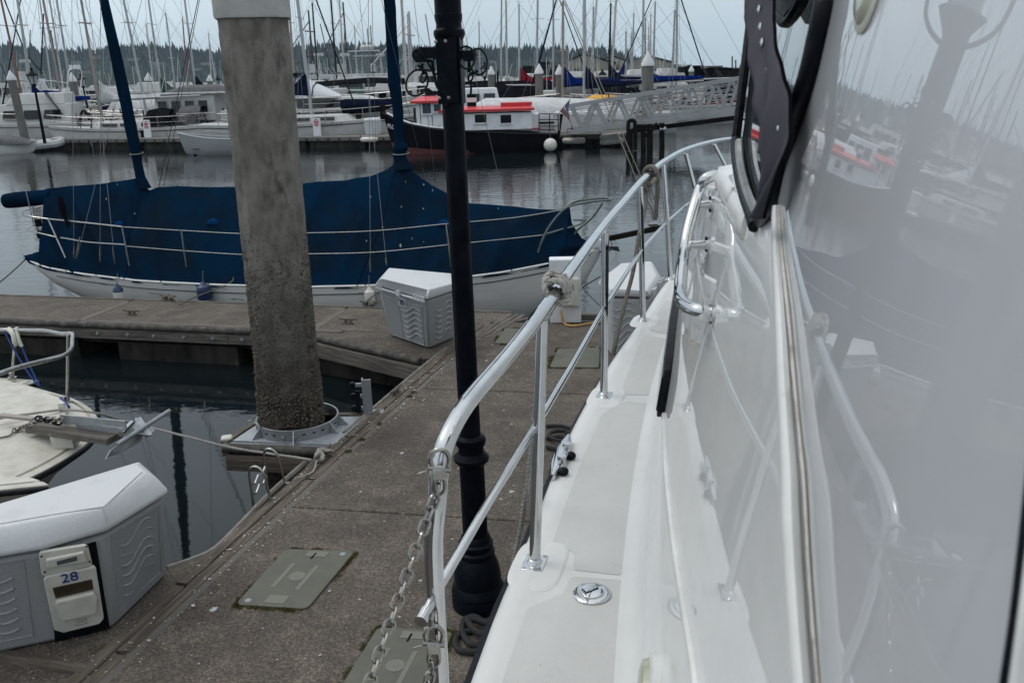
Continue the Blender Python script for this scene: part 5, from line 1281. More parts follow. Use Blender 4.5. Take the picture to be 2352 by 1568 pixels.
# ================================================================== SMALL MOORED BOAT (left)
ZB = .42
so_px = [(0, 868), (60, 884), (110, 898), (165, 914), (200, 932), (219, 950), (224, 966), (220, 985), (206, 1010), (180, 1032), (140, 1058), (90, 1085), (40, 1108), (0, 1124)]
SO = [atz(x, y, ZB) for x, y in so_px]
bow_dir = (atz(224, 966, ZB) - (SO[0] + SO[-1]) / 2).normalized()
farS = SO[0] + (SO[0] - SO[2]).normalized() * 1.2 - bow_dir * 3.2; nearS = SO[-1] - bow_dir * 3.6 + (SO[-1] - SO[-3]).normalized() * .35
OUT = smooth_path([farS] + SO + [nearS], 3)
cen = (SO[0] + SO[-1]) / 2 - bow_dir * 1.2
mb = thing('moored_boat', 'small grimy cream boat with its bow pointing in from the left edge', 'boat', V((cen.x, cen.y, -.5)))
def ins(P, d, dz):
    q = cen - P; q.z = 0; return P + q.normalized() * d + V((0, 0, dz))
b = MB(); H = []
for k, (d, z) in enumerate([(0, ZB - .045), (.05, ZB - .10), (.22, .16), (.40, -.12), (.62, -.42), (.75, -.65)]):
    H.append([V((p.x, p.y, 0)) + (V((cen.x - p.x, cen.y - p.y, 0))).normalized() * (d * (1 + .4 * max(0, (p - cen).normalized().dot(bow_dir)))) + V((0, 0, z)) for p in OUT])
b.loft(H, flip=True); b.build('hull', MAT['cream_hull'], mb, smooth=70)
b = MB(); b.tube([p + V((0, 0, -.03)) for p in OUT], .022, seg=8); b.build('rubbing_strake', MAT['rubber'], mb)
b = MB(); b.loft([[ins(p, -.005, -.035) for p in OUT], [ins(p, .0, .0) for p in OUT], [ins(p, .05, .012) for p in OUT], [ins(p, .055, -.008) for p in OUT], [ins(p, .075, -.008) for p in OUT], [ins(p, .08, .015) for p in OUT], [ins(p, .17, .02) for p in OUT]], flip=False)
b.add([ins(p, .17, .02) for p in OUT], [tuple(range(len(OUT)))]); b.build('side_deck', MAT['cream_deck'], mb, smooth=30)
IN_ = [ins(p, .30, .02) for p in OUT[1:-1]]
# flatten inner trunk nose
trunk = [atz(x, y, ZB + .07) for x, y in [(-60, 872), (0, 872), (60, 885), (110, 903), (140, 918), (152, 932), (150, 950), (130, 960), (0, 1010), (-60, 1030)]]
lowt = [atz(x, y, ZB + .02) for x, y in [(-60, 868), (0, 872), (60, 888), (112, 905), (145, 921), (158, 937), (154, 965), (132, 990), (0, 1052), (-60, 1072)]]
b = MB(); b.loft([smooth_path(lowt, 3), smooth_path(trunk, 3)]); b.add(smooth_path(trunk, 3), [tuple(range(len(smooth_path(trunk, 3))))]); b.build('trunk_deck', MAT['cream_deck'], mb, smooth=50)
b = MB(); b.loft([smooth_path([atz(x, y, ZB + .02) for x, y in [(-60, 1088), (0, 1062), (60, 1045), (120, 1030), (160, 1012)]], 3), smooth_path([atz(x, y, ZB + .075) for x, y in [(-60, 1050), (0, 1028), (60, 1012), (110, 1002), (130, 996)]], 3), smooth_path([atz(x, y, ZB + .08) for x, y in [(-60, 1010), (0, 990), (60, 975), (110, 968), (130, 972)]], 3)]); b.build('raised_step', MAT['cream_deck'], mb, smooth=30)
# pulpit
def bz(x, y, Y): return aty(x, y, Y)
s1 = atz(155, 922, ZB + .02); s2 = atz(28, 868, ZB + .05)
t1 = aty(157, 768, s1.y); t2 = aty(37, 758, s2.y)
b = MB()
for s_, t_ in ((s1, t1), (s2, t2)):
    b.tube([s_, t_], .016, seg=8); b.lathe(s_, [(.04, -.01), (.04, .008), (.022, .01), (.022, .05)], seg=10)
b.build('stanchion', MAT['steel_dull'], mb)
b = MB(); pth = [aty(-60, 757, s2.y + .2), aty(0, 757, s2.y + .05), t2, aty(100, 759, (s1.y + s2.y) / 2 + .05), aty(140, 766, s1.y + .12), t1 + V((.03, 0, .005)), aty(166, 782, s1.y - .15), aty(164, 800, s1.y - .4), aty(148, 815, s1.y - .7), aty(110, 826, s1.y - .95), aty(50, 841, s1.y - 1.2), aty(0, 857, s1.y - 1.4), aty(-60, 878, s1.y - 1.6)]
b.tube(smooth_path(pth, 5), .0165, seg=8); b.build('pulpit', MAT['steel_dull'], mb)
b = MB(); b.tube(smooth_path([aty(20, 755, s2.y), aty(30, 768, s2.y - .05), aty(34, 785, s2.y - .05), aty(38, 790, s2.y)], 4), .022, seg=7); b.tube(smooth_path([aty(38, 752, s2.y), aty(42, 775, s2.y - .05), aty(50, 795, s2.y - .05)], 4), .016, seg=7); b.build('line_hook', MAT['plastic_cream'], mb)
b = MB(); b.tube(sag(aty(10, 760, s2.y), atz(88, 886, ZB), .05), .008, seg=6); b.tube(sag(aty(40, 770, s2.y), atz(92, 886, ZB), .05), .008, seg=6); b.tube([atz(140, 914, ZB + .05), atz(148, 924, ZB + .05), atz(158, 934, ZB + .04)], .014, seg=6)
b.build('blue_lashing', MAT['rope_blue'], mb)
# bow plank, anchor, chain
an_ = thing('anchor', 'galvanised fluke anchor lying on a grey plank over the bow of the small boat', 'anchor', atz(250, 985, .5))
ZP = ZB + .16
pa, pb2 = atz(75, 973, ZP), atz(262, 1000, ZP)
plank('bow_plank', [pa, pb2], .15, .045, MAT['timber_grey'], an_, seed=300)
b = MB(); b.box((pa + (pb2 - pa) * .38) + V((0, 0, -.08)), (.16, .1, .12)); b.build('support_block', MAT['cream_deck'], an_, smooth=0)
shp = [atz(140, 962, ZP + .06), atz(290, 977, ZP + .08)]
b = MB(); b.obox(shp[0], shp[1], .012, .075); b.obox(atz(175, 974, ZP + .03), atz(285, 990, ZP + .04), .012, .05); b.build('shank', MAT['galv'], an_, smooth=0, bevel=.003)
r1, r2 = atz(390, 943, ZP + .05), atz(268, 1022, ZP - .02)
r1 = aty(389, 943, atz(325, 980, ZP).y + .32); r2 = aty(268, 1021, atz(325, 980, ZP).y - .34)
b = MB(); b.tube([r1, r2], .016, seg=10); b.build('stock', MAT['galv'], an_)
rc = (r1 + r2) / 2
def fluke(pts, name='fluke'):
    b = MB(); P = [aty(x, y, Y) for x, y, Y in pts]; n_ = (P[1] - P[0]).cross(P[2] - P[0]).normalized(); b.slab([p for p in P], n_, .010); b.build(name, MAT['galv'], an_, smooth=0, bevel=.002)
yc = rc.y
fluke([(243, 1056, yc - .40), (254, 1036, yc - .36), (296, 1004, yc - .10), (332, 990, yc - .0), (324, 1014, yc - .05), (286, 1040, yc - .25)])
fluke([(306, 972, yc), (311, 958, yc + .12), (331, 945, yc + .28), (326, 960, yc + .2), (320, 975, yc + .05)])
b = MB(); P = [aty(316, 960, yc + .08), aty(306, 985, yc - .02), aty(312, 997, yc - .12), aty(342, 1001, yc - .05), aty(357, 989, yc + .05)]; b.slab(P, V((.2, -.6, .7)).normalized(), .012); b.obox(P[0], P[3], .05, .012); b.build('crown', MAT['galv'], an_, smooth=0)
b = MB(); b.tube([aty(279, 997, yc - .22), aty(303, 972, yc - .02)], .024, seg=10); b.build('roller', MAT['steel'], an_)
def link_mb(L, w, r):
    b = MB(); pts = []; h = L / 2 - w / 2
    for k in range(10): a = PI * k / 9 - PI / 2; pts.append(V((h + math.cos(a) * w / 2, math.sin(a) * w / 2, 0)))
    for k in range(10): a = PI * k / 9 + PI / 2; pts.append(V((-h + math.cos(a) * w / 2, math.sin(a) * w / 2, 0)))
    b.tube(pts, r, seg=6, closed=True); return b
def chain_objs(parent, pts, L, w, r, mat, name='chain_link'):
    """links threaded alternately along the path"""
    step = L - 2 * r * 1.05 * 1.0
    P = resample(pts, step); me = None
    for i in range(len(P) - 1):
        a, c_ = P[i], P[i + 1]; d = (c_ - a).normalized(); up = V((0, 0, 1)) if abs(d.z) < .8 else V((.3, 1, 0))
        s_ = d.cross(up).normalized(); u2 = s_.cross(d)
        if i % 2: s_, u2 = (s_ * .8 + u2 * .6).normalized(), (u2 * .8 - s_ * .6).normalized()
        else: s_, u2 = (s_ * .6 - u2 * .8).normalized(), (u2 * .6 + s_ * .8).normalized()
        if me is None: o = link_mb(L, w, r).build(name, mat, parent, world=False); me = o.data
        else: o = bpy.data.objects.new(name, me); col.objects.link(o); o.parent = parent
        mt = Matrix((d, s_, u2)).transposed().to_4x4(); mt.translation = (a + c_) / 2 - wloc(parent); o.matrix_basis = mt
ch0 = thing('anchor_chain', 'short rusty chain lying on the small boat\'s foredeck', 'chain', atz(80, 980, ZB + .1))
chain_objs(ch0, [atz(30, 990, ZB + .10), atz(45, 983, ZB + .1), atz(65, 975, ZP + .02), atz(90, 966, ZP + .05), atz(120, 962, ZP + .08), atz(142, 963, ZP + .09)], .05, .03, .0065, MAT['chain'])
chain_objs(ch0, [atz(84, 960, ZP + .07), atz(115, 965, ZP + .07), atz(135, 970, ZP + .05)], .06, .034, .008, MAT['rubber'])
b = MB(); b.tube(smooth_path([atz(-20, 1008, ZB + .09), atz(0, 1005, ZB + .09), atz(22, 1000, ZB + .09), atz(30, 991, ZB + .1)], 4), .007, seg=6); b.build('tail_wire', MAT['rope_dark'], ch0)
b = MB(); b.obox(atz(0, 953, ZP), atz(78, 962, ZP), .05, .02); b.build('strap', MAT['mast_tan'], an_, smooth=0)
# mooring line from the small boat to the dock cleat
b = MB(); pth = [atz(-30, 964, ZB + .12), atz(18, 955, ZB + .12), atz(140, 940, ZB + .09)] ; P = atz(143, 940, ZB + .09)
P2_ = atz(715, 1056, .05)
b.rope([atz(-30, 966, ZB + .12), atz(18, 957, ZB + .12), P] + [q for q in smooth_path([P, aty(215, 947, P.y - .05), aty(300, 970, 6.95), aty(420, 1000, 6.85), aty(520, 1025, 6.78), aty(610, 1040, 6.72), aty(680, 1050, 6.68), P2_], 6)], .011)
tag(b.build('mooring_line', MAT['rope_grey']), 'grey three strand mooring line stretched from the small boat to the walkway cleat', 'rope')
b = MB(); b.box(atz(143, 938, ZB + .09), (.05, .03, .10)); b.build('fairlead', MAT['plastic_cream'], mb, smooth=0, bevel=.004)

# ================================================================== OUR BOAT (the one the camera stands on)
ZD = 1.68
def XA(Y): return .072 + .075 * Y + .0235 * Y * Y
LEAN = .14
def wallA(Y, z, off=0.0): return V((XA(Y) + LEAN * (z - ZD) - off, Y, z))
outer_t = [(-3.0, -.78), (-1.2, -.66), (.2, -.42), (1.0, -.255), (1.714, -.111), (2.018, -.048), (2.351, .034), (3.131, .211), (3.949, .451), (4.682, .70), (5.592, 1.0), (6.6, 1.42), (7.6, 1.95), (8.4, 2.5), (9.0, 3.05), (9.4, 3.6)]
def OX(Y):
    # smooth interpolation of the gunwale line
    xs = [a for a, _ in outer_t]
    if Y <= xs[0]: return outer_t[0][1]
    for i in range(len(xs) - 1):
        if Y <= xs[i + 1]:
            p1, p2 = outer_t[i], outer_t[i + 1]; p0 = outer_t[max(i - 1, 0)]; p3 = outer_t[min(i + 2, len(xs) - 1)]
            m1 = (p2[1] - p0[1]) / (p2[0] - p0[0]); m2 = (p3[1] - p1[1]) / (p3[0] - p1[0]); h = p2[0] - p1[0]; t = (Y - p1[0]) / h
            return (2 * t ** 3 - 3 * t * t + 1) * p1[1] + (t ** 3 - 2 * t * t + t) * h * m1 + (-2 * t ** 3 + 3 * t * t) * p2[1] + (t ** 3 - t * t) * h * m2
    return outer_t[-1][1]
def onwall(px, py, off=0.0):
    d = ray(px, py); t = .15; prev = None; best = None
    while t < 9:
        P = CAM + d * t; f = P.x - (XA(P.y) + LEAN * (P.z - ZD) - off)
        if f >= 0:
            lo, hi = t - .01, t
            for _ in range(20):
                mid = (lo + hi) / 2; P = CAM + d * mid
                if P.x - (XA(P.y) + LEAN * (P.z - ZD) - off) >= 0: hi = mid
                else: lo = mid
            return CAM + d * hi
        if best is None or f > best[0]: best = (f, t)
        t += .01
    return CAM + d * best[1]
yacht = thing('motor_yacht', 'white motor yacht filling the right side, its deck and glossy cabin side seen from aboard', 'boat', V((1.6, 1.0, -.5)))
YS = [-2.8 + 12.0 * k / 96 for k in range(97)]
# side deck: rolled gunwale, waterway, cove into the cabin side
b = MB(); S = []
def foot(Y): return XA(Y) if Y < 5.2 else XA(5.2) + (Y - 5.2) * .40
for Y in YS:
    o, i_ = OX(Y), foot(Y); i_ = max(i_, o + .12)
    S.append([V((o - .012, Y, ZD - .10)), V((o - .014, Y, ZD - .03)), V((o - .006, Y, ZD - .006)), V((o + .012, Y, ZD + .004)), V((o + .05, Y, ZD + .006)), V((o + .072, Y, ZD)), V((i_ - .07, Y, ZD)), V((i_ - .045, Y, ZD + .003)), V((i_ - .02, Y, ZD + .012)), V((i_ - .005, Y, ZD + .032)), V((i_ + .0068, Y, ZD + .06)), V((i_ + .016, Y, ZD + .085))])
b.loft(S); b.build('side_deck', MAT['gel_deck'], yacht, smooth=60)
b = MB(); b.loft([[V((OX(Y) - .014, Y, ZD - .03)), V((OX(Y) - .035, Y, ZD - .04)), V((OX(Y) - .042, Y, ZD - .065)), V((OX(Y) - .035, Y, ZD - .10)), V((OX(Y) - .012, Y, ZD - .115))] for Y in YS]); b.build('rub_rail', MAT['rubber'], yacht)
b = MB(); b.loft([[V((OX(Y) - .013, Y, ZD - .10)), V((OX(Y) + .05 + .02 * max(Y, 0), Y, ZD - .7)), V((OX(Y) + .22 + .05 * max(Y, 0), Y, ZD - 1.6)), V((OX(Y) + .4 + .06 * max(Y, 0), Y, -.9))] for Y in YS]); b.build('hull', MAT['white_hull'], yacht)
# foredeck forward of the trunk
b = MB(); b.loft([[V((foot(Y) - .02 if Y < 5.2 else OX(Y) + .1, Y, ZD - .004)), V((foot(Y) + 2.6, Y, ZD + .02))] for Y in [4.8 + k * .4 for k in range(12)]]); b.build('foredeck', MAT['gel_deck'], yacht)
# nonskid panels
def nonskid(px, name='nonskid_panel'):
    b = MB(); P = [atz(x, y, ZD + .0005) for x, y in px]; b.add([V((p.x, p.y, ZD + .0012)) for p in P], [tuple(range(len(P)))[::-1]]); b.build(name, MAT['nonskid'], yacht, smooth=0)
nonskid([(1100, 1700), (1150, 1568), (1176, 1498), (1213, 1396), (1250, 1380), (1293, 1361), (1301, 1348), (1308, 1330), (1318, 1323), (1425, 1331), (1431, 1337), (1424, 1450), (1417, 1568), (1412, 1700)])
nonskid([(1318, 1308), (1318, 1301), (1320, 1271), (1272, 1241), (1298, 1159), (1340, 1050), (1381, 954), (1400, 938), (1425, 926), (1440, 922), (1488, 926), (1493, 930), (1471, 1034), (1451, 1176), (1438, 1300), (1430, 1318), (1418, 1320)])
nonskid([(1437, 906), (1430, 890), (1462, 806), (1480, 770), (1530, 778), (1522, 830), (1500, 908)])
nonskid([(1492, 758), (1500, 735), (1530, 690), (1555, 690), (1545, 730), (1536, 768)])
for (x, y) in ((1228, 1295), (1387, 910), (1477, 737)):
    c_ = atz(x, y, ZD); d_ = V((OX(c_.y + .05) - OX(c_.y - .05), .1, 0)).normalized(); s_ = V((d_.y, -d_.x, 0)); S = []
    for sc2, z_ in ((1.0, .0003), (.93, .0035), (.86, .0045)):
        P = []
        for k in range(28):
            a = 2 * PI * k / 28; ca, sa = math.cos(a), math.sin(a); P.append(c_ + d_ * (.135 * sc2 * math.copysign(abs(ca) ** .6, ca)) + s_ * (.012 + .075 * sc2 * math.copysign(abs(sa) ** .6, sa)) + V((0, 0, z_)))
        S.append(P)
    b = MB(); b.loft(S, closed=True, cap1=True); b.build('post_pad', MAT['gel_deck'], yacht, smooth=60)
b = MB(); rr = random.Random(15)
for _ in range(60):
    y = rr.uniform(1.6, 4.5); x = OX(y) + rr.uniform(.1, .36); p = V((x, y, ZD + .002)); a = rr.random() * 6; l = rr.uniform(.0015, .005); d_ = V((math.cos(a), math.sin(a), 0)) * l; e_ = V((-d_.y, d_.x, 0)) * .35
    b.add([p - d_, p + e_, p + d_, p - e_], [(0, 1, 2, 3)])
b.build('deck_specks', MAT['seam_crack'], yacht, smooth=0, kind='stuff')
# cabin side (lower part), from the deck up to the window ledge
ztop_t = [(-3, 2.9), (.3, 2.62), (.62, 2.60), (.9, 2.72), (1.15, 2.80), (1.75, 2.80), (2.1, 2.72), (3.0, 2.61), (3.8, 2.48), (4.6, 2.32), (5.4, 2.12), (6.2, 1.95), (6.8, 1.72)]
b = MB(); S = []
for k in range(110):
    Y = -.6 + 7.2 * k / 109; zt = interp(ztop_t, Y)
    x_bend = 0
    col_ = []
    for j in range(15):
        t = j / 14; z = ZD + .03 + (zt - ZD - .03) * t; P = wallA(min(Y, 99), z); 
        if Y > 5.2: P.x = foot(Y) + LEAN * (z - ZD)
        col_.append(P)
    ed = col_[-1].copy(); col_ += [ed + V((.015, 0, .008)), ed + V((.05, 0, .012)), ed + V((1.3, 0, .03))]
    S.append(col_)
b.loft(S); b.build('cabin_side', MAT['gel_wall'], yacht, smooth=60)
# long moulded ridge and the long dark portlight ahead of it
rg = [(1608, 1700), (1600, 1568), (1577, 1420), (1557, 1300), (1541, 1180), (1530, 1060), (1525, 930)]
b = MB(); b.tube(smooth_path([onwall(x, y, .002) for x, y in rg], 8), .009, seg=8); b.build('moulded_ridge', MAT['gel_trim'], yacht)
pw = [(2.50, 2.035, 2.09), (2.52, 2.01, 2.12), (2.60, 1.99, 2.15), (2.9, 1.985, 2.20), (3.4, 1.985, 2.25), (4.0, 1.98, 2.28), (4.7, 1.98, 2.26), (5.1, 2.0, 2.2)]
b = MB(); b.loft([[wallA(Y, z0 - .02, -.001), wallA(Y, z0 - .02, .022), wallA(Y, z1 + .02, .022), wallA(Y, z1 + .02, -.001)] for Y, z0, z1 in pw], closed=True, cap0=True, cap1=True); b.build('portlight_frame', MAT['rubber'], yacht, smooth=50, bevel=.004)
b = MB(); b.loft([[wallA(Y, z0, .020), wallA(Y, z0, .028), wallA(Y, z1, .028), wallA(Y, z1, .020)] for Y, z0, z1 in [(pw[0][0] + .012, pw[0][1], pw[0][2])] + pw[1:]], closed=True, cap0=True, cap1=True); b.build('portlight', MAT['glass_dark'], yacht, smooth=50, bevel=.003)
# grab rail
gp = [(1644, 404), (1622, 411), (1610, 430), (1598, 465), (1583, 520), (1573, 570), (1566, 620), (1563, 665), (1567, 690), (1580, 704), (1605, 714), (1638, 722)]
offs = [.0, .055, .068, .07, .07, .07, .07, .07, .066, .055, .03, 0]
_y0, _y1, _y2, _y3 = onwall(1646, 412).y, onwall(1636, 487).y, onwall(1628, 575).y, onwall(1641, 723).y
print('GRAB', _y0, _y1, _y2, _y3)
Yg = [_y0, _y0 - .02, _y0 * .85 + _y1 * .15, _y1, (_y1 + _y2) / 2, _y2, _y2 * .7 + _y3 * .3, _y2 * .45 + _y3 * .55, _y2 * .25 + _y3 * .75, _y2 * .12 + _y3 * .88, _y3, _y3]
GP = []
for (x, y), Y in zip(gp, Yg): GP.append(aty(x, y, Y))
b = MB(); b.tube(smooth_path(GP, 5), .0135, seg=14); b.build('grab_rail', MAT['steel'], yacht)
for (x, y), (x2, y2), Y in (((1598, 470), (1636, 486), _y1), ((1584, 563), (1626, 574), _y2), ((1638, 722), (1641, 723), _y3)):
    b = MB(); p = aty(x, y, Y); 
    q_ = V((XA(Y) + LEAN * (p.z - ZD), Y, p.z)); q_ = V((q_.x + .004, Y, p.z))
    b.tube([p, q_], .0115 if y > 600 else .0105, seg=12); b.lathe(q_ - V((.012, 0, 0)), [(.019, 0), (.019, .012)], seg=14, axis=V((1, 0, 0))); b.build('grab_rail_bracket', MAT['steel'], yacht)
# raised window ledge mouldings
def ledge(Ya, Yb, z0, z1, pr, name='window_ledge'):
    b = MB(); S = []
    for k in range(15):
        t = k / 14; Y = Ya + (Yb - Ya) * t; e_ = min(1, min(t, 1 - t) * 9) ** .5; m_ = pr * (.55 + .45 * e_)
        S.append([wallA(Y, z0, -.003), wallA(Y, z0 + .008, m_ * .7), wallA(Y, z0 + .022, m_), wallA(Y, z1 - .018, m_), wallA(Y, z1, m_ * .6), wallA(Y, z1 + .006, -.03)])
    b.loft(S, cap0=True, cap1=True); b.build(name, MAT['gel_trim'], yacht, smooth=60)
ledge(1.39, 1.615, 2.735, 2.785, .014); ledge(1.63, 1.98, 2.745, 2.79, .012)
hn = thing('deck_light', 'small white dome fitting at the forward end of the grab rail', 'light', aty(1636, 405, 3.5))
b = MB(); p = aty(1638, 412, 3.45); b.lathe(p, [(.03, -.05), (.032, .0), (.028, .02), (.018, .03)], seg=16); b.build('dome', MAT['gel_trim'], hn)
b = MB(); b.lathe(p, [(.012, -.14), (.012, -.04)], seg=10); b.build('stem', MAT['gel_trim'], hn)
# upper cabin side panel (B), close to the camera
def XB(Y, z): return .187 + .0786 * Y + .071 * Y * Y + .15 * (z - 3.0)
def onB(px, py, off=0.0):
    d = ray(px, py); t = .1
    while t < 3.2:
        P = CAM + d * t
        if P.x >= XB(P.y, P.z) - off: return P
        t += .004
    return None
trim_px = [(1790, 470), (1797, 560), (1812, 700), (1826, 850), (1840, 1000), (1850, 1100), (1858, 1250), (1868, 1400), (1882, 1568), (1894, 1700)]
TR = [onB(x, y) or aty(x, y, 1.2) for x, y in trim_px]
gas_px = [(1899, -90), (1895, 0), (1877, 90), (1855, 183), (1818, 293), (1791, 366), (1774, 439), (1762, 480), (1748, 506)]
GE = [onB(x + 14, y) for x, y in gas_px]
GE = [p if p is not None and p.y < 1.30 else None for p in GE]
fwd = sorted([(p.z, p.y) for p in GE if p is not None])
tz = sorted([(p.y, p.z) for p in TR])
b = MB(); S = []
for k in range(60):
    row = []
    for j in range(24):
        # height first, then stop at the forward edge for that height
        f_ = k / 59; Ya = -.35; z_t = j / 23
        Yg_ = 1.22; 
        for _ in range(12):
            zb_ = interp(tz, Yg_ if f_ == 1 else Ya + (Yg_ - Ya) * f_); zz_ = zb_ + (3.75 - zb_) * z_t; Yg_ = min(interp(fwd, zz_), 1.24)
        Y = Ya + (Yg_ - Ya) * f_; zb = interp(tz, Y) if Y > tz[0][0] else tz[0][1] - (tz[0][0] - Y) * .35
        zz_ = zb + (3.75 - zb) * z_t; row.append(V((XB(Y, zz_), Y, zz_)))
    S.append(row)
b.loft(S)
# return edge at the forward end
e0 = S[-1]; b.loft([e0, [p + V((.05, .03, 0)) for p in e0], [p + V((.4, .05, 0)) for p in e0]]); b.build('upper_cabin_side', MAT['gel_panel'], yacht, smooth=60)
# bottom return of the upper panel + trim
TRs = smooth_path(TR, 6)
tR = [p + V((.0, 0, 0)) for p in TRs]
b = MB(); S = []
n_t = len(tR)
for i, p in enumerate(tR):
    t_ = (tR[min(i + 1, n_t - 1)] - tR[max(i - 1, 0)]).normalized(); view = (p - CAM).normalized(); sdv = t_.cross(view).normalized()
    if sdv.x < 0: sdv = -sdv
    wdt = (p - CAM).length / FPX; tp_ = interp([(0, .25), (.35, .75), (.6, 1)], i / n_t)
    S.append([p + sdv * (a * wdt * (tp_ if a < -13 else 1)) - view * h for a, h in ((-62, -.045), (-58, -.004), (-46, .010), (-32, .013), (-18, .008), (-13, -.003), (2, -.005), (6, .010), (14, .016), (36, .014), (44, .002), (52, -.03))])
b.loft(S, flip=True); b.build('cabin_moulding', MAT['gel_trim'], yacht, smooth=50)
b = MB(); S = []
for i, p in enumerate(tR):
    t_ = (tR[min(i + 1, n_t - 1)] - tR[max(i - 1, 0)]).normalized(); view = (p - CAM).normalized(); sdv = t_.cross(view).normalized()
    if sdv.x < 0: sdv = -sdv
    wdt = (p - CAM).length / FPX; jj = noise.noise(p * 60) * 1.6
    S.append([p + sdv * (a * wdt) - view * h for a, h in ((-8 + jj, .004), (-6 + jj, .0065), (0, .0065), (2, .003))])
b.loft(S, flip=True); b.build('sealant_seam', MAT['seam_dirt'], yacht, smooth=50)
b = MB(); b.tube([r_[2] - (r_[2] - CAM).normalized() * .0005 for r_ in S], .00045, seg=5); b.build('seam_crack', MAT['seam_crack'], yacht)
# windows of the upper cabin: glass sheet, mullion, black gasket
def sheet(px, Yf, mat, name, th=.006, par=None, bev=0):
    P = [aty(x, y, Yf(x, y)) for x, y in px]; n_ = (P[1] - P[0]).cross(P[2] - P[0]).normalized()
    b = MB(); b.slab(P, n_, th); return b.build(name, MAT[mat], par or yacht, smooth=0, bevel=bev)
def gy(x, y):     # distance at which the window plane stands for a pixel column
    return onwall(x, y).y
Gc = [(1700, 300), (1712, 160), (1728, 20), (1740, -80)]
fw = thing('cabin_window', 'dark framed side window of the yacht, partly hidden by the purple grey cover', 'window', V((.45, 1.6, 2.9)))
glassL = [onwall(x, y) for x, y in [(1692, 326), (1700, 250), (1712, 160), (1722, 60), (1732, -40)]]
glassR = [onwall(x, y) for x, y in [(1760, 470), (1800, 360), (1860, 120), (1890, -10), (1900, -60)]]
b = MB(); S = []
for a, c_ in zip(smooth_path(glassL, 4), smooth_path(glassR, 4)):
    S.append([a.lerp(c_, t / 10) for t in range(11)])
for r_ in S:
    for q_ in r_: q_.x = XA(q_.y) + LEAN * (q_.z - ZD) + .004
b.loft(S); low = S[0]; lowb = [onwall(x, y) for x, y in [(1692, 340), (1700, 400), (1715, 450), (1728, 500), (1738, 515)]]
lowr = [low[int(k * 2.5)] for k in range(5)]
b.loft([lowr, [V((XA(q_.y) + LEAN * (q_.z - ZD) + .004, q_.y, q_.z)) for q_ in lowb]]); b.build('glass', MAT['glass_mid'], fw, smooth=60)
b = MB(); pm = smooth_path([onwall(x, y, .006) for x, y in [(1736, -60), (1722, 60), (1710, 160), (1699, 250), (1690, 322)]], 4)
b.tube(pm, .0085, seg=8); b.build('mullion', MAT['black_paint'], fw)
b = MB(); b.tube(smooth_path([onwall(x, y, .006) for x, y in [(1690, 322), (1692, 360), (1700, 410), (1712, 455), (1728, 500), (1733, 520)]], 4), .010, seg=8); b.build('lower_gasket', MAT['rubber'], fw)
b = MB(); b.tube(smooth_path([onwall(x, y, .008) for x, y in [(1697, 326), (1700, 370), (1709, 415), (1722, 455), (1738, 490)]], 4), .007, seg=6); b.build('inner_trim', MAT['steel_dull'], fw)
b = MB(); b.slab([onwall(x, y, .012) for x, y in [(1786, -40), (1787, 28), (1798, 50), (1814, 46), (1846, 10), (1862, -40)]][::-1], V((-1, 0, .14)), .012); b.tube(smooth_path([onwall(x, y, .02) for x, y in [(1783, -10), (1782, 18), (1792, 42), (1805, 52), (1820, 40), (1838, 10), (1846, -10)]], 4), .008, seg=7); b.build('wiper_fitting', MAT['black_paint'], fw)
# thick black gasket between the windows
GC = []
for (x, y), p in zip(gas_px, GE):
    Yq = p.y if p is not None else 1.30
    GC.append(aty(x, y, min(Yq, 1.30) - .012))
grad = [22.5 * (p - CAM).length / FPX for p in GC]
P_ = smooth_path(GC, 5); W_ = [interp([(k * 5, g_) for k, g_ in enumerate(grad)], k) * (1 if k < 34 else .75) for k in range(len(P_))]
b = MB(); b.tube(P_, W_, seg=14); b.build('window_gasket', MAT['rubber'], yacht)
# the second gasket close to the camera at the right edge
b = MB(); b.tube(smooth_path([onB(x, y, .004) for x, y in [(2395, 900), (2372, 1100), (2356, 1250), (2336, 1420), (2314, 1568), (2298, 1680)]], 5), .0028, seg=10); b.build('door_gasket', MAT['rubber'], yacht)
b = MB(); F_ = [(2420, 900), (2396, 1100), (2380, 1250), (2360, 1420), (2340, 1568), (2326, 1680)]; b.tube(smooth_path([onB(x, y, .004) for x, y in F_], 5), .0034, seg=8); b.build('door_frame', MAT['gel_trim'], yacht)
# oval vent high on the panel, oval courtesy light low on the wall
ov = thing('oval_vent', 'yellowed oval lamp high on the cabin panel at the top edge', 'light', aty(1990, 10, .78))
pc = onB(2006, -40) or aty(2006, -40, .78)
dB = V((.0786 + .142 * pc.y, 1, 0)).normalized(); nB = V((-1, .0786 + .142 * pc.y, .15)).normalized(); uB = V((.15, 0, 1)).normalized()
def oval(c, a, bb, n_=28): return [c + dB * (a * math.cos(2 * PI * k / n_)) + uB * (bb * math.sin(2 * PI * k / n_)) for k in range(n_)]
b = MB(); b.loft([oval(pc, .046, .040), oval(pc + nB * .002, .0465, .0405), oval(pc + nB * .004, .044, .038)], closed=True, cap1=True); b.build('rim', MAT['plastic_cream'], ov)
b = MB(); b.loft([oval(pc + nB * .003, .041, .035), oval(pc + nB * .007, .035, .029), oval(pc + nB * .008, .02, .014)], closed=True, cap1=True); b.build('lens', MAT['beige_light'], ov)
cl = thing('courtesy_light', 'yellowed oval courtesy light low on the cabin side at the bottom edge', 'light', V((.3, 1.55, ZD + .15)))
pc = V((XA(1.60) + .02, 1.60, ZD + .13)); dW = V((.15, 1, 0)).normalized(); uW = V((LEAN, 0, 1)).normalized(); nW = V((-1, .15, LEAN)).normalized()
pc = onwall(1512, 1570); 
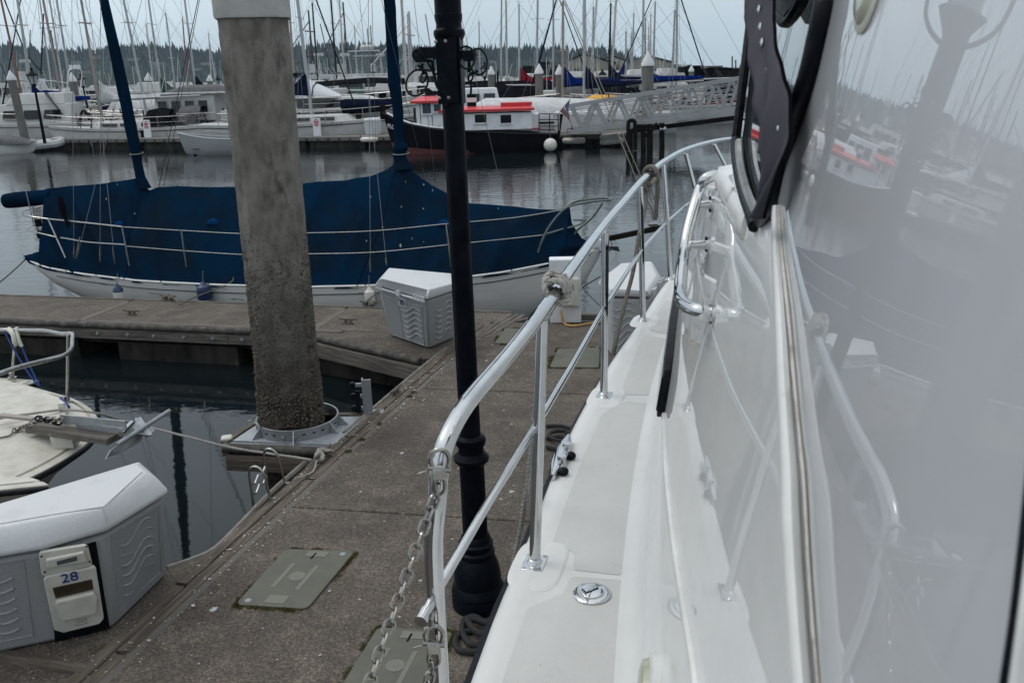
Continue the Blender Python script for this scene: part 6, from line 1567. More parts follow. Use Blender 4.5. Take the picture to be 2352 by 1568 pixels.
def oval2(c, a, bb, n_=24): return [c + dW * (a * math.cos(2 * PI * k / n_)) + uW * (bb * math.sin(2 * PI * k / n_)) for k in range(n_)]
b = MB(); b.loft([oval2(pc, .075, .042), oval2(pc + nW * .016, .074, .041), oval2(pc + nW * .02, .066, .034)], closed=True, cap1=True); b.build('rim', MAT['gel_trim'], cl)
b = MB(); b.loft([oval2(pc + nW * .018, .064, .032), oval2(pc + nW * .032, .055, .026), oval2(pc + nW * .037, .03, .014)], closed=True, cap1=True); b.build('lens', MAT['beige_light'], cl)
# purple grey window cover with snap fasteners
cv = thing('window_cover', 'purple grey fabric window cover with a row of snaps, hanging beside the black gasket', 'window cover', V((.42, 1.4, 3)))
Lp = [(1726, -60), (1732, 40), (1740, 120), (1750, 200), (1762, 280), (1768, 340), (1768, 400), (1760, 450), (1747, 480), (1741, 500)]
Rp = [(1790, -60), (1802, 40), (1806, 110), (1822, 175), (1838, 230), (1842, 290), (1838, 330), (1822, 385), (1806, 430), (1778, 498)]
Yc = [1.36, 1.36, 1.36, 1.36, 1.36, 1.36, 1.36, 1.36, 1.36, 1.36]
b = MB(); S = []
Lw = smooth_path([onwall(x, y, .045) for x, y in Lp], 5); Rw = smooth_path([onwall(x, y, .035) for x, y in Rp], 5)
for i, (a, c_) in enumerate(zip(Lw, Rw)):
    row = []
    for k in range(13):
        t = k / 12; q_ = a.lerp(c_, t); q_ += V((-1, .1, 0)) * (.010 * math.sin(t * 5 + i * .25) * t * (1 - t) * 3 + .006 * noise.noise(q_ * 14)) - V((.010, 0, 0)); row.append(q_)
    S.append(row)
b.loft(S); o = b.build('fabric', MAT['canvas_purple'], cv, smooth=70); s_ = o.modifiers.new('thick', 'SOLIDIFY'); s_.thickness = .003
b = MB(); b.tube([r_[-1] - V((.002, .003, 0)) for r_ in S], .0022, seg=5); b.build('piping', MAT['canvas_black'], cv)
for x, y in ((1745, 22), (1748, 62), (1752, 98), (1766, 160), (1776, 208), (1790, 298)):
    b = MB(); p = onwall(x, y, .050); b.lathe(p, [(.0058, 0), (.0058, .002), (.003, .003)], seg=12, axis=V((-1, -.05, .12))); b.build('snap', MAT['steel'], cv)

# fuel filler cap
cp = atz(1360, 1363, ZD + .003)
fc = thing('filler_cap', 'round chrome filler cap with a slot set in the side deck', 'filler cap', cp)
b = MB(); b.lathe(cp, [(.050, -.001), (.050, .0025), (.046, .0055), (.034, .0075), (.031, .0065)], seg=40); b.build('flange', MAT['steel'], fc)
b = MB(); b.lathe(cp, [(.0305, .004), (.0305, .0078), (.028, .0092), (.001, .0095)], seg=32); b.build('cap', MAT['steel'], fc)
b = MB(); b.obox(cp + V((-.016, -.010, .0096)), cp + V((.017, .012, .0096)), .0045, .002); b.build('slot', MAT['rubber'], fc, smooth=0)
for dx, dy in ((-.015, -.036), (.036, .0135), (-.02, .035)):
    b = MB(); b.lathe(cp + V((dx, dy, .0055)), [(.0052, 0), (.0052, .0015)], seg=10); b.build('screw', MAT['steel_dull'], fc)
text_mesh('engraving', 'DIESEL', .011, cp + V((-.040, .004, .0062)), V((.15, 1, 0)), V((-1, .15, 0)), MAT['ink_black'], fc, ext=.0003)

# guard rail of the yacht
yr = thing('guard_rail', 'polished stainless guard rail with posts running forward along the yacht deck', 'guard rail', V((.05, 2.2, ZD)))
bases = [(1228, 1295, 2.217), (1387, 910, 3.545), (1477, 737, 4.707), (1540, 642, 5.687)]
tops = [(1245, 735), (1390, 533), (1470, 428), (1524, 378)]
SB = [atz(x, y, ZD) for x, y, _ in bases]; ST = [aty(tx, ty, s_.y) for (tx, ty), s_ in zip(tops, SB)]
SB += [V((OX(6.75) + .045, 6.75, ZD)), V((OX(7.9) + .05, 7.9, ZD))]; ST += [aty(1575, 352, 6.75), aty(1640, 331, 7.9)]
RT = .0160
for s_, t_ in zip(SB, ST):
    b = MB(); b.tube([s_, t_], RT, seg=18); b.build('post', MAT['steel'], yr)
    pb_ = thing; b = MB(); d = V((OX(s_.y + .05) - OX(s_.y - .05), .1, 0)).normalized(); rz_ = math.atan2(d.y, d.x)
    b.box(s_ + V((0, 0, .004)), (.088, .062, .006), rz=rz_); b.lathe(s_ + V((0, 0, .006)), [(.024, 0), (.019, .008), (.0165, .013)], seg=20); o = b.build('base_plate', MAT['steel'], yr, smooth=30, bevel=.002)
    for a_, c_ in ((-.036, -.022), (.036, -.022), (-.036, .022), (.036, .022)):
        b = MB(); q_ = s_ + d * a_ + V((-d.y, d.x, 0)) * c_ + V((0, 0, .007)); b.lathe(q_, [(.005, 0), (.005, .0012), (.003, .002)], seg=8); b.build('screw', MAT['steel_dull'], o)
YGATE = 1.55
top = [aty(1012, 1720, YGATE), aty(1011, 1568, YGATE), aty(1002, 1400, YGATE), aty(996, 1250, YGATE), aty(1004, 1150, YGATE), aty(1012, 1060, YGATE + .01), aty(1030, 1000, YGATE + .04), aty(1062, 942, YGATE + .12), aty(1100, 893, YGATE + .22), aty(1170, 812, 1.95), aty(1245, 716, 2.217), aty(1318, 612, 2.75), aty(1390, 514, 3.545), aty(1430, 467, 4.05), aty(1470, 420, 4.707), aty(1500, 392, 5.2), aty(1524, 372, 5.687), aty(1575, 344, 6.75), aty(1640, 325, 7.9), aty(1695, 318, 8.8), aty(1760, 316, 9.6)]
b = MB(); b.tube(smooth_path(top, 8), .0185, seg=20); b.build('top_rail', MAT['steel'], yr)
b = MB(); b.tube([aty(1036, 1022, YGATE + .03), aty(1004, 1150, YGATE - .006), aty(1004, 1180, YGATE - .01)], .006, seg=8); b.build('weld_bead', MAT['steel_dull'], yr)
mids = [aty(968, 1424, YGATE - .06), aty(1010, 1345, YGATE + .03), aty(1118, 1160, 1.88), aty(1226, 985, 2.217), aty(1310, 845, 2.8), aty(1388, 707, 3.545), aty(1474, 572, 4.707), aty(1530, 511, 5.687), aty(1580, 468, 6.75), aty(1650, 432, 7.9)]
b = MB(); b.tube(mids, .0105, seg=12); b.build('mid_rail', MAT['steel'], yr)
b = MB(); p_, q_ = mids[0], mids[1]; b.lathe(p_, [(.0135, -.004), (.0135, .025)], seg=14, axis=(q_ - p_)); b.build('end_cap', MAT['steel'], yr)

# mooring cleat of the yacht
yc_ = thing('deck_cleat', 'chrome deck cleat on black pads at the edge of the yacht deck', 'cleat', atz(1290, 1065, ZD))
p_ = atz(1287, 1078, ZD); q_ = atz(1305, 1045, ZD); dd = V((OX(2.95) - OX(2.75), .2, 0)).normalized(); pm_ = (p_ + q_) / 2
for s_ in (-.055, .055): b = MB(); b.lathe(pm_ + dd * s_, [(.022, 0), (.017, .012), (.015, .05)], seg=16); b.build('leg', MAT['steel'], yc_)
hpt = aty(1288, 1051, pm_.y + .0)
C0, C1 = aty(1268, 1097, pm_.y - .15), aty(1306, 1004, pm_.y + .16)
b = MB(); L_ = C1 - C0; S = []
for k in range(17):
    t = k / 16; c_ = C0 + L_ * t + V((0, 0, .006 * (1 - 4 * (t - .5) ** 2))); w_ = .027 * math.sin(PI * (.06 + .88 * t)) ** .55; ln = L_.normalized(); s2_ = ln.cross(V((0, 0, 1))).normalized(); u2_ = s2_.cross(ln)
    S.append([c_ + s2_ * (w_ * math.cos(a)) + u2_ * (.013 * math.sin(a)) for a in [2 * PI * j / 14 for j in range(14)]])
b.loft(S, closed=True, cap0=True, cap1=True, flip=True); b.build('horn', MAT['steel'], yc_, smooth=60)
for (x, y), rr_ in (((1311, 1046), .019), ((1294, 1082), .019)):  # black balls stand for the shadowed legs beneath the horn
    b = MB(); c_ = atz(x, y, ZD + .018); b.ball(c_, rr_, 16, 9, .8); b.build('leg_shade', MAT['rubber'], yc_)

# rope knots and lines on the rail
kn = thing('rope_knot', 'pale rope clove hitch knotted round the top rail with its twisted tail hanging down', 'rope', aty(1275, 660, 2.4))
b = MB(); rc_ = aty(1279, 664, 2.42); td = (aty(1318, 612, 2.75) - aty(1245, 716, 2.217)).normalized(); s_ = td.cross(V((0, 0, 1))).normalized(); u_ = s_.cross(td)
pts = []
for k in range(61):
    a = k / 20 * 2 * PI; off_ = (-.030 + .060 * k / 60); pts.append(rc_ + td * off_ + (s_ * math.cos(a) + u_ * math.sin(a)) * (.029 + .003 * math.sin(a * .5)))
b.rope(pts, .0095, seg=6)
pts = [rc_ + td * .036 + u_ * .03, rc_ + td * .010 - s_ * .022 + u_ * .040, rc_ - td * .03 - s_ * .030 + u_ * .022, rc_ - td * .045 - s_ * .018 - u_ * .01, rc_ - td * .03 + s_ * .02 - u_ * .033, rc_ + td * .01 + s_ * .036 - u_ * .01, rc_ + td * .025 + s_ * .015 + u_ * .036]
b.rope(smooth_path(pts, 6), .010)
b.build('knot', MAT['rope_grey'], kn)
b = MB(); b.rope(smooth_path([rc_ - td * .02 + u_ * -.03, aty(1270, 705, 2.38), aty(1242, 760, 2.36), aty(1235, 800, 2.38), aty(1233, 900, 2.45), aty(1219, 1050, 2.55), aty(1201, 1180, 2.66), aty(1184, 1270, 2.76), aty(1174, 1330, 2.84), aty(1164, 1400, 2.92), aty(1154, 1480, 3.0)], 8), .0088)
b.build('tail', MAT['rope_grey'], kn)
kn2 = thing('rope_hitch', 'brown braided rope looped over the far rail with its long tail hanging', 'rope', aty(1495, 400, 5.0))
b = MB(); rc_ = aty(1494, 397, 5.1); td = (aty(1524, 372, 5.687) - aty(1470, 420, 4.707)).normalized(); s_ = td.cross(V((0, 0, 1))).normalized(); u_ = s_.cross(td)
b.tube([rc_ + td * (-.03 + .06 * k / 40) + (s_ * math.cos(k / 20 * 2 * PI) + u_ * math.sin(k / 20 * 2 * PI)) * .034 for k in range(41)], .013, seg=7)
b.tube(smooth_path([rc_ - s_ * .03, aty(1482, 425, 4.9), aty(1484, 445, 4.9), aty(1481, 480, 4.85), aty(1468, 540, 4.7), aty(1455, 620, 4.6), aty(1437, 690, 4.5), aty(1420, 760, 4.4), aty(1408, 815, 4.35)], 6), .0115, seg=7)
b.tube(smooth_path([rc_ + s_ * .035 + u_ * .01, aty(1510, 410, 5.1), aty(1511, 430, 5.1), aty(1507, 480, 5.1), aty(1504, 505, 5.1)], 6), .014, seg=7)
b.tube(smooth_path([aty(1480, 426, 4.95), aty(1494, 424, 4.9), aty(1504, 412, 5.0)], 5), .013, seg=7)
b.build('line', MAT['rope_dark'], kn2)

# gate chain with shackles
gc = thing('gate_chain', 'stainless chain with swivel shackle hanging from the bend of the guard rail', 'chain', aty(1005, 1100, YGATE))
def shackle(px, py, Y, s=1.0, par=None, ang=0.0):
    c_ = aty(px, py, Y); u_ = V((math.sin(ang), 0, math.cos(ang))); r__ = V((math.cos(ang), 0, -math.sin(ang))); P = lambda a, c2: c_ + r__ * a * s + u_ * c2 * s
    b = MB(); b.tube(smooth_path([P(-.012, -.004), P(-.014, .010), P(-.006, .022), P(.008, .023), P(.016, .010), P(.013, -.006)], 4), .0042 * s, seg=8)
    b.tube([P(-.018, -.006), P(.018, -.012)], .0055 * s, seg=8); b.lathe(P(-.012, .016), [(.006 * s, -.004), (.006 * s, .004)], seg=10, axis=V((0, -1, 0))); b.build('snap_shackle', MAT['steel_chain'], par)
    b = MB(); b.box(P(0, -.017), (.024 * s, .016 * s, .018 * s), taper=.9); b.tube([P(-.020, -.012), P(-.038, -.018)], .0018 * s, seg=5); b.build('shackle_body', MAT['steel_chain'], par, bevel=.003)
    b = MB(); b.tube(smooth_path([P(-.008, -.024), P(-.011, -.045), P(-.002, -.055), P(.007, -.045), P(.006, -.024)], 4), .0036 * s, seg=8, closed=False); b.build('swivel', MAT['steel_chain'], par)
shackle(1009, 1064, YGATE - .035, 1.15, gc)
chain_objs(gc, [aty(1006, 1112, YGATE - .035), aty(1001, 1140, YGATE - .04), aty(978, 1200, YGATE - .06), aty(952, 1270, YGATE - .09), aty(925, 1350, YGATE - .13), aty(897, 1430, YGATE - .18), aty(872, 1500, YGATE - .22), aty(842, 1590, YGATE - .27), aty(815, 1680, YGATE - .31)], .030, .018, .0030, MAT['steel_chain'])
gc2 = thing('gate_chain', 'second shackle and short chain hanging from the gate post at the bottom edge', 'chain', aty(992, 1440, YGATE - .05))
b = MB(); b.tube(smooth_path([aty(1000, 1405, YGATE - .03), aty(994, 1412, YGATE - .05), aty(992, 1430, YGATE - .05), aty(998, 1440, YGATE - .05)], 4), .004, seg=8); b.build('eye', MAT['steel_chain'], gc2)
shackle(996, 1466, YGATE - .05, 1.15, gc2)
chain_objs(gc2, [aty(992, 1518, YGATE - .05), aty(986, 1560, YGATE - .055), aty(975, 1640, YGATE - .06)], .030, .018, .0030, MAT['steel_chain'])

# ================================================================== THE MARINA BEYOND
WZ = -.5
def lx(x, y, a): return x * math.cos(a) - y * math.sin(a), x * math.sin(a) + y * math.cos(a)
def hull_secs(L, B, F, sheer=.25, bowr=.9, transom=.75, n=18, m_=9, draft=.35, rake=.10):
    """x from -L/2 (stern) to L/2 (bow); local coordinates, z=0 at the waterline"""
    S = []
    for i in range(n + 1):
        t = i / n; x = -L / 2 + L * t
        hb = B / 2 * (transom + (1 - transom) * min(1, t / .4) ** .8) * (1 - max(0, (t - .45) / .55) ** (2.1)) ; hb = max(hb, .015)
        sh = F * (1 + sheer * (t - .35) ** 2 * 2.2); kd = -draft * (1 - max(0, (t - .7) / .3) ** 2 * 1.2)
        P = []
        for k in range(m_):
            a = (k / (m_ - 1) - .5) * PI; yy = hb * math.copysign(abs(math.sin(a)) ** .55, a); zz = sh - (sh - kd) * max(math.cos(a), 0) ** .8
            fl_ = (zz / sh) if zz > 0 else 0
            P.append(V((x + rake * L * .6 * max(0, (t - .6) / .4) * (fl_ - 1) * .6, yy, zz)))
        S.append(P)
    return S
def make_hull(t, L, B, F, mat, deck='boat_deck', stripe=None, **k):
    S = hull_secs(L, B, F, **k); b = MB(); b.loft(S); b.add(S[0], [tuple(range(len(S[0])))]); b.build('hull', MAT[mat], t, world=False, smooth=60)
    b = MB(); b.loft([[p[0] + V((0, 0, -.03)), V((p[0].x, 0, p[0].z + .03)), p[-1] + V((0, 0, -.03))] for p in S]); b.build('deck', MAT[deck], t, world=False, smooth=40)
    if stripe:
        b = MB()
        for side in (0, -1): b.tube([p[side] + V((0, (.01 if side else -.01), -.16)) for p in S], .025, seg=4)
        b.build('stripe', MAT[stripe], t, world=False)
    return S
def cabin(t, x0, x1, w_, z0, h, mat='boat_white', name='cabin', rk0=.3, rk1=.5, top=.8):
    """raked house; x0 aft, x1 forward"""
    b = MB(); a = [V((x0, -w_, z0)), V((x1, -w_ * .9, z0)), V((x1, w_ * .9, z0)), V((x0, w_, z0))]
    c_ = [V((x0 + rk0 * h, -w_ * top, z0 + h)), V((x1 - rk1 * h, -w_ * top * .85, z0 + h)), V((x1 - rk1 * h, w_ * top * .85, z0 + h)), V((x0 + rk0 * h, w_ * top, z0 + h))]
    b.loft([a, c_], closed=True, cap0=True, cap1=True); return b.build(name, MAT[mat], t, world=False, smooth=0, bevel=.05)
def side_windows(t, x0, x1, w_, z0, h, n, mat='glass_dark', slope=.1, gap=.15, skew=.0, name='window', frame=True):
    for side in (-1, 1):
        for i in range(n):
            a = x0 + (x1 - x0) * i / n + gap / 2; c_ = x0 + (x1 - x0) * (i + 1) / n - gap / 2; yo = side * (w_ + .015); yi = side * (w_ - slope * h + .015)
            P = [V((a, yo, z0)), V((c_, yo, z0)), V((c_ - skew, yi, z0 + h)), V((a, yi, z0 + h))]
            if side > 0: P = P[::-1]
            b = MB(); b.slab(P, V((0, side, 0)), .02); o = b.build(name, MAT[mat], t, world=False, smooth=0)
def rail_set(t, S, h=.6, i0=2, step=3, r=.016, mat='steel_dull'):
    for side in (0, -1):
        idx = list(range(i0, len(S))); tp = [S[i][side] + V((0, 0, h)) for i in idx]
        b = MB(); b.tube(tp, r, seg=4); b.tube([p - V((0, 0, h * .5)) for p in tp], r * .6, seg=4)
        for i in idx[::step]: b.tube([S[i][side], S[i][side] + V((0, 0, h))], r, seg=4)
        b.build('lifeline', MAT[mat], t, world=False)
def rig(t, xm, zd, H, mat, rm, L, cover=None, fur=None, boomdir=-1, spreaders=1, lean=V((0, 0, 0)), wires=True, boomL=.36, B=3.0):
    b = MB(); top_ = V((xm, 0, zd + H)) + lean; b.tube([V((xm, 0, zd - .3)), V((xm, 0, zd)).lerp(top_, .5), top_], [rm, rm * .95, rm * .75], seg=8); b.build('mast', MAT[mat], t, world=False)
    m0 = V((xm, 0, zd)); 
    b = MB()
    for s_ in range(spreaders):
        c_ = m0.lerp(top_, (s_ + 1) / (spreaders + 1) + .04); b.tube([c_ + V((0, -.55 - .1 * B, 0)), c_, c_ + V((0, .55 + .1 * B, 0))], .022, seg=4)
        b.tube([c_ + V((-.45, 0, 0)), c_, c_ + V((.45, 0, 0))], .018, seg=4) if R_.random() < .35 else None
    b.tube([top_, top_ + V((0, 0, .5))], .012, seg=3); b.tube([top_ + V((-.25, 0, .12)), top_ + V((.2, 0, .12))], .012, seg=3); b.build('spreader', MAT[mat], t, world=False)
    if wires:
        b = MB(); r = .010
        for sy in (-1, 1):
            b.tube([top_, m0.lerp(top_, .54) + V((0, sy * (.5 + .1 * B), 0)), V((xm - .1, sy * B * .42, zd))], r, seg=3)
            b.tube([m0.lerp(top_, .52), V((xm - .5, sy * B * .42, zd))], r, seg=3)
        b.tube([top_, V((-L / 2 + .1, 0, zd))], r, seg=3)
        if not fur: b.tube([top_, V((L / 2 - .1, 0, zd))], r, seg=3)
        b.build('shroud', MAT['wire'], t, world=False)
    if fur: b = MB(); b.tube([top_, V((L / 2 - .2, 0, zd + .3))], [.02, .055], seg=6); b.build('furled_jib', MAT[fur], t, world=False)
    bl = L * boomL; b0 = V((xm + boomdir * .1, 0, zd + 1.35)); b1 = b0 + V((boomdir * bl, 0, .05))
    b = MB(); b.tube([b0, b1], .06, seg=6); b.build('boom', MAT[mat], t, world=False)
    if cover:
        b = MB(); S = []
        for k in range(13):
            q_ = k / 12; c_ = b0.lerp(b1, q_) + V((0, 0, .05)); r = .24 * (1 - q_) + .10; h_ = .8 * max(0, 1 - q_ * 5) + .30 * (1 - q_ * .5)
            S.append([c_ + V((0, math.cos(a) * r * (.5 if math.sin(a) > 0 else 1), (math.sin(a) * h_ if math.sin(a) > 0 else math.sin(a) * r * .6) + .02 * noise.noise(V((q_ * 9, a, xm))))) for a in [2 * PI * j / 10 for j in range(10)]])
        b.loft(S, closed=True, cap0=True, cap1=True); b.build('sail_cover', MAT[cover], t, world=False, smooth=60)
def sailboat(px, Y, label, L=9.5, B=3.0, F=1.05, rz=0.0, hull='white_hull', mast='alu', top=None, H=12.5, rm=.075, cover=None, fur=None, cab=True, dodger=None, stripe='stripe_black', group='sailboats berthed beyond the long pontoon', detail=True, boomdir=-1, py=190, mast_off=.06, name='sailboat'):
    P = aty(px, py, Y); P.z = WZ; xm = L * mast_off
    ox, oy = lx(xm, 0, rz); loc = V((P.x - ox, P.y - oy, WZ)); t = thing(name, label, 'sailboat', loc, rz, group)
    S = make_hull(t, L, B, F, hull, stripe=stripe)
    if cab:
        cabin(t, -L * .12, L * .24, B * .30, F - .02, .42, rk0=.3, rk1=1.4); side_windows(t, -L * .08, L * .15, B * .30, F + .12, .18, 2, slope=.45)
    if detail: rail_set(t, S)
    if detail:
        rg_ = random.Random(int(px * 7 + Y)); b = MB()
        for _ in range(12):
            x = rg_.uniform(-L * .46, L * .36); y = rg_.choice((-1, 1)) * B * rg_.uniform(.1, .36); h_ = rg_.uniform(.1, .45)
            if rg_.random() < .5: b.box((x, y, F + .15 + h_ / 2), (rg_.uniform(.1, .6), rg_.uniform(.1, .4), h_), rz=rg_.random() * 3)
            else: b.tube([V((x, y, F)), V((x + rg_.uniform(-.3, .3), y, F + rg_.uniform(.4, 1.1)))], rg_.uniform(.02, .06), seg=4)
        b.build('deck_gear', MAT[rg_.choice(['canvas_black', 'canvas_grey', 'timber_dark', 'canvas_navy', 'mast_rust'])], t, world=False, smooth=0, kind='stuff')
        b = MB()
        for k_ in range(3): b.box((L * (-.3 + .22 * k_), 0, F + .10), (L * .10, .7, .12))
        b.build('hatch', MAT['glass_dark'], t, world=False, smooth=0, kind='stuff')
    zd = F + .2; lean = V((0, 0, 0))
    if top:
        T_ = aty(top[0], top[1], Y); Hh = T_.z - WZ - zd
        dx = (T_.x - P.x); ca, sa = math.cos(rz), math.sin(rz); lean = V((dx * ca, -dx * sa, 0)); lean.y *= .3 if abs(math.cos(rz)) > .5 else 1; H = max(Hh, 4)
        if top[1] <= 0: k_ = (H + 3.5) / H; lean *= k_; H += 3.5
    rig(t, xm, zd, H, mast, rm, L, cover, fur, boomdir=boomdir, B=B, lean=lean)
    if dodger:
        b = MB(); b.loft([[V((x, math.cos(a) * B * .30, F + .1 + math.sin(a) * h_)) for a in [PI * j / 8 for j in range(9)]] for x, h_ in ((-L * .10, .35), (-L * .13, .85), (-L * .2, .95), (-L * .27, .9))]); b.build('dodger', MAT[dodger], t, world=False, smooth=50)
    return t

# ---- the long pontoon
PF0 = V((-36, 55.9, 0)); PF1 = V((5.6, 43.2, 0))
pf0, pf1 = atz(-200, 318, 0), atz(1420, 310, 0)
pf0 = V((atz(-120, 344, -.5).x, atz(-120, 344, -.5).y, 0)); pf1 = V((atz(1432, 336, -.5).x, atz(1432, 336, -.5).y, 0))
pd = (pf1 - pf0).normalized(); pn = V((-pd.y, pd.x, 0)); PL = (pf1 - pf0).length; pa_ = math.atan2(pd.y, pd.x)
pont = thing('long_pontoon', 'x', 'x', pf0); pont['kind'] = 'structure'; del pont['label']; del pont['category']
PW = 2.4
k = 0.0; i = 0
while k < PL:
    e_ = min(k + 3.4, PL); c_ = pf0 + pd * (k + e_) / 2 + pn * PW / 2
    b = MB(); b.box(c_ + V((0, 0, .02)), (e_ - k - .03, PW - .16, .12), rz=pa_); b.build('slab', MAT['concrete_edge'], pont, smooth=0)
    b = MB(); b.box(c_ + V((0, 0, -.28)) - pn * .06, (e_ - k - .25, PW - .2, .5), rz=pa_); b.build('float', MAT['float_side'], pont, smooth=0)
    b = MB(); b.box(pf0 + pd * (k + e_) / 2 + V((0, 0, .06)), (e_ - k, .14, .07), rz=pa_); b.build('pale_edge', MAT['rope_grey'], pont, smooth=0)
    b = MB(); b.box(pf0 + pd * (k + e_) / 2 + V((0, 0, -.06)) - pn * .03, (e_ - k - .02, .12, .15), rz=pa_); b.build('whaler', MAT['pile_far'], pont, smooth=0)
    k = e_; i += 1
bm_ = MB(); bm_.lathe((0, 0, 0), [(.05, 0), (.05, .03)], seg=6, axis=-pn); proto = None; k = .3
while k < PL:
    if proto is None: o = bm_.build('bolt', MAT['rubber'], pont, world=False); proto = o
    else: o = proto.copy(); col.objects.link(o)
    o.location = pf0 + pd * k - pn * .1 + V((0, 0, -.06)) - wloc(pont); k += .62
# text boards, boxes on the pontoon
def sign_board(px, base_y, wd, h, label, lines):
    P = pf0 + pd * 0; P = onpl(px, base_y, pf0 + pn * .35, pn); P.z = .08; t = thing('sign_board', label, 'sign', P, pa_, 'white notice boards on the long pontoon')
    b = MB(); b.box((P.x, P.y, P.z + h / 2), (wd, .08, h), rz=pa_); b.build('board', MAT['white_paint'], t, smooth=0)
    o = t
    b = MB()
    for i, (w_, z_) in enumerate(lines):
        b.box(V((P.x, P.y, P.z + z_)) - pn * .045, (w_, .004, .05), rz=pa_)
    ob = b.build('lettering', MAT['ink_red'], t, smooth=0)
sign_board(341, 318, .42, .95, 'white notice board on the long pontoon right of the blue mizzen mast', [(.12, .84), (.28, .75), (.22, .68), (.24, .60), (.28, .52)])
sign_board(730, 314, .42, .92, 'white notice board with red lettering right of the concrete piling', [(.12, .84), (.3, .75), (.22, .68), (.3, .60), (.2, .52)])
for t in [o for o in bpy.data.objects if o.name.startswith('sign_board')]: t.rotation_euler = (0, 0, 0)
t = thing('bollard', 'short black bollard on the long pontoon beside the left notice board', 'bollard', onpl(328, 318, pf0 + pn * .4, pn))
p = onpl(328, 318, pf0 + pn * .4, pn); b = MB(); b.lathe(V((p.x, p.y, .08)), [(.1, 0), (.08, .03), (.08, .3), (.13, .34), (.13, .38)], seg=10); b.build('post', MAT['black_paint'], t)
def far_box(px, base_y, wd, h, label, off=1.0, dp=.7):
    P = onpl(px, base_y, pf0 + pn * off, pn); t = thing('dock_box', label, 'dock box', V((P.x, P.y, .08)))
    b = MB(); b.box(V((P.x, P.y, .08 + h * .42)), (wd * .86, dp * .8, h * .84), rz=pa_, taper=1.12); b.build('body', MAT['plastic_lid'], t, smooth=0, bevel=.03)
    b = MB(); b.box(V((P.x, P.y, .08 + h * .92)), (wd, dp, h * .16), rz=pa_, taper=.9); b.build('lid', MAT['white_paint'], t, smooth=0, bevel=.03)
far_box(858, 312, .75, .85, 'pale dock box on the long pontoon just left of the black hulled bow')
far_box(1330, 305, 2.6, 1.0, 'long pale box on the pontoon under the foot of the gangway', off=1.4)
# step box beside the flybridge cruiser
P = onpl(187, 300, pf0 + pn * 4, pn); t = thing('boarding_steps', 'cream moulded boarding steps standing beyond the long pontoon at left', 'steps', V((P.x, P.y, .1)))
b = MB(); b.box(V((P.x, P.y, .35)), (1.1, .9, .9), rz=pa_); b.build('lower_step', MAT['plastic_cream'], t, smooth=0, bevel=.03); b = MB(); b.box(V((P.x - .1, P.y, 1.0)), (.85, .8, .45), rz=pa_); b.build('upper_step', MAT['plastic_cream'], t, smooth=0, bevel=.03)
for px, w_, lb in ((985 - 10 + 0, 0, ''),) * 0: pass
def fender_cyl(px, py, L, label, off=-.18, r=.15, tilt=0):
    P = onpl(px, py, pf0 + pn * off, pn); t = thing('fender', label, 'fender', P, 0, 'white fenders along the pontoon edge'); b = MB(); d = (pd + V((0, 0, tilt))).normalized()
    b.tube([P - d * L / 2, P - d * (L / 2 - .1), P + d * (L / 2 - .1), P + d * L / 2], [r * .6, r, r, r * .6], seg=10); b.build('body', MAT['fender_white'], t)
    b = MB(); b.tube([P - d * L / 2, P - d * L / 2 + V((0, 0, .25))], .02, seg=4); b.build('lanyard', MAT['wire_dark'], t)
fender_cyl(848, 321, .95, 'white horizontal fender left of the dark bow on the pontoon edge', r=.13); fender_cyl(1318, 324, 1.1, 'horizontal cream fender right of the round white fender'); fender_cyl(1402, 314, 1.0, 'upper of two cream fenders at the gangway piles', tilt=.12); fender_cyl(1405, 325, 1.1, 'lower of two cream fenders at the gangway piles', tilt=.1)

# ---- red roofed workboat with black hull
WR0 = V((atz(888, 350, WZ).x, atz(888, 350, WZ).y, WZ)); WR1 = V((atz(1272, 347, WZ).x, atz(1272, 347, WZ).y, WZ))
Yb = 43.0
def wb(px, py, dy=0): return aty(px, py, Yb - 1.4 + dy)
tug = thing('workboat', 'black hulled workboat with white deckhouse and red roof behind the lamp post', 'workboat', V((wb(1080, 345).x, Yb, WZ)))
Yn = Yb - 1.4
sheer = [(868, 258), (900, 272), (940, 286), (990, 294), (1060, 299), (1140, 302), (1220, 305), (1277, 306)]
x0 = wb(868, 258).x; x1 = wb(1280, 306).x; Lw_ = x1 - x0
S = []; zs = [(wb(x, y).x, wb(x, y).z) for x, y in sheer]
for i in range(31):
    t_ = i / 30; x = x0 + Lw_ * t_; hb = 1.45 * min(1, math.sin(min(t_ / .42, 1) * PI / 2) ** .8) * (1 - .12 * max(0, (t_ - .75) / .25)); hb = max(hb, .02); sh = interp(zs, x); P = []
    for k in range(25):
        a = (k / 24 - .5) * PI; yy = hb * math.copysign(abs(math.sin(a)) ** .5, a); zz = sh - (sh + .95) * max(math.cos(a), 0) ** .55
        xx = x + (0.55 * max(0, 1 - t_ / .14)) * (1 - (zz + .9) / (sh + .9)) ** 1.0
        P.append(V((xx, Yb + yy, zz)))
    S.append(P)
# black topsides, red bottom split by height
b = MB(); b.loft(S); hullo = b.build('hull', [MAT['black_hull'], MAT['antifoul_red']], tug, smooth=60)
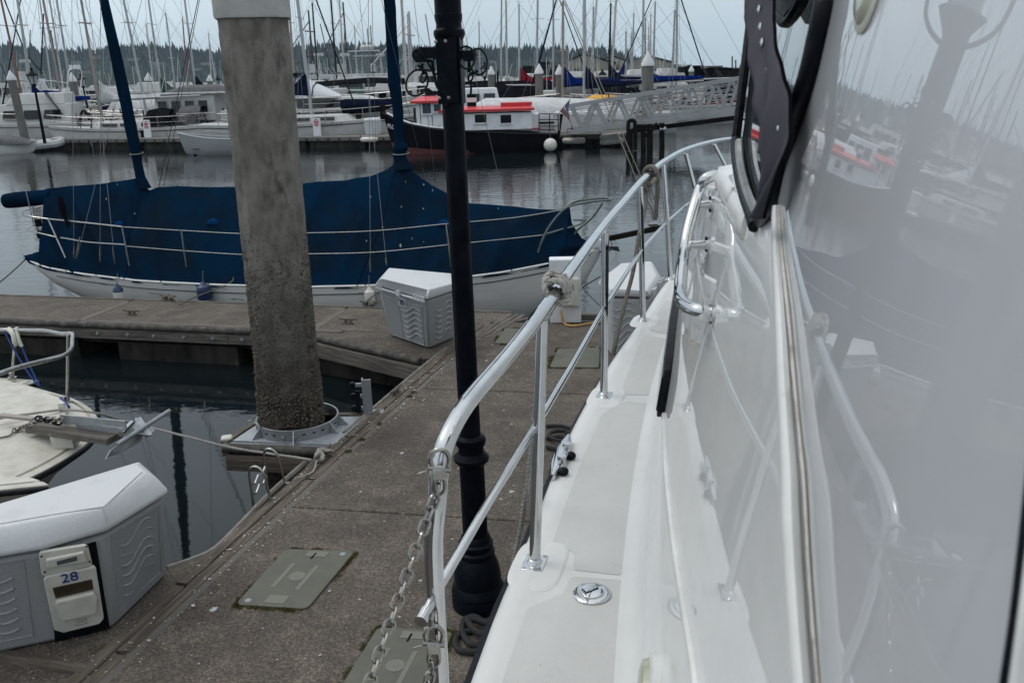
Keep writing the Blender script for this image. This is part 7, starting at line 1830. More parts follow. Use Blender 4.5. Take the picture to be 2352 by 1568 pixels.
# assign red to low faces at the bow end
off_ = wloc(tug)
for p in hullo.data.polygons:
    c_ = p.center + off_
    if c_.z < .0 - .10 * max(0, c_.x - x0) and c_.x < x0 + 4.4 : p.material_index = 1
b = MB(); b.loft([[p[0] + V((0, 0, -.04)), p[-1] + V((0, 0, -.04))] for p in S]); b.add(S[-1], [tuple(range(25))[::-1]]); b.build('deck', MAT['canvas_grey'], tug)
b = MB(); b.tube([p[0] + V((0, -.02, -.06)) for p in S], .06, seg=6); b.build('rubbing_strake', MAT['rubber'], tug)
b = MB(); b.tube([p[0] + V((0, .02, .03)) for p in S[1:12]], .05, seg=5); b.build('white_bulwark_top', MAT['white_paint'], tug)
b = MB(); p = V((x0 - .02, Yb, wb(868, 258).z)); b.box(p + V((.05, 0, -.05)), (.24, .24, .65)); b.build('stem_post', MAT['timber_dark'], tug, smooth=0, bevel=.02)
# name on the bow
q1, q2 = wb(881, 287, .75), wb(945, 300, .42)
def hullpt(t_, z_):
    x = x0 + Lw_ * t_; hb = 1.45 * math.sin(min(t_ / .42, 1) * PI / 2) ** .8; sh = interp(zs, x)
    return V((x + 0.55 * max(0, 1 - t_ / .14) * (1 - (z_ + .9) / (sh + .9)), Yb - hb * .99 - .07, z_))
za = wb(884, 296).z + .04
na, nb = hullpt(.015, za + .02), hullpt(.115, za - .12)
text_mesh('name_lettering', 'PLOVER', .27, (na + nb) / 2, nb - na, V((.10, -.12, 1)), MAT['lettering_white'], tug, ext=.015)
def hbox(px0, px1, pyt, pyb, y0, y1, mat, name, taper_dx=0, bev=.02):
    """box whose near face spans the given pixels at depth y0"""
    a = aty(px0, pyb, y0); c_ = aty(px1, pyt, y0); b = MB(); z0, z1 = min(a.z, c_.z), max(a.z, c_.z)
    b.box(((a.x + c_.x) / 2, (y0 + y1) / 2, (z0 + z1) / 2), (abs(c_.x - a.x), y1 - y0, z1 - z0)); return b.build(name, MAT[mat], tug, smooth=0, bevel=bev)
yc0, yc1 = Yb - 1.05, Yb + 1.05
hbox(958, 1014, 236, 292, yc0, yc1, 'white_paint', 'wheelhouse'); hbox(1012, 1222, 258, 302, yc0 - .02, yc1, 'white_paint', 'deckhouse')
hbox(1222, 1238, 262, 302, yc0 + .3, yc1, 'white_paint', 'aft_bulkhead')
def tugroof(px0, px1, pyt, pyb, name, over=.18):
    a = aty(px0, pyb, yc0); c_ = aty(px1, pyt, yc0); b = MB(); z0, z1 = a.z, c_.z; X0, X1 = a.x - over, c_.x + over; Y0, Y1 = yc0 - over, yc1 + over
    b.loft([[V((X0, Y0, z0)), V((X1, Y0, z0)), V((X1, Y1, z0)), V((X0, Y1, z0))], [V((X0, Y0, z0 + .10)), V((X1, Y0, z0 + .10)), V((X1, Y1, z0 + .10)), V((X0, Y1, z0 + .10))], [V((X0 + .35, Y0 + .7, z1)), V((X1 - .3, Y0 + .7, z1)), V((X1 - .3, Y1 - .7, z1)), V((X0 + .35, Y1 - .7, z1))]], closed=True, cap0=True, cap1=True); b.build(name, MAT['red_paint'], tug, smooth=0)
tugroof(952, 1016, 222, 238, 'wheelhouse_roof'); tugroof(1016, 1218, 243, 259, 'deckhouse_roof')
b = MB(); a = aty(1150, 243, yc0 + .5); c_ = aty(1222, 243, yc0 + .5); b.box(((a.x + c_.x) / 2, Yb, a.z + .05), (c_.x - a.x, 1.2, .14)); b.build('hatch', MAT['red_paint'], tug, smooth=0)
for (x0_, x1_, yt, yb_) in ((971, 989, 237, 261), (997, 1012, 240, 256), (1091, 1117, 263, 282), (1150, 1174, 264, 283), (1192, 1194, 240, 240)):
    if x1_ - x0_ < 5: continue
    a = aty(x0_, yb_, yc0 - .03); c_ = aty(x1_, yt, yc0 - .03); b = MB(); b.box(((a.x + c_.x) / 2, yc0 - .03, (a.z + c_.z) / 2), (c_.x - a.x, .05, c_.z - a.z)); b.build('window', MAT['glass_dark'] if x0_ > 1050 else MAT['glass_mid'], tug, smooth=0)
    b = MB(); b.box(((a.x + c_.x) / 2, yc0 - .05, a.z - .04), (c_.x - a.x + .1, .10, .05)); b.box(((a.x + c_.x) / 2, yc0 - .03, c_.z + .03), (c_.x - a.x + .1, .05, .04))
    for xx in (a.x - .03, c_.x + .03): b.box((xx, yc0 - .03, (a.z + c_.z) / 2), (.05, .05, c_.z - a.z + .06))
    b.build('window_frame', MAT['white_paint'], tug, smooth=0)
b = MB(); a = aty(967, 290, yc0 - .02); c_ = aty(991, 238, yc0 - .02)
for xx in (a.x, c_.x): b.box((xx, yc0 - .012, (a.z + c_.z) / 2), (.025, .02, c_.z - a.z))
b.build('door_seam', MAT['canvas_grey'], tug, smooth=0)
b = MB(); a = aty(952, 290, yc0 + .1); b.box((a.x + .0, Yb, wb(950, 262).z), (.06, 1.5, .5)); b.build('front_window', MAT['glass_dark'], tug, smooth=0)
# funnel, rail, life ring, fender
b = MB(); p = aty(1084, 244, Yb); b.box((p.x, Yb, p.z + .27), (.42, .4, .55)); b.build('funnel', MAT['black_paint'], tug, smooth=0, bevel=.03)
b = MB(); b.box((p.x, Yb, p.z + .28), (.43, .41, .2)); b.build('funnel_band', MAT['flag_white'], tug, smooth=0)
b = MB()
for px in (998, 1008): b.tube([aty(px, 232, Yb), aty(px, 212, Yb)], .03, seg=5)
b.box(aty(1000, 214, Yb), (.9, .3, .18)); b.build('roof_rail', MAT['timber_dark'], tug)
b = MB()
for px in (1238, 1262, 1282): b.tube([aty(px, 303, yc0), aty(px, 262, yc0)], .025, seg=5)
for py in (262, 275, 290): b.tube([aty(1238, py, yc0), aty(1284, py, yc0)], .02, seg=5)
b.build('stern_rail', MAT['mast_black'], tug)
hbx = aty(1222, 296, yc0); b = MB(); b.box((hbx.x + .2, yc0 + .3, hbx.z), (.45, .4, .04)); b.build('red_seat', MAT['red_paint'], tug, smooth=0)
b = MB(); b.obox(aty(1278, 345, Yb + .2), aty(1290, 262, Yb + .2), .28, .12); b.build('rudder_post', MAT['timber_dark'], tug, smooth=0)
rf = thing('fender', 'round white fender floating at the stern of the black hulled workboat', 'fender', aty(1264, 334, Yb - 1.7)); b = MB(); p = aty(1264, 333, Yb - 1.7); b.ball(p, .30, 16, 10); b.build('ball', MAT['fender_white'], rf)
b = MB(); b.tube([p + V((0, 0, .3)), p + V((0, .3, .8))], .015, seg=4); b.build('lanyard', MAT['wire_dark'], rf)
# striped ensign
fg = thing('flag', 'red and white striped flag with blue corner drooping from a staff at the workboat stern', 'flag', aty(1300, 260, Yb))
hA, hB = aty(1309, 231, Yb), aty(1286, 256, Yb); fA, fB = aty(1317, 298, Yb), aty(1309, 302, Yb)
b = MB(); nu, nv = 13, 16
def fp(u_, v_):
    top_ = hA.lerp(fA, v_) + V((-.12 * math.sin(v_ * PI), 0, 0)); bot = hB.lerp(fB, v_) + V((.25 * math.sin(v_ * PI), 0, -.05 * math.sin(v_ * 3))); q_ = top_.lerp(bot, u_); q_.y += .12 * math.sin(v_ * 6 + u_ * 7); return q_
for i in range(nu):
    for j in range(nv):
        b.cur = 2 if (i < 7 and j < 6) else (0 if i % 2 == 0 else 1)
        b.add([fp(i / nu, j / nv), fp((i + 1) / nu, j / nv), fp((i + 1) / nu, (j + 1) / nv), fp(i / nu, (j + 1) / nv)], [(0, 1, 2, 3)])
b.cur = 1
for i in range(5):
    for j in range(4):
        c_ = fp((i + .7) / nu * 1.2, (j + .7) / nv * 1.3) - V((0, .015, 0)); s_ = .016; b.add([c_ + V((-s_, 0, -s_)), c_ + V((s_, 0, -s_)), c_ + V((0, 0, s_))], [(0, 1, 2)])
b.build('cloth', [MAT['sticker_red'], MAT['flag_white'], MAT['sticker_blue']], fg, smooth=0)
b = MB(); b.tube([aty(1284, 300, Yb), aty(1286, 256, Yb), aty(1310, 228, Yb)], .025, seg=5); b.build('staff', MAT['mast_tan'], fg)

# ---- gangway
gw = thing('gangway', 'long grey aluminium truss gangway rising to the right from the pontoon', 'gangway', aty(1310, 300, 42))
gy0, gy1 = 42.5, 39.5
def gpt(px, top_, side=0):
    t_ = (px - 1308) / (1760 - 1308); Y = gy0 + (gy1 - gy0) * t_ + side * 1.5
    ytop = 246 + (172 - 246) * t_; ybot = 304 + (246 - 304) * t_
    P = aty(px, ytop if top_ else ybot, gy0 + (gy1 - gy0) * t_); P.y = Y; return P
for side in (0, 1):
    b = MB(); b.obox(gpt(1308, 1, side), gpt(1760, 1, side), .13, .13); b.build('top_chord', MAT['gangway'], gw, smooth=0)
    b = MB(); b.obox(gpt(1308, 0, side), gpt(1760, 0, side), .13, .18); b.build('bottom_chord', MAT['gangway'], gw, smooth=0)
    n = 8
    for i in range(n):
        a = 1315 + (1755 - 1315) * i / n; c_ = 1315 + (1755 - 1315) * (i + .5) / n; e_ = 1315 + (1755 - 1315) * (i + 1) / n
        for p_, q_ in ((gpt(a, 1, side), gpt(c_, 0, side)), (gpt(c_, 0, side), gpt(e_, 1, side))):
            b = MB(); b.obox(p_, q_, .115, .115); b.build('diagonal', MAT['gangway'], gw, smooth=0)
    for f_ in (.2, .36, .52, .68, .84):
        A_1, A_2 = gpt(1308, 0, side).lerp(gpt(1308, 1, side), f_), gpt(1760, 0, side).lerp(gpt(1760, 1, side), f_)
        b = MB(); b.tube([A_1, A_2], .014 if f_ != .84 else .022, seg=5); b.build('guard_bar', MAT['gangway'], gw)
b = MB(); b.loft([[gpt(1308, 0, 0), gpt(1308, 0, 1)], [gpt(1760, 0, 0), gpt(1760, 0, 1)]]); b.build('walk_deck', MAT['gangway'], gw, smooth=0)
b = MB(); b.obox(gpt(1452, 0, .5) - V((0, 0, .35)), gpt(1760, 0, .5) - V((0, 0, .35)), 1.2, .16); b.build('under_beam', MAT['timber_dark'], gw, smooth=0)
# gangway landing piles
gpz = thing('landing_frame', 'dark steel and timber pile frame standing in the water under the gangway', 'pile frame', aty(1470, 330, 41))
b = MB()
def pz(px, py, Y=40.8): return aty(px, py, Y)
b.tube(smooth_path([pz(1443, 345), pz(1443, 290), pz(1445, 279), pz(1455, 278), pz(1459, 290), pz(1459, 345)], 4), .09, seg=8); b.build('bent_pipe', MAT['timber_dark'], gpz)
for x, yt, yb_, r in ((1477, 295, 350, .11), (1490, 285, 345, .09), (1496, 300, 345, .07), (1520, 283, 345, .12), (1449, 300, 350, .08)):
    b = MB(); p_, q_ = pz(x, yt), pz(x + 2, yb_); q_.z = -1.5; b.tube([p_, q_], r, seg=8); b.build('pile', MAT['timber_dark'], gpz)
for a in (((1460, 290), (1512, 290)), ((1470, 296), (1482, 310)), ((1483, 315), (1510, 284)), ((1462, 298), (1500, 298))):
    b = MB(); b.tube([pz(*a[0]), pz(*a[1])], .09, seg=6); b.build('brace', MAT['timber_dark'], gpz)
b = MB()
for x in (1523,): b.tube([pz(x - 8, 297), pz(x + 6, 297)], .13, seg=6)
b.build('band', MAT['galv'], gpz)

# ---- pilings with white cones
def piling_far(px, pyt, pyb, Y, label, r=.20, name='piling', dx=0):
    P1 = aty(px, pyt, Y); P0 = aty(px + dx, pyb, Y); d = (P1 - P0); d = d / d.z if abs(d.z) > .01 else V((0, 0, 1)); base_ = P0 - d * (P0.z + .8)
    t = thing('piling', label, 'piling', V((base_.x, base_.y, WZ)), 0, 'white capped pilings in the marina')
    b = MB(); b.tube([base_, P1], r, seg=10); b.build('shaft', MAT['pile_far'], t)
    b = MB(); b.tube([P1, P1 + d * .12, P1 + d * (r * 2.4)], [r * 1.12, r * 1.15, .02], seg=10); b.build('cone_cap', MAT['cone_white'], t)
pil = [(27, 185, 308, 51, 'grey piling at far left with white cone, standing beside the flybridge cruiser', .22, 28), (167, 188, 245, 60, 'grey piling left of the blue mizzen mast with white cone', .24, 10), (341, 186, 208, 72, 'short grey piling with white cone right of the blue mizzen mast', .26, 1), (482, 187, 213, 75, 'small white capped piling left of the concrete piling', .22, 2), (504, 192, 206, 95, 'distant white capped piling touching the concrete piling edge', .2, 0),
       (692, 184, 200, 80, 'white capped piling just right of the concrete piling', .2, 0), (776, 184, 200, 78, 'white capped piling between concrete piling and middle blue mast', .2, 0), (951, 186, 198, 90, 'distant white capped piling left of the lamp post', .2, 0), (1128, 172, 245, 58, 'tall grey piling beside the lantern right of the lamp post', .22, 2),
       (1238, 170, 232, 56, 'white capped piling in front of the red sail covers', .25, 1), (1285, 172, 230, 58, 'dark flat piling right of the red sail covers', .25, 1), (1488, 152, 232, 50, 'large white capped piling standing behind the gangway', .32, -1), (1360, 180, 202, 80, 'small piling behind the royal blue sail cover', .22, 0), (1588, 165, 205, 75, 'piling behind the gangway right of the large capped one', .2, 0),
       (1165, 180, 196, 85, 'small distant piling left of the red sail covers', .18, 0), (1385, 172, 200, 80, 'small piling under the second right hand lantern', .2, 0)]
for px, a, c_, Y, lb, r, dx in pil: piling_far(px, a, c_, Y, lb, r, dx=dx)
# ---- marina lanterns
def lantern(px, pyt, pyb, Y, label, dx=0):
    s_ = 1.0; P1 = aty(px, pyt, Y); P0 = aty(px + dx, pyb, Y); d = (P1 - P0); d = d / d.z; base_ = P0.copy()
    t = thing('street_lamp', label, 'street lamp', base_, 0, 'black lantern posts in the marina'); H = P1.z - P0.z
    b = MB(); b.tube([base_ - d * .3, P1 - d * .95], [.09, .06], seg=8); b.tube([P1 - d * 1.0, P1 - d * .9, P1 - d * .86], [.06, .17, .06], seg=8); b.build('post', MAT['black_paint'], t)
    b = MB(); b.tube([P1 - d * .86, P1 - d * .42], [.13, .24], seg=6); b.build('lantern_glass', MAT['lantern_glass'], t, smooth=0)
    b = MB(); b.tube([P1 - d * .43, P1 - d * .38, P1 - d * .2, P1 - d * .16, P1 - d * .1, P1], [.33, .32, .12, .06, .09, .015], seg=8)
    for k in range(4):
        a = k * PI / 2 + .6; r0 = V((math.cos(a), math.sin(a), 0)); b.tube([P1 - d * .86 + r0 * .14, P1 - d * .42 + r0 * .26], .02, seg=4)
    b.build('lantern_roof', MAT['black_paint'], t, smooth=30)
lantern(71, 155, 317, 50.5, 'black lantern post at far left rising from the long pontoon', 30); lantern(184, 169, 242, 66, 'black lantern between left piling and blue mizzen mast', 16); lantern(499, 172, 210, 78, 'small black lantern touching the left edge of the concrete piling', 3)
lantern(1113, 142, 240, 57, 'black lantern seen through the hoop right of the lamp post', 1); lantern(1285, 152, 215, 60, 'black lantern above the royal blue sail cover', 0); lantern(1384, 158, 205, 66, 'black lantern in front of the tan sheds', 0); lantern(1455, 163, 195, 90, 'small black lantern under the right hand shed', 0)

# ---- boats close beyond the long pontoon
def place(px, py, Y): P = aty(px, py, Y); P.z = WZ; return P
# flybridge cruiser
def side_text(s, px, py, Y, size, par, mat='ink_black'):
    P = aty(px, py, Y); P.z = P.z; text_mesh('lettering', s, size, P, V((1, 0, 0)), V((0, 0, 1)), MAT[mat], par, ext=.004)
t = thing('cruiser', 'white flybridge motor cruiser behind the far left piling', 'motor boat', place(78, 300, 55), PI + .12); 
S = make_hull(t, 9.6, 3.3, 1.35, 'white_hull', stripe='canvas_grey', transom=.9)
cabin(t, -2.6, 2.6, 1.35, 1.3, 1.2, rk0=-.1, rk1=1.1); side_windows(t, -2.2, 1.2, 1.33, 1.65, .5, 3, slope=.2, skew=.1); cabin(t, -2.4, 1.0, 1.1, 2.45, .65, name='flybridge', rk0=.1, rk1=.8)
b = MB(); b.obox(V((-2.5, .8, 1.4)), V((-1.4, .8, 3.1)), .9, .05); b.build('ladder_panel', MAT['canvas_grey'], t, world=False, smooth=0); rail_set(t, S, .6, 9)
b = MB(); b.tube(smooth_path([V((-2.6, -1.1, 3.0)), V((-2.9, -1.1, 4.3)), V((-2.9, 1.1, 4.3)), V((-2.6, 1.1, 3.0))], 4), .035, seg=5); b.box((-2.9, 0, 4.5), (.5, .5, .25)); b.build('radar_arch', MAT['white_paint'], t, world=False)
# covered runabout and tan boat at far left
t = thing('covered_dinghy', 'small boat under a crumpled grey cover at the far left edge', 'dinghy', place(-14, 302, 50), .2); make_hull(t, 4.0, 1.7, .55, 'white_old', stripe=None)
b = MB(); b.loft([[V((x, math.cos(a) * .85 * (1 - .2 * abs(x) / 2), .5 + math.sin(a) * h_ * (1 + .2 * noise.noise(V((x * 3, a * 3, 0))))) ) for a in [PI * j / 10 for j in range(11)]] for x, h_ in ((-2, .1), (-1.5, .35), (-.5, .55), (.5, .5), (1.4, .3), (1.9, .1))]); b.build('cover', MAT['canvas_grey'], t, world=False)
t = thing('cabin_boat', 'tan hulled boat with blue canvas hood behind the left lanterns', 'boat', place(110, 215, 66), 0.1); S = make_hull(t, 9, 3.0, 1.7, 'tan_hull', deck='mast_tan'); b = MB(); b.loft([[V((x, math.cos(a) * 1.1, 1.9 + math.sin(a) * h_)) for a in [PI * j / 8 for j in range(9)]] for x, h_ in ((-1.2, 1.0), (-.2, 1.3), (.8, 1.2), (1.8, .7))]); b.build('hood', MAT['canvas_royal'], t, world=False)
b = MB(); b.tube(smooth_path([V((-2.6, -1.2, 1.6)), V((-2.2, -1.1, 3.6)), V((2, -1.1, 3.6)), V((2.3, -1.2, 1.6))], 3), .03, seg=5); b.box((-.5, 0, 3.8), (.7, .7, .35)); b.build('radar_frame', MAT['white_paint'], t, world=False)
# rubber tender by the lantern
t = thing('inflatable_dinghy', 'white inflatable dinghy lying behind the leftmost lantern post', 'dinghy', place(86, 306, 51.5), .9)
b = MB(); b.tube(smooth_path([V((-1.2, -.6, .3)), V((.6, -.6, .35)), V((1.3, 0, .5)), V((.6, .6, .35)), V((-1.2, .6, .3))], 5), .22, seg=8); b.build('tube', MAT['canvas_white'], t, world=False)
b = MB(); b.box((-.2, 0, .15), (2.0, .9, .08)); b.build('floor', MAT['canvas_grey'], t, world=False)
sb = sailboat(225, 53, 'white sailboat with name lettering and black canvas hood, left of the blue mizzen mast', L=9.2, B=3.0, F=1.05, rz=PI + .05, cover='canvas_white', dodger='canvas_black', top=(186, 0), mast='mast_tan', mast_off=.16, py=200)
side_text('DARROW\'S GIRL', 237, 284, 51.0, .33, sb)
sb = sailboat(330, 55, 'white sailboat with rounded transom just right of the blue mizzen mast', L=8.6, B=2.9, F=1.1, rz=PI + .1, top=(284, 0), mast='alu', dodger='canvas_grey', mast_off=.10, py=200)
t = thing('pilothouse_boat', 'white and black pilothouse cruiser left of the concrete piling', 'motor boat', place(458, 293, 57), PI - .05); S = make_hull(t, 8.6, 3.1, .95, 'black_hull', stripe='white_paint', transom=.9)
cabin(t, -1.6, 2.4, 1.3, 1.0, 1.75, rk0=0, rk1=.18, top=.95); side_windows(t, -1.3, 2.0, 1.3, 1.75, .65, 4, slope=.04, gap=.3); b = MB(); b.box((-.4, 0, 2.82), (5.4, 2.9, .10)); b.build('roof', MAT['canvas_white'], t, world=False, smooth=0, bevel=.03)
b = MB(); b.loft([[V((x, math.cos(a) * .7, 2.9 + math.sin(a) * .4 * s_)) for a in [PI * j / 6 for j in range(7)]] for x, s_ in ((-2.6, .3), (-1.5, 1), (.5, 1), (1.6, .3))]); b.build('roof_dinghy', MAT['canvas_grey'], t, world=False)
for dy in (-.4, .4):
    b = MB(); b.loft([[V((-4.6 + dx_, dy + .22 * math.cos(a), z + .2 * math.sin(a) * .5)) for a in [2 * PI * j / 8 for j in range(8)]] for dx_, z in ((.0, .2), (-.15, .9), (.05, 1.35), (.2, 1.5))], closed=True, cap1=True); b.build('outboard', MAT['black_paint'], t, world=False)
t = thing('skiff', 'bare aluminium skiff with blue bottom moored in front of the long pontoon', 'skiff', place(520, 335, 45.6), PI + .08)
S = hull_secs(4.6, 1.7, .75, sheer=.5, transom=.9, rake=.18); b = MB(); b.loft(S); b.add(S[0], [tuple(range(len(S[0])))]); o = b.build('hull', [MAT['alu'], MAT['canvas_royal']], t, world=False, smooth=50)
for p in o.data.polygons:
    if p.center.z < .02: p.material_index = 1
b = MB()
for sd_ in (0, -1): b.tube([p[sd_] for p in S], .035, seg=5)
b.tube(smooth_path([S[9][0] + V((0, .05, 0)), S[9][0] + V((.0, .1, .22)), S[13][0] + V((0, .1, .22)), S[14][0] + V((0, .05, 0))], 3), .025, seg=5); b.build('gunwale', MAT['alu'], t, world=False)
b = MB(); b.box((-.2, 0, .32), (3.6, 1.1, .04)); b.box((.3, 0, .5), (.3, 1.3, .05)); b.build('floor', MAT['canvas_grey'], t, world=False)
sb = sailboat(716, 50, 'white sailboat with registration letters, bow pointing right, beside the concrete piling', L=11.5, B=3.3, F=1.2, rz=-.03, hull='white_hull', mast='alu', cover='canvas_navy', top=(683, 0), rm=.10, py=255, fur=None, mast_off=.02)
side_text('WN 0853 ST', 765, 286, 48.2, .22, sb)
t = thing('motor_cruiser', 'white motor cruiser with clear canopy, bow pointing right, behind the registered sailboat', 'motor boat', place(775, 285, 54), -.04); S = make_hull(t, 12.5, 3.8, 1.75, 'white_hull', stripe='canvas_grey', transom=.95); cabin(t, -3.8, 4.2, 1.5, 1.7, .75, rk0=0, rk1=3.2)
side_windows(t, -2.0, 2.4, 1.46, 1.9, .38, 1, slope=.3, skew=1.2)
b = MB(); b.loft([[V((x, math.cos(a) * 1.45, 2.4 + math.sin(a) * h_)) for a in [PI * j / 10 for j in range(11)]] for x, h_ in ((-4.4, 1.0), (-3.4, 1.35), (-2.0, 1.35), (-1.0, .8), (.4, .1))]); b.build('clear_canopy', MAT['lantern_glass'], t, world=False)
b = MB()
for x, h_ in ((-4.4, 1.0), (-3.4, 1.35), (-2.0, 1.36), (-1.0, .82)): b.tube([V((x, math.cos(a) * 1.47, 2.4 + math.sin(a) * h_ * 1.02)) for a in [PI * j / 10 for j in range(11)]], .03, seg=4)
b.box((-3, 0, 3.78), (2.6, 2.0, .05)); b.build('canopy_frame', MAT['canvas_navy'], t, world=False)
rail_set(t, S, .7, 7, 3, .022)
t = thing('inflatable_dinghy', 'dark blue inflatable dinghy carried between the canopy cruiser and the middle blue mast', 'dinghy', place(842, 248, 51), 0)
t.location.z = aty(842, 248, 51).z - .1
b = MB(); b.tube(smooth_path([V((-1.3, -.55, .35)), V((1.0, -.55, .3)), V((1.45, 0, .35)), V((1.0, .55, .3)), V((-1.3, .55, .35))], 5), .24, seg=8); b.build('tube', MAT['canvas_navy'], t, world=False)
b = MB(); b.loft([[V((x, math.cos(a) * .5, .1 - math.sin(a) * h_)) for a in [PI * j / 8 for j in range(9)]] for x, h_ in ((-1.3, .3), (.6, .3), (1.3, .05))]); b.build('bottom', MAT['canvas_navy'], t, world=False)
t = thing('canvas_boat', 'white boat with long dark grey awning left of the middle blue mast', 'motor boat', place(810, 232, 60), .05); S = make_hull(t, 9, 3.2, 1.9, 'white_hull'); b = MB(); b.loft([[V((x, math.cos(a) * 1.5, z + math.sin(a) * .35)) for a in [PI * j / 8 for j in range(9)]] for x, z in ((-3.6, 2.3), (-2.6, 2.9), (1.2, 3.1), (3.4, 3.0))]); b.build('awning', MAT['canvas_black'], t, world=False)
t = thing('sport_fisher', 'sport fishing boat with raked rod racks and radar dome left of the middle blue mast', 'fishing boat', place(850, 215, 66), .0); S = make_hull(t, 11, 3.6, 2.0, 'white_hull'); cabin(t, -2.5, 3.0, 1.5, 1.9, 1.6, rk1=.9); side_windows(t, -2, 1.6, 1.45, 2.4, .7, 2, slope=.2)
b = MB()
for k in range(7): b.tube([V((-3.0 + k * .3, -.9, 2.4)), V((-4.2 + k * .3, -1.0, 4.2))], .02, seg=4)
b.tube([V((-1, -1, 3.4)), V((-1.2, -1, 5.2)), V((1, -1, 5.2)), V((1.2, -1, 3.4))], .04, seg=4); b.lathe((0, 0, 5.3), [(.5, 0), (.5, .2), (.3, .35)], seg=10); b.box((0, 0, 4.9), (1.8, 1.6, .08)); b.build('rod_rack', MAT['alu'], t, world=False)
t = thing('wooden_ketch_hull', 'green and white work boat moored behind the red deckhouse roof', 'boat', place(1120, 232, 54), .08); t['category'] = 'boat'; t.name = 'green_boat'; S = make_hull(t, 8.5, 2.8, 1.25, 'canvas_green', stripe='white_paint'); cabin(t, -2.5, .8, 1.1, 1.2, 1.5, 'white_paint', rk0=0, rk1=.2); side_windows(t, -2.2, .5, 1.1, 1.8, .6, 3, slope=.1, gap=.25); rail_set(t, S, .7, 8)
t = thing('tarp_boat', 'boat under a bright white tarpaulin behind the stern of the black hulled workboat', 'boat', place(1255, 268, 49), .05); S = make_hull(t, 9.5, 3.0, .9, 'white_hull', deck='canvas_white')
b = MB(); b.loft([[V((x, math.cos(a) * 1.5, 1.0 + math.sin(a) ** .8 * h_ + .05 * noise.noise(V((x, a * 2, 1))))) for a in [PI * j / 12 + .0001 for j in range(12)] + [PI - .0001]] for x, h_ in ((-4.4, .7), (-3.2, 1.25), (0, 1.2), (3, 1.0), (4.3, .4))]); b.build('tarpaulin', MAT['canvas_white'], t, world=False)
t = thing('yellow_covered_boat', 'small boat under a yellow cover behind the gangway', 'boat', place(1392, 228, 55), .0); make_hull(t, 2.6, 1.5, 1.7, 'white_hull'); b = MB(); b.loft([[V((x, math.cos(a) * .7, 1.7 + math.sin(a) * h_)) for a in [PI * j / 8 for j in range(9)]] for x, h_ in ((-1.3, .2), (-.7, .42), (.3, .38), (1.25, .1))]); b.build('cover', MAT['canvas_yellow'], t, world=False)
t = thing('work_barge', 'white deckhouse boat with cream top above the royal blue covers', 'motor boat', place(1425, 205, 66), .02); S = make_hull(t, 9.5, 3.2, 1.6, 'white_hull'); cabin(t, -2.6, 1.6, 1.4, 1.5, 1.5, rk0=0, rk1=.4); side_windows(t, -2.4, 1.2, 1.4, 2.0, .7, 4, slope=.15, gap=.2); b = MB(); b.box((-.6, 0, 3.08), (5.6, 3.2, .1)); b.build('roof', MAT['canvas_white'], t, world=False, smooth=0)

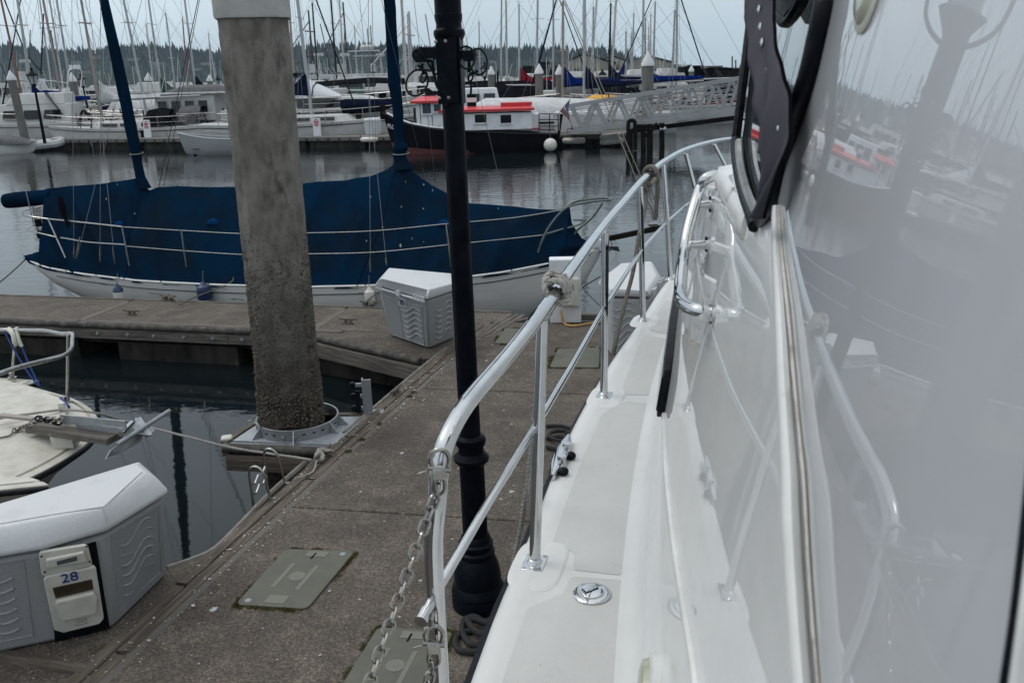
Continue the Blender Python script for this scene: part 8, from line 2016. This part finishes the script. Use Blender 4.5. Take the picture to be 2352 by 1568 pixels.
# ---- sailboats behind, one by one: (mast base px, Y, top px, top py, mast, cover, furled, hull, rz, label)
g2 = 'sailboats berthed beyond the long pontoon'
fleet = [
 (47, 62, 2, 0, 'mast_rust', 'canvas_white', None, 'white_hull', PI, 'sailboat with a varnished orange brown mast at the far left'),
 (68, 56, 40, 0, 'alu', 'canvas_royal', None, 'white_hull', PI + .1, 'sailboat with thick grey mast and royal blue sail cover at the far left'),
 (115, 80, 91, 0, 'alu_white', None, None, 'white_hull', .2, 'sailboat with slim white mast left of the second lantern'),
 (137, 58, 99, 0, 'mast_tan', None, 'mast_black', 'white_hull', PI - .1, 'sailboat with buff mast and black furled jib left of the second lantern'),
 (142, 74, 114, 0, 'alu_white', 'canvas_navy', None, 'navy_hull', .1, 'navy hulled sailboat with white mast beside the buff mast'),
 (160, 62, 130, 0, 'alu', None, None, 'white_hull', PI, 'sailboat whose pale mast rises just left of the white capped left piling'),
 (219, 58, 186, -4, 'mast_tan', 'canvas_green', None, 'white_hull', PI + .1, 'sailboat with green sail cover left of the blue mizzen mast'),
 (350, 95, 335, 55, 'alu_white', None, None, 'white_hull', .1, 'sailboat with short distant white mast, first right of the blue mizzen mast'),
 (368, 66, 341, 0, 'alu', 'canvas_green', None, 'white_hull', PI, 'sailboat with tall white mast and green cover right of the blue mizzen mast'),
 (401, 78, 380, 29, 'alu', 'canvas_white', None, 'white_hull', .0, 'sailboat whose mast top shows its wind vane between mizzen and concrete piling'),
 (428, 90, 419, 43, 'mast_rust', None, None, 'navy_hull', .1, 'sailboat with short red brown mast left of the concrete piling'),
 (448, 64, 424, 0, 'alu', 'canvas_black', None, 'white_hull', PI, 'sailboat with tall grey mast crossing the red brown one'),
 (483, 110, 479, 76, 'alu_white', None, None, 'white_hull', .1, 'distant sailboat with the shortest mast, left of the concrete piling'),
 (496, 120, 482, 100, 'alu_white', None, None, 'white_hull', .1, 'farthest small mast beside the left edge of the concrete piling'),
 (675, 60, 663, 0, 'mast_tan', 'canvas_navy', None, 'white_hull', 0, 'sailboat with brown grey mast hugging the right edge of the concrete piling'),
 (730, 70, 717, 7, 'mast_black', None, None, 'white_hull', .1, 'sailboat with black mast and visible masthead right of the concrete piling'),
 (774, 72, 760, 0, 'mast_black', None, None, 'navy_hull', .1, 'sailboat with tall thin black mast right of the concrete piling'),
 (792, 76, 779, 0, 'alu_white', None, None, 'white_hull', 0, 'sailboat with tall white mast next to the thin black mast'),
 (820, 105, 814, 60, 'alu_white', None, None, 'white_hull', 0, 'small distant white mast midway to the middle blue mast'),
 (934, 56, 922, -2, 'alu_white', None, None, 'white_hull', 0, 'sailboat with thick white stepped mast between blue mast and lamp post'),
 (941, 88, 936, 32, 'alu_white', None, None, 'white_hull', 0, 'sailboat with short white mast touching the thick stepped mast'),
 (944, 92, 940, 45, 'alu', None, None, 'white_hull', 0, 'sailboat with shorter grey mast left of the lamp post'),
 (1102, 90, 1100, 50, 'alu', None, None, 'white_hull', 0, 'sailboat with distant mast inside the hoop right of the lamp post'),
 (1149, 72, 1152, 0, 'alu', 'canvas_black', None, 'white_hull', 0, 'sailboat with black sail cover right of the lamp post'),
 (1164, 64, 1162, 0, 'alu_white', None, None, 'white_hull', 0, 'sailboat with pale mast paired closely right of the lamp post'),
 (1192, 68, 1192, 9, 'alu_white', 'canvas_red', None, 'white_hull', PI, 'sailboat with red sail cover, left one of the two'),
 (1231, 62, 1235, 0, 'alu', None, 'canvas_navy', 'white_hull', 0, 'sailboat with navy furled jib behind the red sail covers'),
 (1270, 64, 1271, 0, 'alu', 'canvas_red', None, 'white_hull', PI, 'sailboat with red sail cover, right one of the two'),
 (1292, 57, 1293, 3, 'mast_tan', 'canvas_royal', None, 'white_hull', PI + .05, 'sailboat with thick brown mast and royal blue sail cover'),
 (1342, 52, 1342, 0, 'alu', 'canvas_navy', None, 'white_hull', PI, 'sailboat with the thickest grey mast and navy sail cover'),
 (1361, 74, 1363, 15, 'alu', None, None, 'white_hull', 0, 'sailboat with visible masthead just right of the thickest mast'),
 (1352, 84, 1371, 0, 'alu_white', None, None, 'white_hull', 0, 'sailboat whose thin mast leans right across the tan shed'),
 (1398, 62, 1403, 8, 'mast_black', 'canvas_navy', None, 'navy_hull', PI, 'sailboat with black mast in front of the tan shed gap'),
 (1402, 74, 1415, 0, 'alu_white', None, None, 'white_hull', 0, 'sailboat with white mast crossing the black mast at the tan sheds'),
 (1437, 66, 1438, 72, 'alu', 'canvas_royal', None, 'white_hull', 0, 'sailboat with short grey mast and blue cover before the sheds'),
 (1448, 100, 1450, 75, 'alu', None, None, 'white_hull', 0, 'distant short mast between the two tan sheds'),
 (1450, 78, 1456, 30, 'alu', None, None, 'white_hull', 0, 'sailboat with crosstree topped mast between the tan sheds'),
 (1475, 60, 1478, 0, 'alu', 'canvas_royal', None, 'white_hull', PI, 'sailboat with tall grey mast left of the large capped piling'),
 (1481, 90, 1483, 41, 'mast_tan', None, None, 'white_hull', 0, 'sailboat with thin brown mast above the large capped piling'),
 (1489, 96, 1490, 62, 'alu', None, None, 'white_hull', 0, 'sailboat with short mast directly above the large capped piling'),
 (1493, 84, 1495, 32, 'alu_white', None, None, 'white_hull', 0, 'sailboat with pale thin mast just right above the large capped piling'),
 (1499, 62, 1505, 4, 'alu', None, None, 'tan_hull', PI, 'sailboat with grey mast and masthead light right of the large capped piling'),
 (1543, 60, 1550, 23, 'alu', None, None, 'canvas_red', 0, 'maroon hulled sailboat at the right end of the fleet'),
 (1555, 60, 1555, 0, 'alu', None, 'mast_black', 'white_hull', PI + .0, 'rightmost sailboat with tall mast and dark forestay slanting right'),
]
for (px, Y, tx, ty, mast, cover, fur, hull, rz, lb) in fleet:
    far = Y > 85
    sailboat(px, Y, lb, L=R_.uniform(8.5, 11), B=3.0, F=R_.uniform(1.0, 1.25), rz=rz + R_.uniform(-.12, .12), hull=hull, mast=mast, top=(tx, ty), rm={0: .075}.get(0) * (1.25 if lb.find('thick') >= 0 else 1.0), cover=cover, fur=None if far else fur, detail=Y < 75, group=g2, dodger=R_.choice([None, 'canvas_navy', 'canvas_white', None]) if Y < 80 else None, boomdir=-1)
# the long dark forestays seen against the sky belong to nearer boats out of the frame above
st = thing('forestay', 'dark sheathed forestay slanting down right of the concrete piling', 'forestay', aty(815, 242, 48))
b = MB(); b.tube([aty(715, -30, 48), aty(815, 242, 48)], .04, seg=6); b.build('sheathed_wire', MAT['mast_black'], st)
st = thing('forestay', 'dark forestay slanting down to the breakwater at the right of the fleet', 'forestay', aty(1621, 175, 62))
b = MB(); b.tube([aty(1555, -30, 62), aty(1623, 180, 62)], .045, seg=6); b.build('sheathed_wire', MAT['mast_black'], st)
st = thing('forestay', 'navy furled sail slanting left down to the red sail covers', 'forestay', aty(1223, 190, 60))
b = MB(); b.tube([aty(1284, -25, 60), aty(1278, 0, 60), aty(1236, 150, 60), aty(1222, 195, 60)], [.04, .05, .075, .085], seg=6); b.build('furled_sail', MAT['canvas_navy'], st)
for i, (a, c_, d_, e_, lb) in enumerate([(10, 0, 60, 125, 'dark stay slanting right at the far left of the sky'), (60, 125, 98, 168, 'dark stay ending behind the second left mast'), (100, 32, 94, 172, 'black topmast left of the buff mast'), (116, 70, 136, 185, 'slim black spar right of the buff mast')]):
    t = thing('dark_spar', lb, 'spar', aty(d_, e_, 60)); b = MB(); b.tube([aty(a, c_, 60), aty(d_, e_, 60)], .045, seg=5); b.build('spar', MAT['mast_black'], t)

# fishing boats with tangled gear beyond the piling
for i, (px, Y, lb) in enumerate([(690, 90, 'fishing boat with white gallows and radar just right of the concrete piling'), (755, 95, 'fishing boat with dark wheelhouse and outriggers under the thin black mast'), (835, 100, 'fishing boat with lookout mast left of the middle blue mast'), (985, 85, 'fishing boat with white lattice gear left behind the lamp post'), (20, 85, 'fishing boat with dark gallows at the far left behind the masts')]):
    t = thing('fishing_boat', lb, 'fishing boat', place(px, 200, Y), R_.uniform(-.3, .3), 'fishing boats in the inner harbour'); S = make_hull(t, 13, 4, 2.0, 'white_hull' if i != 1 else 'black_hull'); cabin(t, -1, 3.5, 1.5, 2.0, 1.8, rk0=0, rk1=.3); side_windows(t, -.6, 3, 1.5, 2.8, .6, 4, slope=.12)
    b = MB(); H = 7 + i % 3
    b.tube([V((-1.5, 0, 2)), V((-1.5, 0, 2 + H))], .09, seg=5); b.tube([V((-1.5, -1.3, H)), V((-1.5, 1.3, H))], .06, seg=4); b.tube([V((-1.5, 0, H + 1)), V((-5, -1, 4.5))], .05, seg=4); b.tube([V((1, -1.4, 3.8)), V((1, -3.2, 8.5))], .05, seg=4); b.tube([V((1, 1.4, 3.8)), V((1, 3.2, 8.5))], .05, seg=4)
    for k in range(8): b.tube([V((-1.5, 0, 3 + k * .7)), V((-4.5 + k * .3, R_.uniform(-2, 2), 3 + R_.random() * 2))], .025, seg=3)
    b.box((-1.5, 0, H * .7), (.9, .9, .12)); b.build('mast_gear', MAT['wire_dark'] if i != 3 else MAT['alu'], t, world=False)
    b = MB(); b.tube([V((2.0, 0, 3.8)), V((2.0, 0, 5.5))], .05, seg=4); b.lathe((2.0, 0, 5.5), [(.45, 0), (.5, .1), (.45, .3)], seg=10); b.box((1.2, .5, 4.4), (.5, .5, .8)); b.build('radar', MAT['boat_white'], t, world=False)

# general low boats filling the berths between (motor boats, hulls side on)
mats_h = ['white_hull', 'white_hull', 'white_hull', 'white_old', 'navy_hull', 'canvas_green']
names_c = ['navy', 'black', 'white', 'grey', 'green', 'dark']; mats_c = ['canvas_navy', 'canvas_black', 'canvas_white', 'canvas_grey', 'canvas_green', 'canvas_black']
refs = ['behind the far left piling', 'behind the leftmost lantern', 'behind the second lantern', 'left of the blue mizzen mast', 'behind the blue mizzen mast', 'right of the blue mizzen mast', 'midway from mizzen mast to concrete piling', 'left of the concrete piling', 'right of the concrete piling', 'under the thin black mast', 'left of the middle blue mast', 'behind the middle blue mast', 'left of the lamp post', 'right of the lamp post', 'behind the red deckhouse roof', 'below the red sail covers', 'behind the drooping flag', 'above the gangway foot', 'below the left tan shed', 'between the tan sheds', 'left of the large capped piling', 'right of the large capped piling', 'above the middle of the gangway', 'above the high end of the gangway']
refx = [30, 75, 150, 215, 290, 345, 420, 480, 690, 750, 810, 880, 950, 1110, 1150, 1210, 1290, 1320, 1350, 1410, 1460, 1530, 1580, 1650]
for row, (Y0, rn) in enumerate(((66, 'second row'), (84, 'third row'), (108, 'farthest row'))):
    for i, (rx, rf_) in enumerate(zip(refx, refs)):
        Y = Y0 + R_.uniform(-4, 5); ci = (i * 5 + row * 2) % 6; hi = (i * 7 + row * 3) % 6; kind = (i + row) % 3
        if (row == 0 and rx in (1150, 950)) or rx > 1560: continue
        lb = f"{names_c[ci]} topped {['cruiser', 'open boat', 'trawler'][kind]} {rf_}, {rn}"
        t = thing(['cabin_cruiser', 'open_motor_boat', 'trawler_yacht'][kind], lb, 'motor boat', place(rx + R_.uniform(-14, 14), 210, Y), R_.choice([0, PI]) + R_.uniform(-.35, .35), 'motor boats berthed in the rows behind')
        L = R_.uniform(7.5, 11); F = R_.uniform(1.1, 1.5); S = make_hull(t, L, 3.1, F, mats_h[hi], stripe=R_.choice(['stripe_black', 'canvas_royal', None]))
        if kind == 0: cabin(t, -L * .2, L * .25, 1.25, F, 1.0, rk1=.9); side_windows(t, -L * .17, L * .12, 1.22, F + .35, .42, 3, slope=.2, skew=.1)
        if kind == 2: cabin(t, -L * .28, L * .22, 1.3, F, 1.5, rk0=0, rk1=.3); side_windows(t, -L * .25, L * .18, 1.3, F + .6, .6, 4, slope=.15, gap=.2); cabin(t, -L * .15, L * .08, 1.0, F + 1.45, .6, name='flybridge')
        b = MB(); x0_, x1_ = (-L * .42, -L * .16) if kind else (-L * .45, -L * .18)
        if kind == 1: x0_, x1_ = -L * .4, L * .1
        b.loft([[V((x, math.cos(a) * 1.25, F + .2 + math.sin(a) * h_)) for a in [PI * j / 8 for j in range(9)]] for x, h_ in ((x0_, .9), (x0_ + .5, 1.3), (x1_ - .4, 1.3), (x1_, .6))]); b.build('canvas_top', MAT[mats_c[ci]], t, world=False)
        if row < 2: rail_set(t, S, .6, 9, 3, .02)
        b = MB(); b.tube([V((-L * .1, .3, F + .5)), V((-L * .1, .3, F + R_.uniform(2.6, 4.2)))], .025, seg=4); b.build('antenna', MAT['alu_white'], t, world=False); b = MB(); b.tube([V((-L * .2, -.8, F + .5)), V((-L * .28, -.9, F + R_.uniform(2.5, 3.6)))], .02, seg=4)
        b.build('antenna', MAT['alu_white'], t, world=False)
        # a few wear fenders, tanks and coolers aboard
        b = MB()
        for k in range(5): b.ball(V((R_.uniform(-L * .4, L * .3), -1.5, F * R_.uniform(.4, .9))), .13, 6, 4, 1.5)
        b.build('hanging_fenders', MAT['fender_white' if ci % 2 else 'fender_blue'], t, world=False)

# ---- boat sheds, yard, breakwater, shore on the right
land = MB(); land.prism([V((18, 190, 0)), V((40, 185, 0)), V((90, 190, 0)), V((140, 260, 0)), V((120, 420, 0)), V((-10, 420, 0)), V((-2, 230, 0))], -3, .9); tag(land.build('boat_yard_ground', MAT['concrete_edge'], smooth=0), kind='structure')
def shed(xl, xp, xr, yb, ye_l, yp, ye_r, Y, label, depth=45):
    A = [aty(xl, yb, Y), aty(xl, ye_l, Y), aty(xp, yp, Y), aty(xr, ye_r, Y), aty(xr, yb, Y)]
    t = thing('boat_shed', label, 'shed', A[0]); dv = V((5, depth, 0)); b = MB(); b.slab(A, dv.normalized(), .3); b.loft([[A[3], A[4]], [A[3] + dv, A[4] + dv]]); b.loft([[A[0], A[1]], [A[0] + dv, A[1] + dv]]); b.build('wall', MAT['warehouse'], t, smooth=0)
    b = MB(); up = V((0, 0, .25)); P = [A[1] + up - V((.8, .5, 0)), A[2] + up * 1.6 - V((0, .5, 0)), A[3] + up + V((.8, -.5, 0))]; b.loft([P, [p + dv for p in P]]); b.build('roof', MAT['roof_pale'], t, smooth=0)
    return t
t1 = shed(1290, 1338, 1412, 182, 152, 127, 147, 230, 'left tan boat shed with shallow gable roof behind the masts')
shed(1360, 1406, 1440, 182, 150, 131, 142, 262, 'middle tan boat shed peeping between the two larger sheds')
t2 = shed(1443, 1485, 1545, 182, 146, 130, 146, 225, 'right tan boat shed with shallow gable roof behind the large capped piling')
shed(1520, 1545, 1572, 180, 155, 152, 153, 240, 'low plain annex at the right end of the tan sheds')
for x in (1328, 1352, 1362):
    a = aty(x, 161, 229.6); b = MB(); b.box(a, (1.6, .1, .8)); b.build('window', MAT['glass_dark'], t1, smooth=0)
a = aty(1505, 163, 224.6); b = MB(); b.box(a, (1.2, .1, .8)); b.build('window', MAT['glass_dark'], t2, smooth=0)
t = thing('frame_building', 'dark open framed building under construction left of the tan sheds', 'building', aty(1240, 170, 150)); b = MB()
for px in (1202, 1218, 1232, 1250, 1268): b.tube([aty(px, 178, 150), aty(px, 158 if px < 1230 else 146, 150)], .25, seg=4)
b.obox(aty(1200, 160, 150), aty(1270, 159, 150), .4, .5); b.obox(aty(1230, 147, 150), aty(1268, 146, 150), .5, .5); b.obox(aty(1200, 168, 152), aty(1280, 168, 152), 4, 2.2); b.build('frame', MAT['timber_dark'], t, smooth=0)
bw = thing('breakwater', 'dark timber breakwater pier running along the right horizon', 'pier', aty(1640, 178, 110))
b = MB(); b.obox(aty(1562, 178, 112), aty(1760, 173, 108), 1.5, 1.2)
b.build('deck', MAT['timber_dark'], bw, smooth=0)
bmp = MB(); bmp.tube([V((0, 0, -.8)), V((0, 0, 2.3))], .3, seg=6); pr = None
for k in range(40):
    x = 1562 + k * 5; P = aty(x, 178, 111.2 - k * .1)
    if pr is None: pr = bmp.build('pile', MAT['timber_dark'], bw, world=False); o = pr
    else: o = pr.copy(); col.objects.link(o)
    o.location = V((P.x, P.y, R_.uniform(-.2, .5))) - wloc(bw)
b = MB()
for k in range(60):
    x = 1562 + R_.random() * 160; P = aty(x, 168, 110); b.box(P + V((0, 0, R_.uniform(-.2, .3))), (R_.uniform(.3, 2), 1, R_.uniform(.4, 1.3)))
b.build('stored_gear', MAT['pile_far'], bw, smooth=0, kind='stuff')
for i, (x, h0, h1, lb) in enumerate([(1682, 130, 178, 'bare timber pole standing on the breakwater'), (1700, 150, 178, 'short lamp mast with arm on the breakwater'), (1690, 138, 178, 'thin radio mast on the breakwater'), (1302, 105, 175, 'tall chimney like pole behind the left tan shed')]):
    t = thing('pole', lb, 'pole', aty(x, h1, 112)); b = MB(); b.tube([aty(x, h1, 112), aty(x, h0, 112)], .10 if i != 3 else .16, seg=5)
    if i == 1: b.tube([aty(x, h0, 112), aty(x + 12, h0 + 1, 112)], .08, seg=4)
    b.build('shaft', MAT['pile_far'], t)
t = thing('harbour_hut', 'small hut with pinkish red roof on the breakwater horizon', 'hut', aty(1613, 172, 140)); a = aty(1613, 168, 140); b = MB(); b.box(a, (2.2, 2, 1.0)); b.build('wall', MAT['boat_white'], t, smooth=0); b = MB(); b.loft([[a + V((-1.3, -1.2, .5)), a + V((-1.3, 0, 1.0)), a + V((-1.3, 1.2, .5))], [a + V((1.3, -1.2, .5)), a + V((1.3, 0, 1.0)), a + V((1.3, 1.2, .5))]], closed=True, cap0=True, cap1=True); b.build('roof', MAT['antifoul_red'], t, smooth=0)
b = MB()
S = [[aty(x, 176, 420), aty(x, y, 420), aty(x, y, 460)] for x, y in ((1625, 168), (1640, 160), (1660, 158), (1690, 157), (1720, 160), (1740, 166), (2400, 150))]
b.loft(S); tag(b.build('low_shore', MAT['hill'], smooth=60), kind='structure')
# distant clutter of the inner harbour: masts too small to tell apart
b = MB()
for k in range(80):
    x = R_.uniform(-20, 1620); Y = R_.uniform(115, 160); top_ = R_.uniform(110, 160) if x < 1560 else R_.uniform(135, 160)
    P = aty(x, 185, Y); Q = aty(x, top_, Y); b.tube([P, Q], .035, seg=3)
tag(b.build('distant_masts', MAT['alu'], smooth=0), kind='stuff')
b = MB()
for k in range(320):
    x = R_.uniform(-60, 1620); Y = R_.uniform(105, 175); P = aty(x, 185, Y); L = R_.uniform(3, 9); b.box((P.x, P.y, .1 + R_.random() * .6), (L, 2.5, R_.uniform(.8, 1.6))); b.box((P.x + R_.uniform(-1, 1), P.y, 1.3 + R_.random()), (L * .4, 1.8, R_.uniform(.5, 1.0)), taper=.8)
tag(b.build('distant_boats', MAT['boat_deck'], smooth=0), kind='stuff')
b = MB()
for Yp in (63, 80, 100): b.box((8, Yp + 5, -.15), (110, 1.8, .5))
tag(b.build('inner_pontoons', MAT['concrete_edge'], smooth=0), kind='structure')

# ------------------------------------------------------------------ the air over the bay
b = MB(); b.box((0, 1000, 43.5), (4200, 2300, 100)); hz = MB()
ho = b.build('haze', None or MAT['water'], smooth=0, kind='stuff')
ho.data.materials.clear()
hm = bpy.data.materials.new('haze air'); hm.use_nodes = True; n = hm.node_tree; n.nodes.clear()
o_ = n.nodes.new('ShaderNodeOutputMaterial'); v_ = n.nodes.new('ShaderNodeVolumePrincipled'); v_.inputs['Density'].default_value = .00013; v_.inputs['Color'].default_value = (.68, .85, 1.0, 1); v_.inputs['Anisotropy'].default_value = .2
n.links.new(v_.outputs[0], o_.inputs['Volume']); ho.data.materials.append(hm)
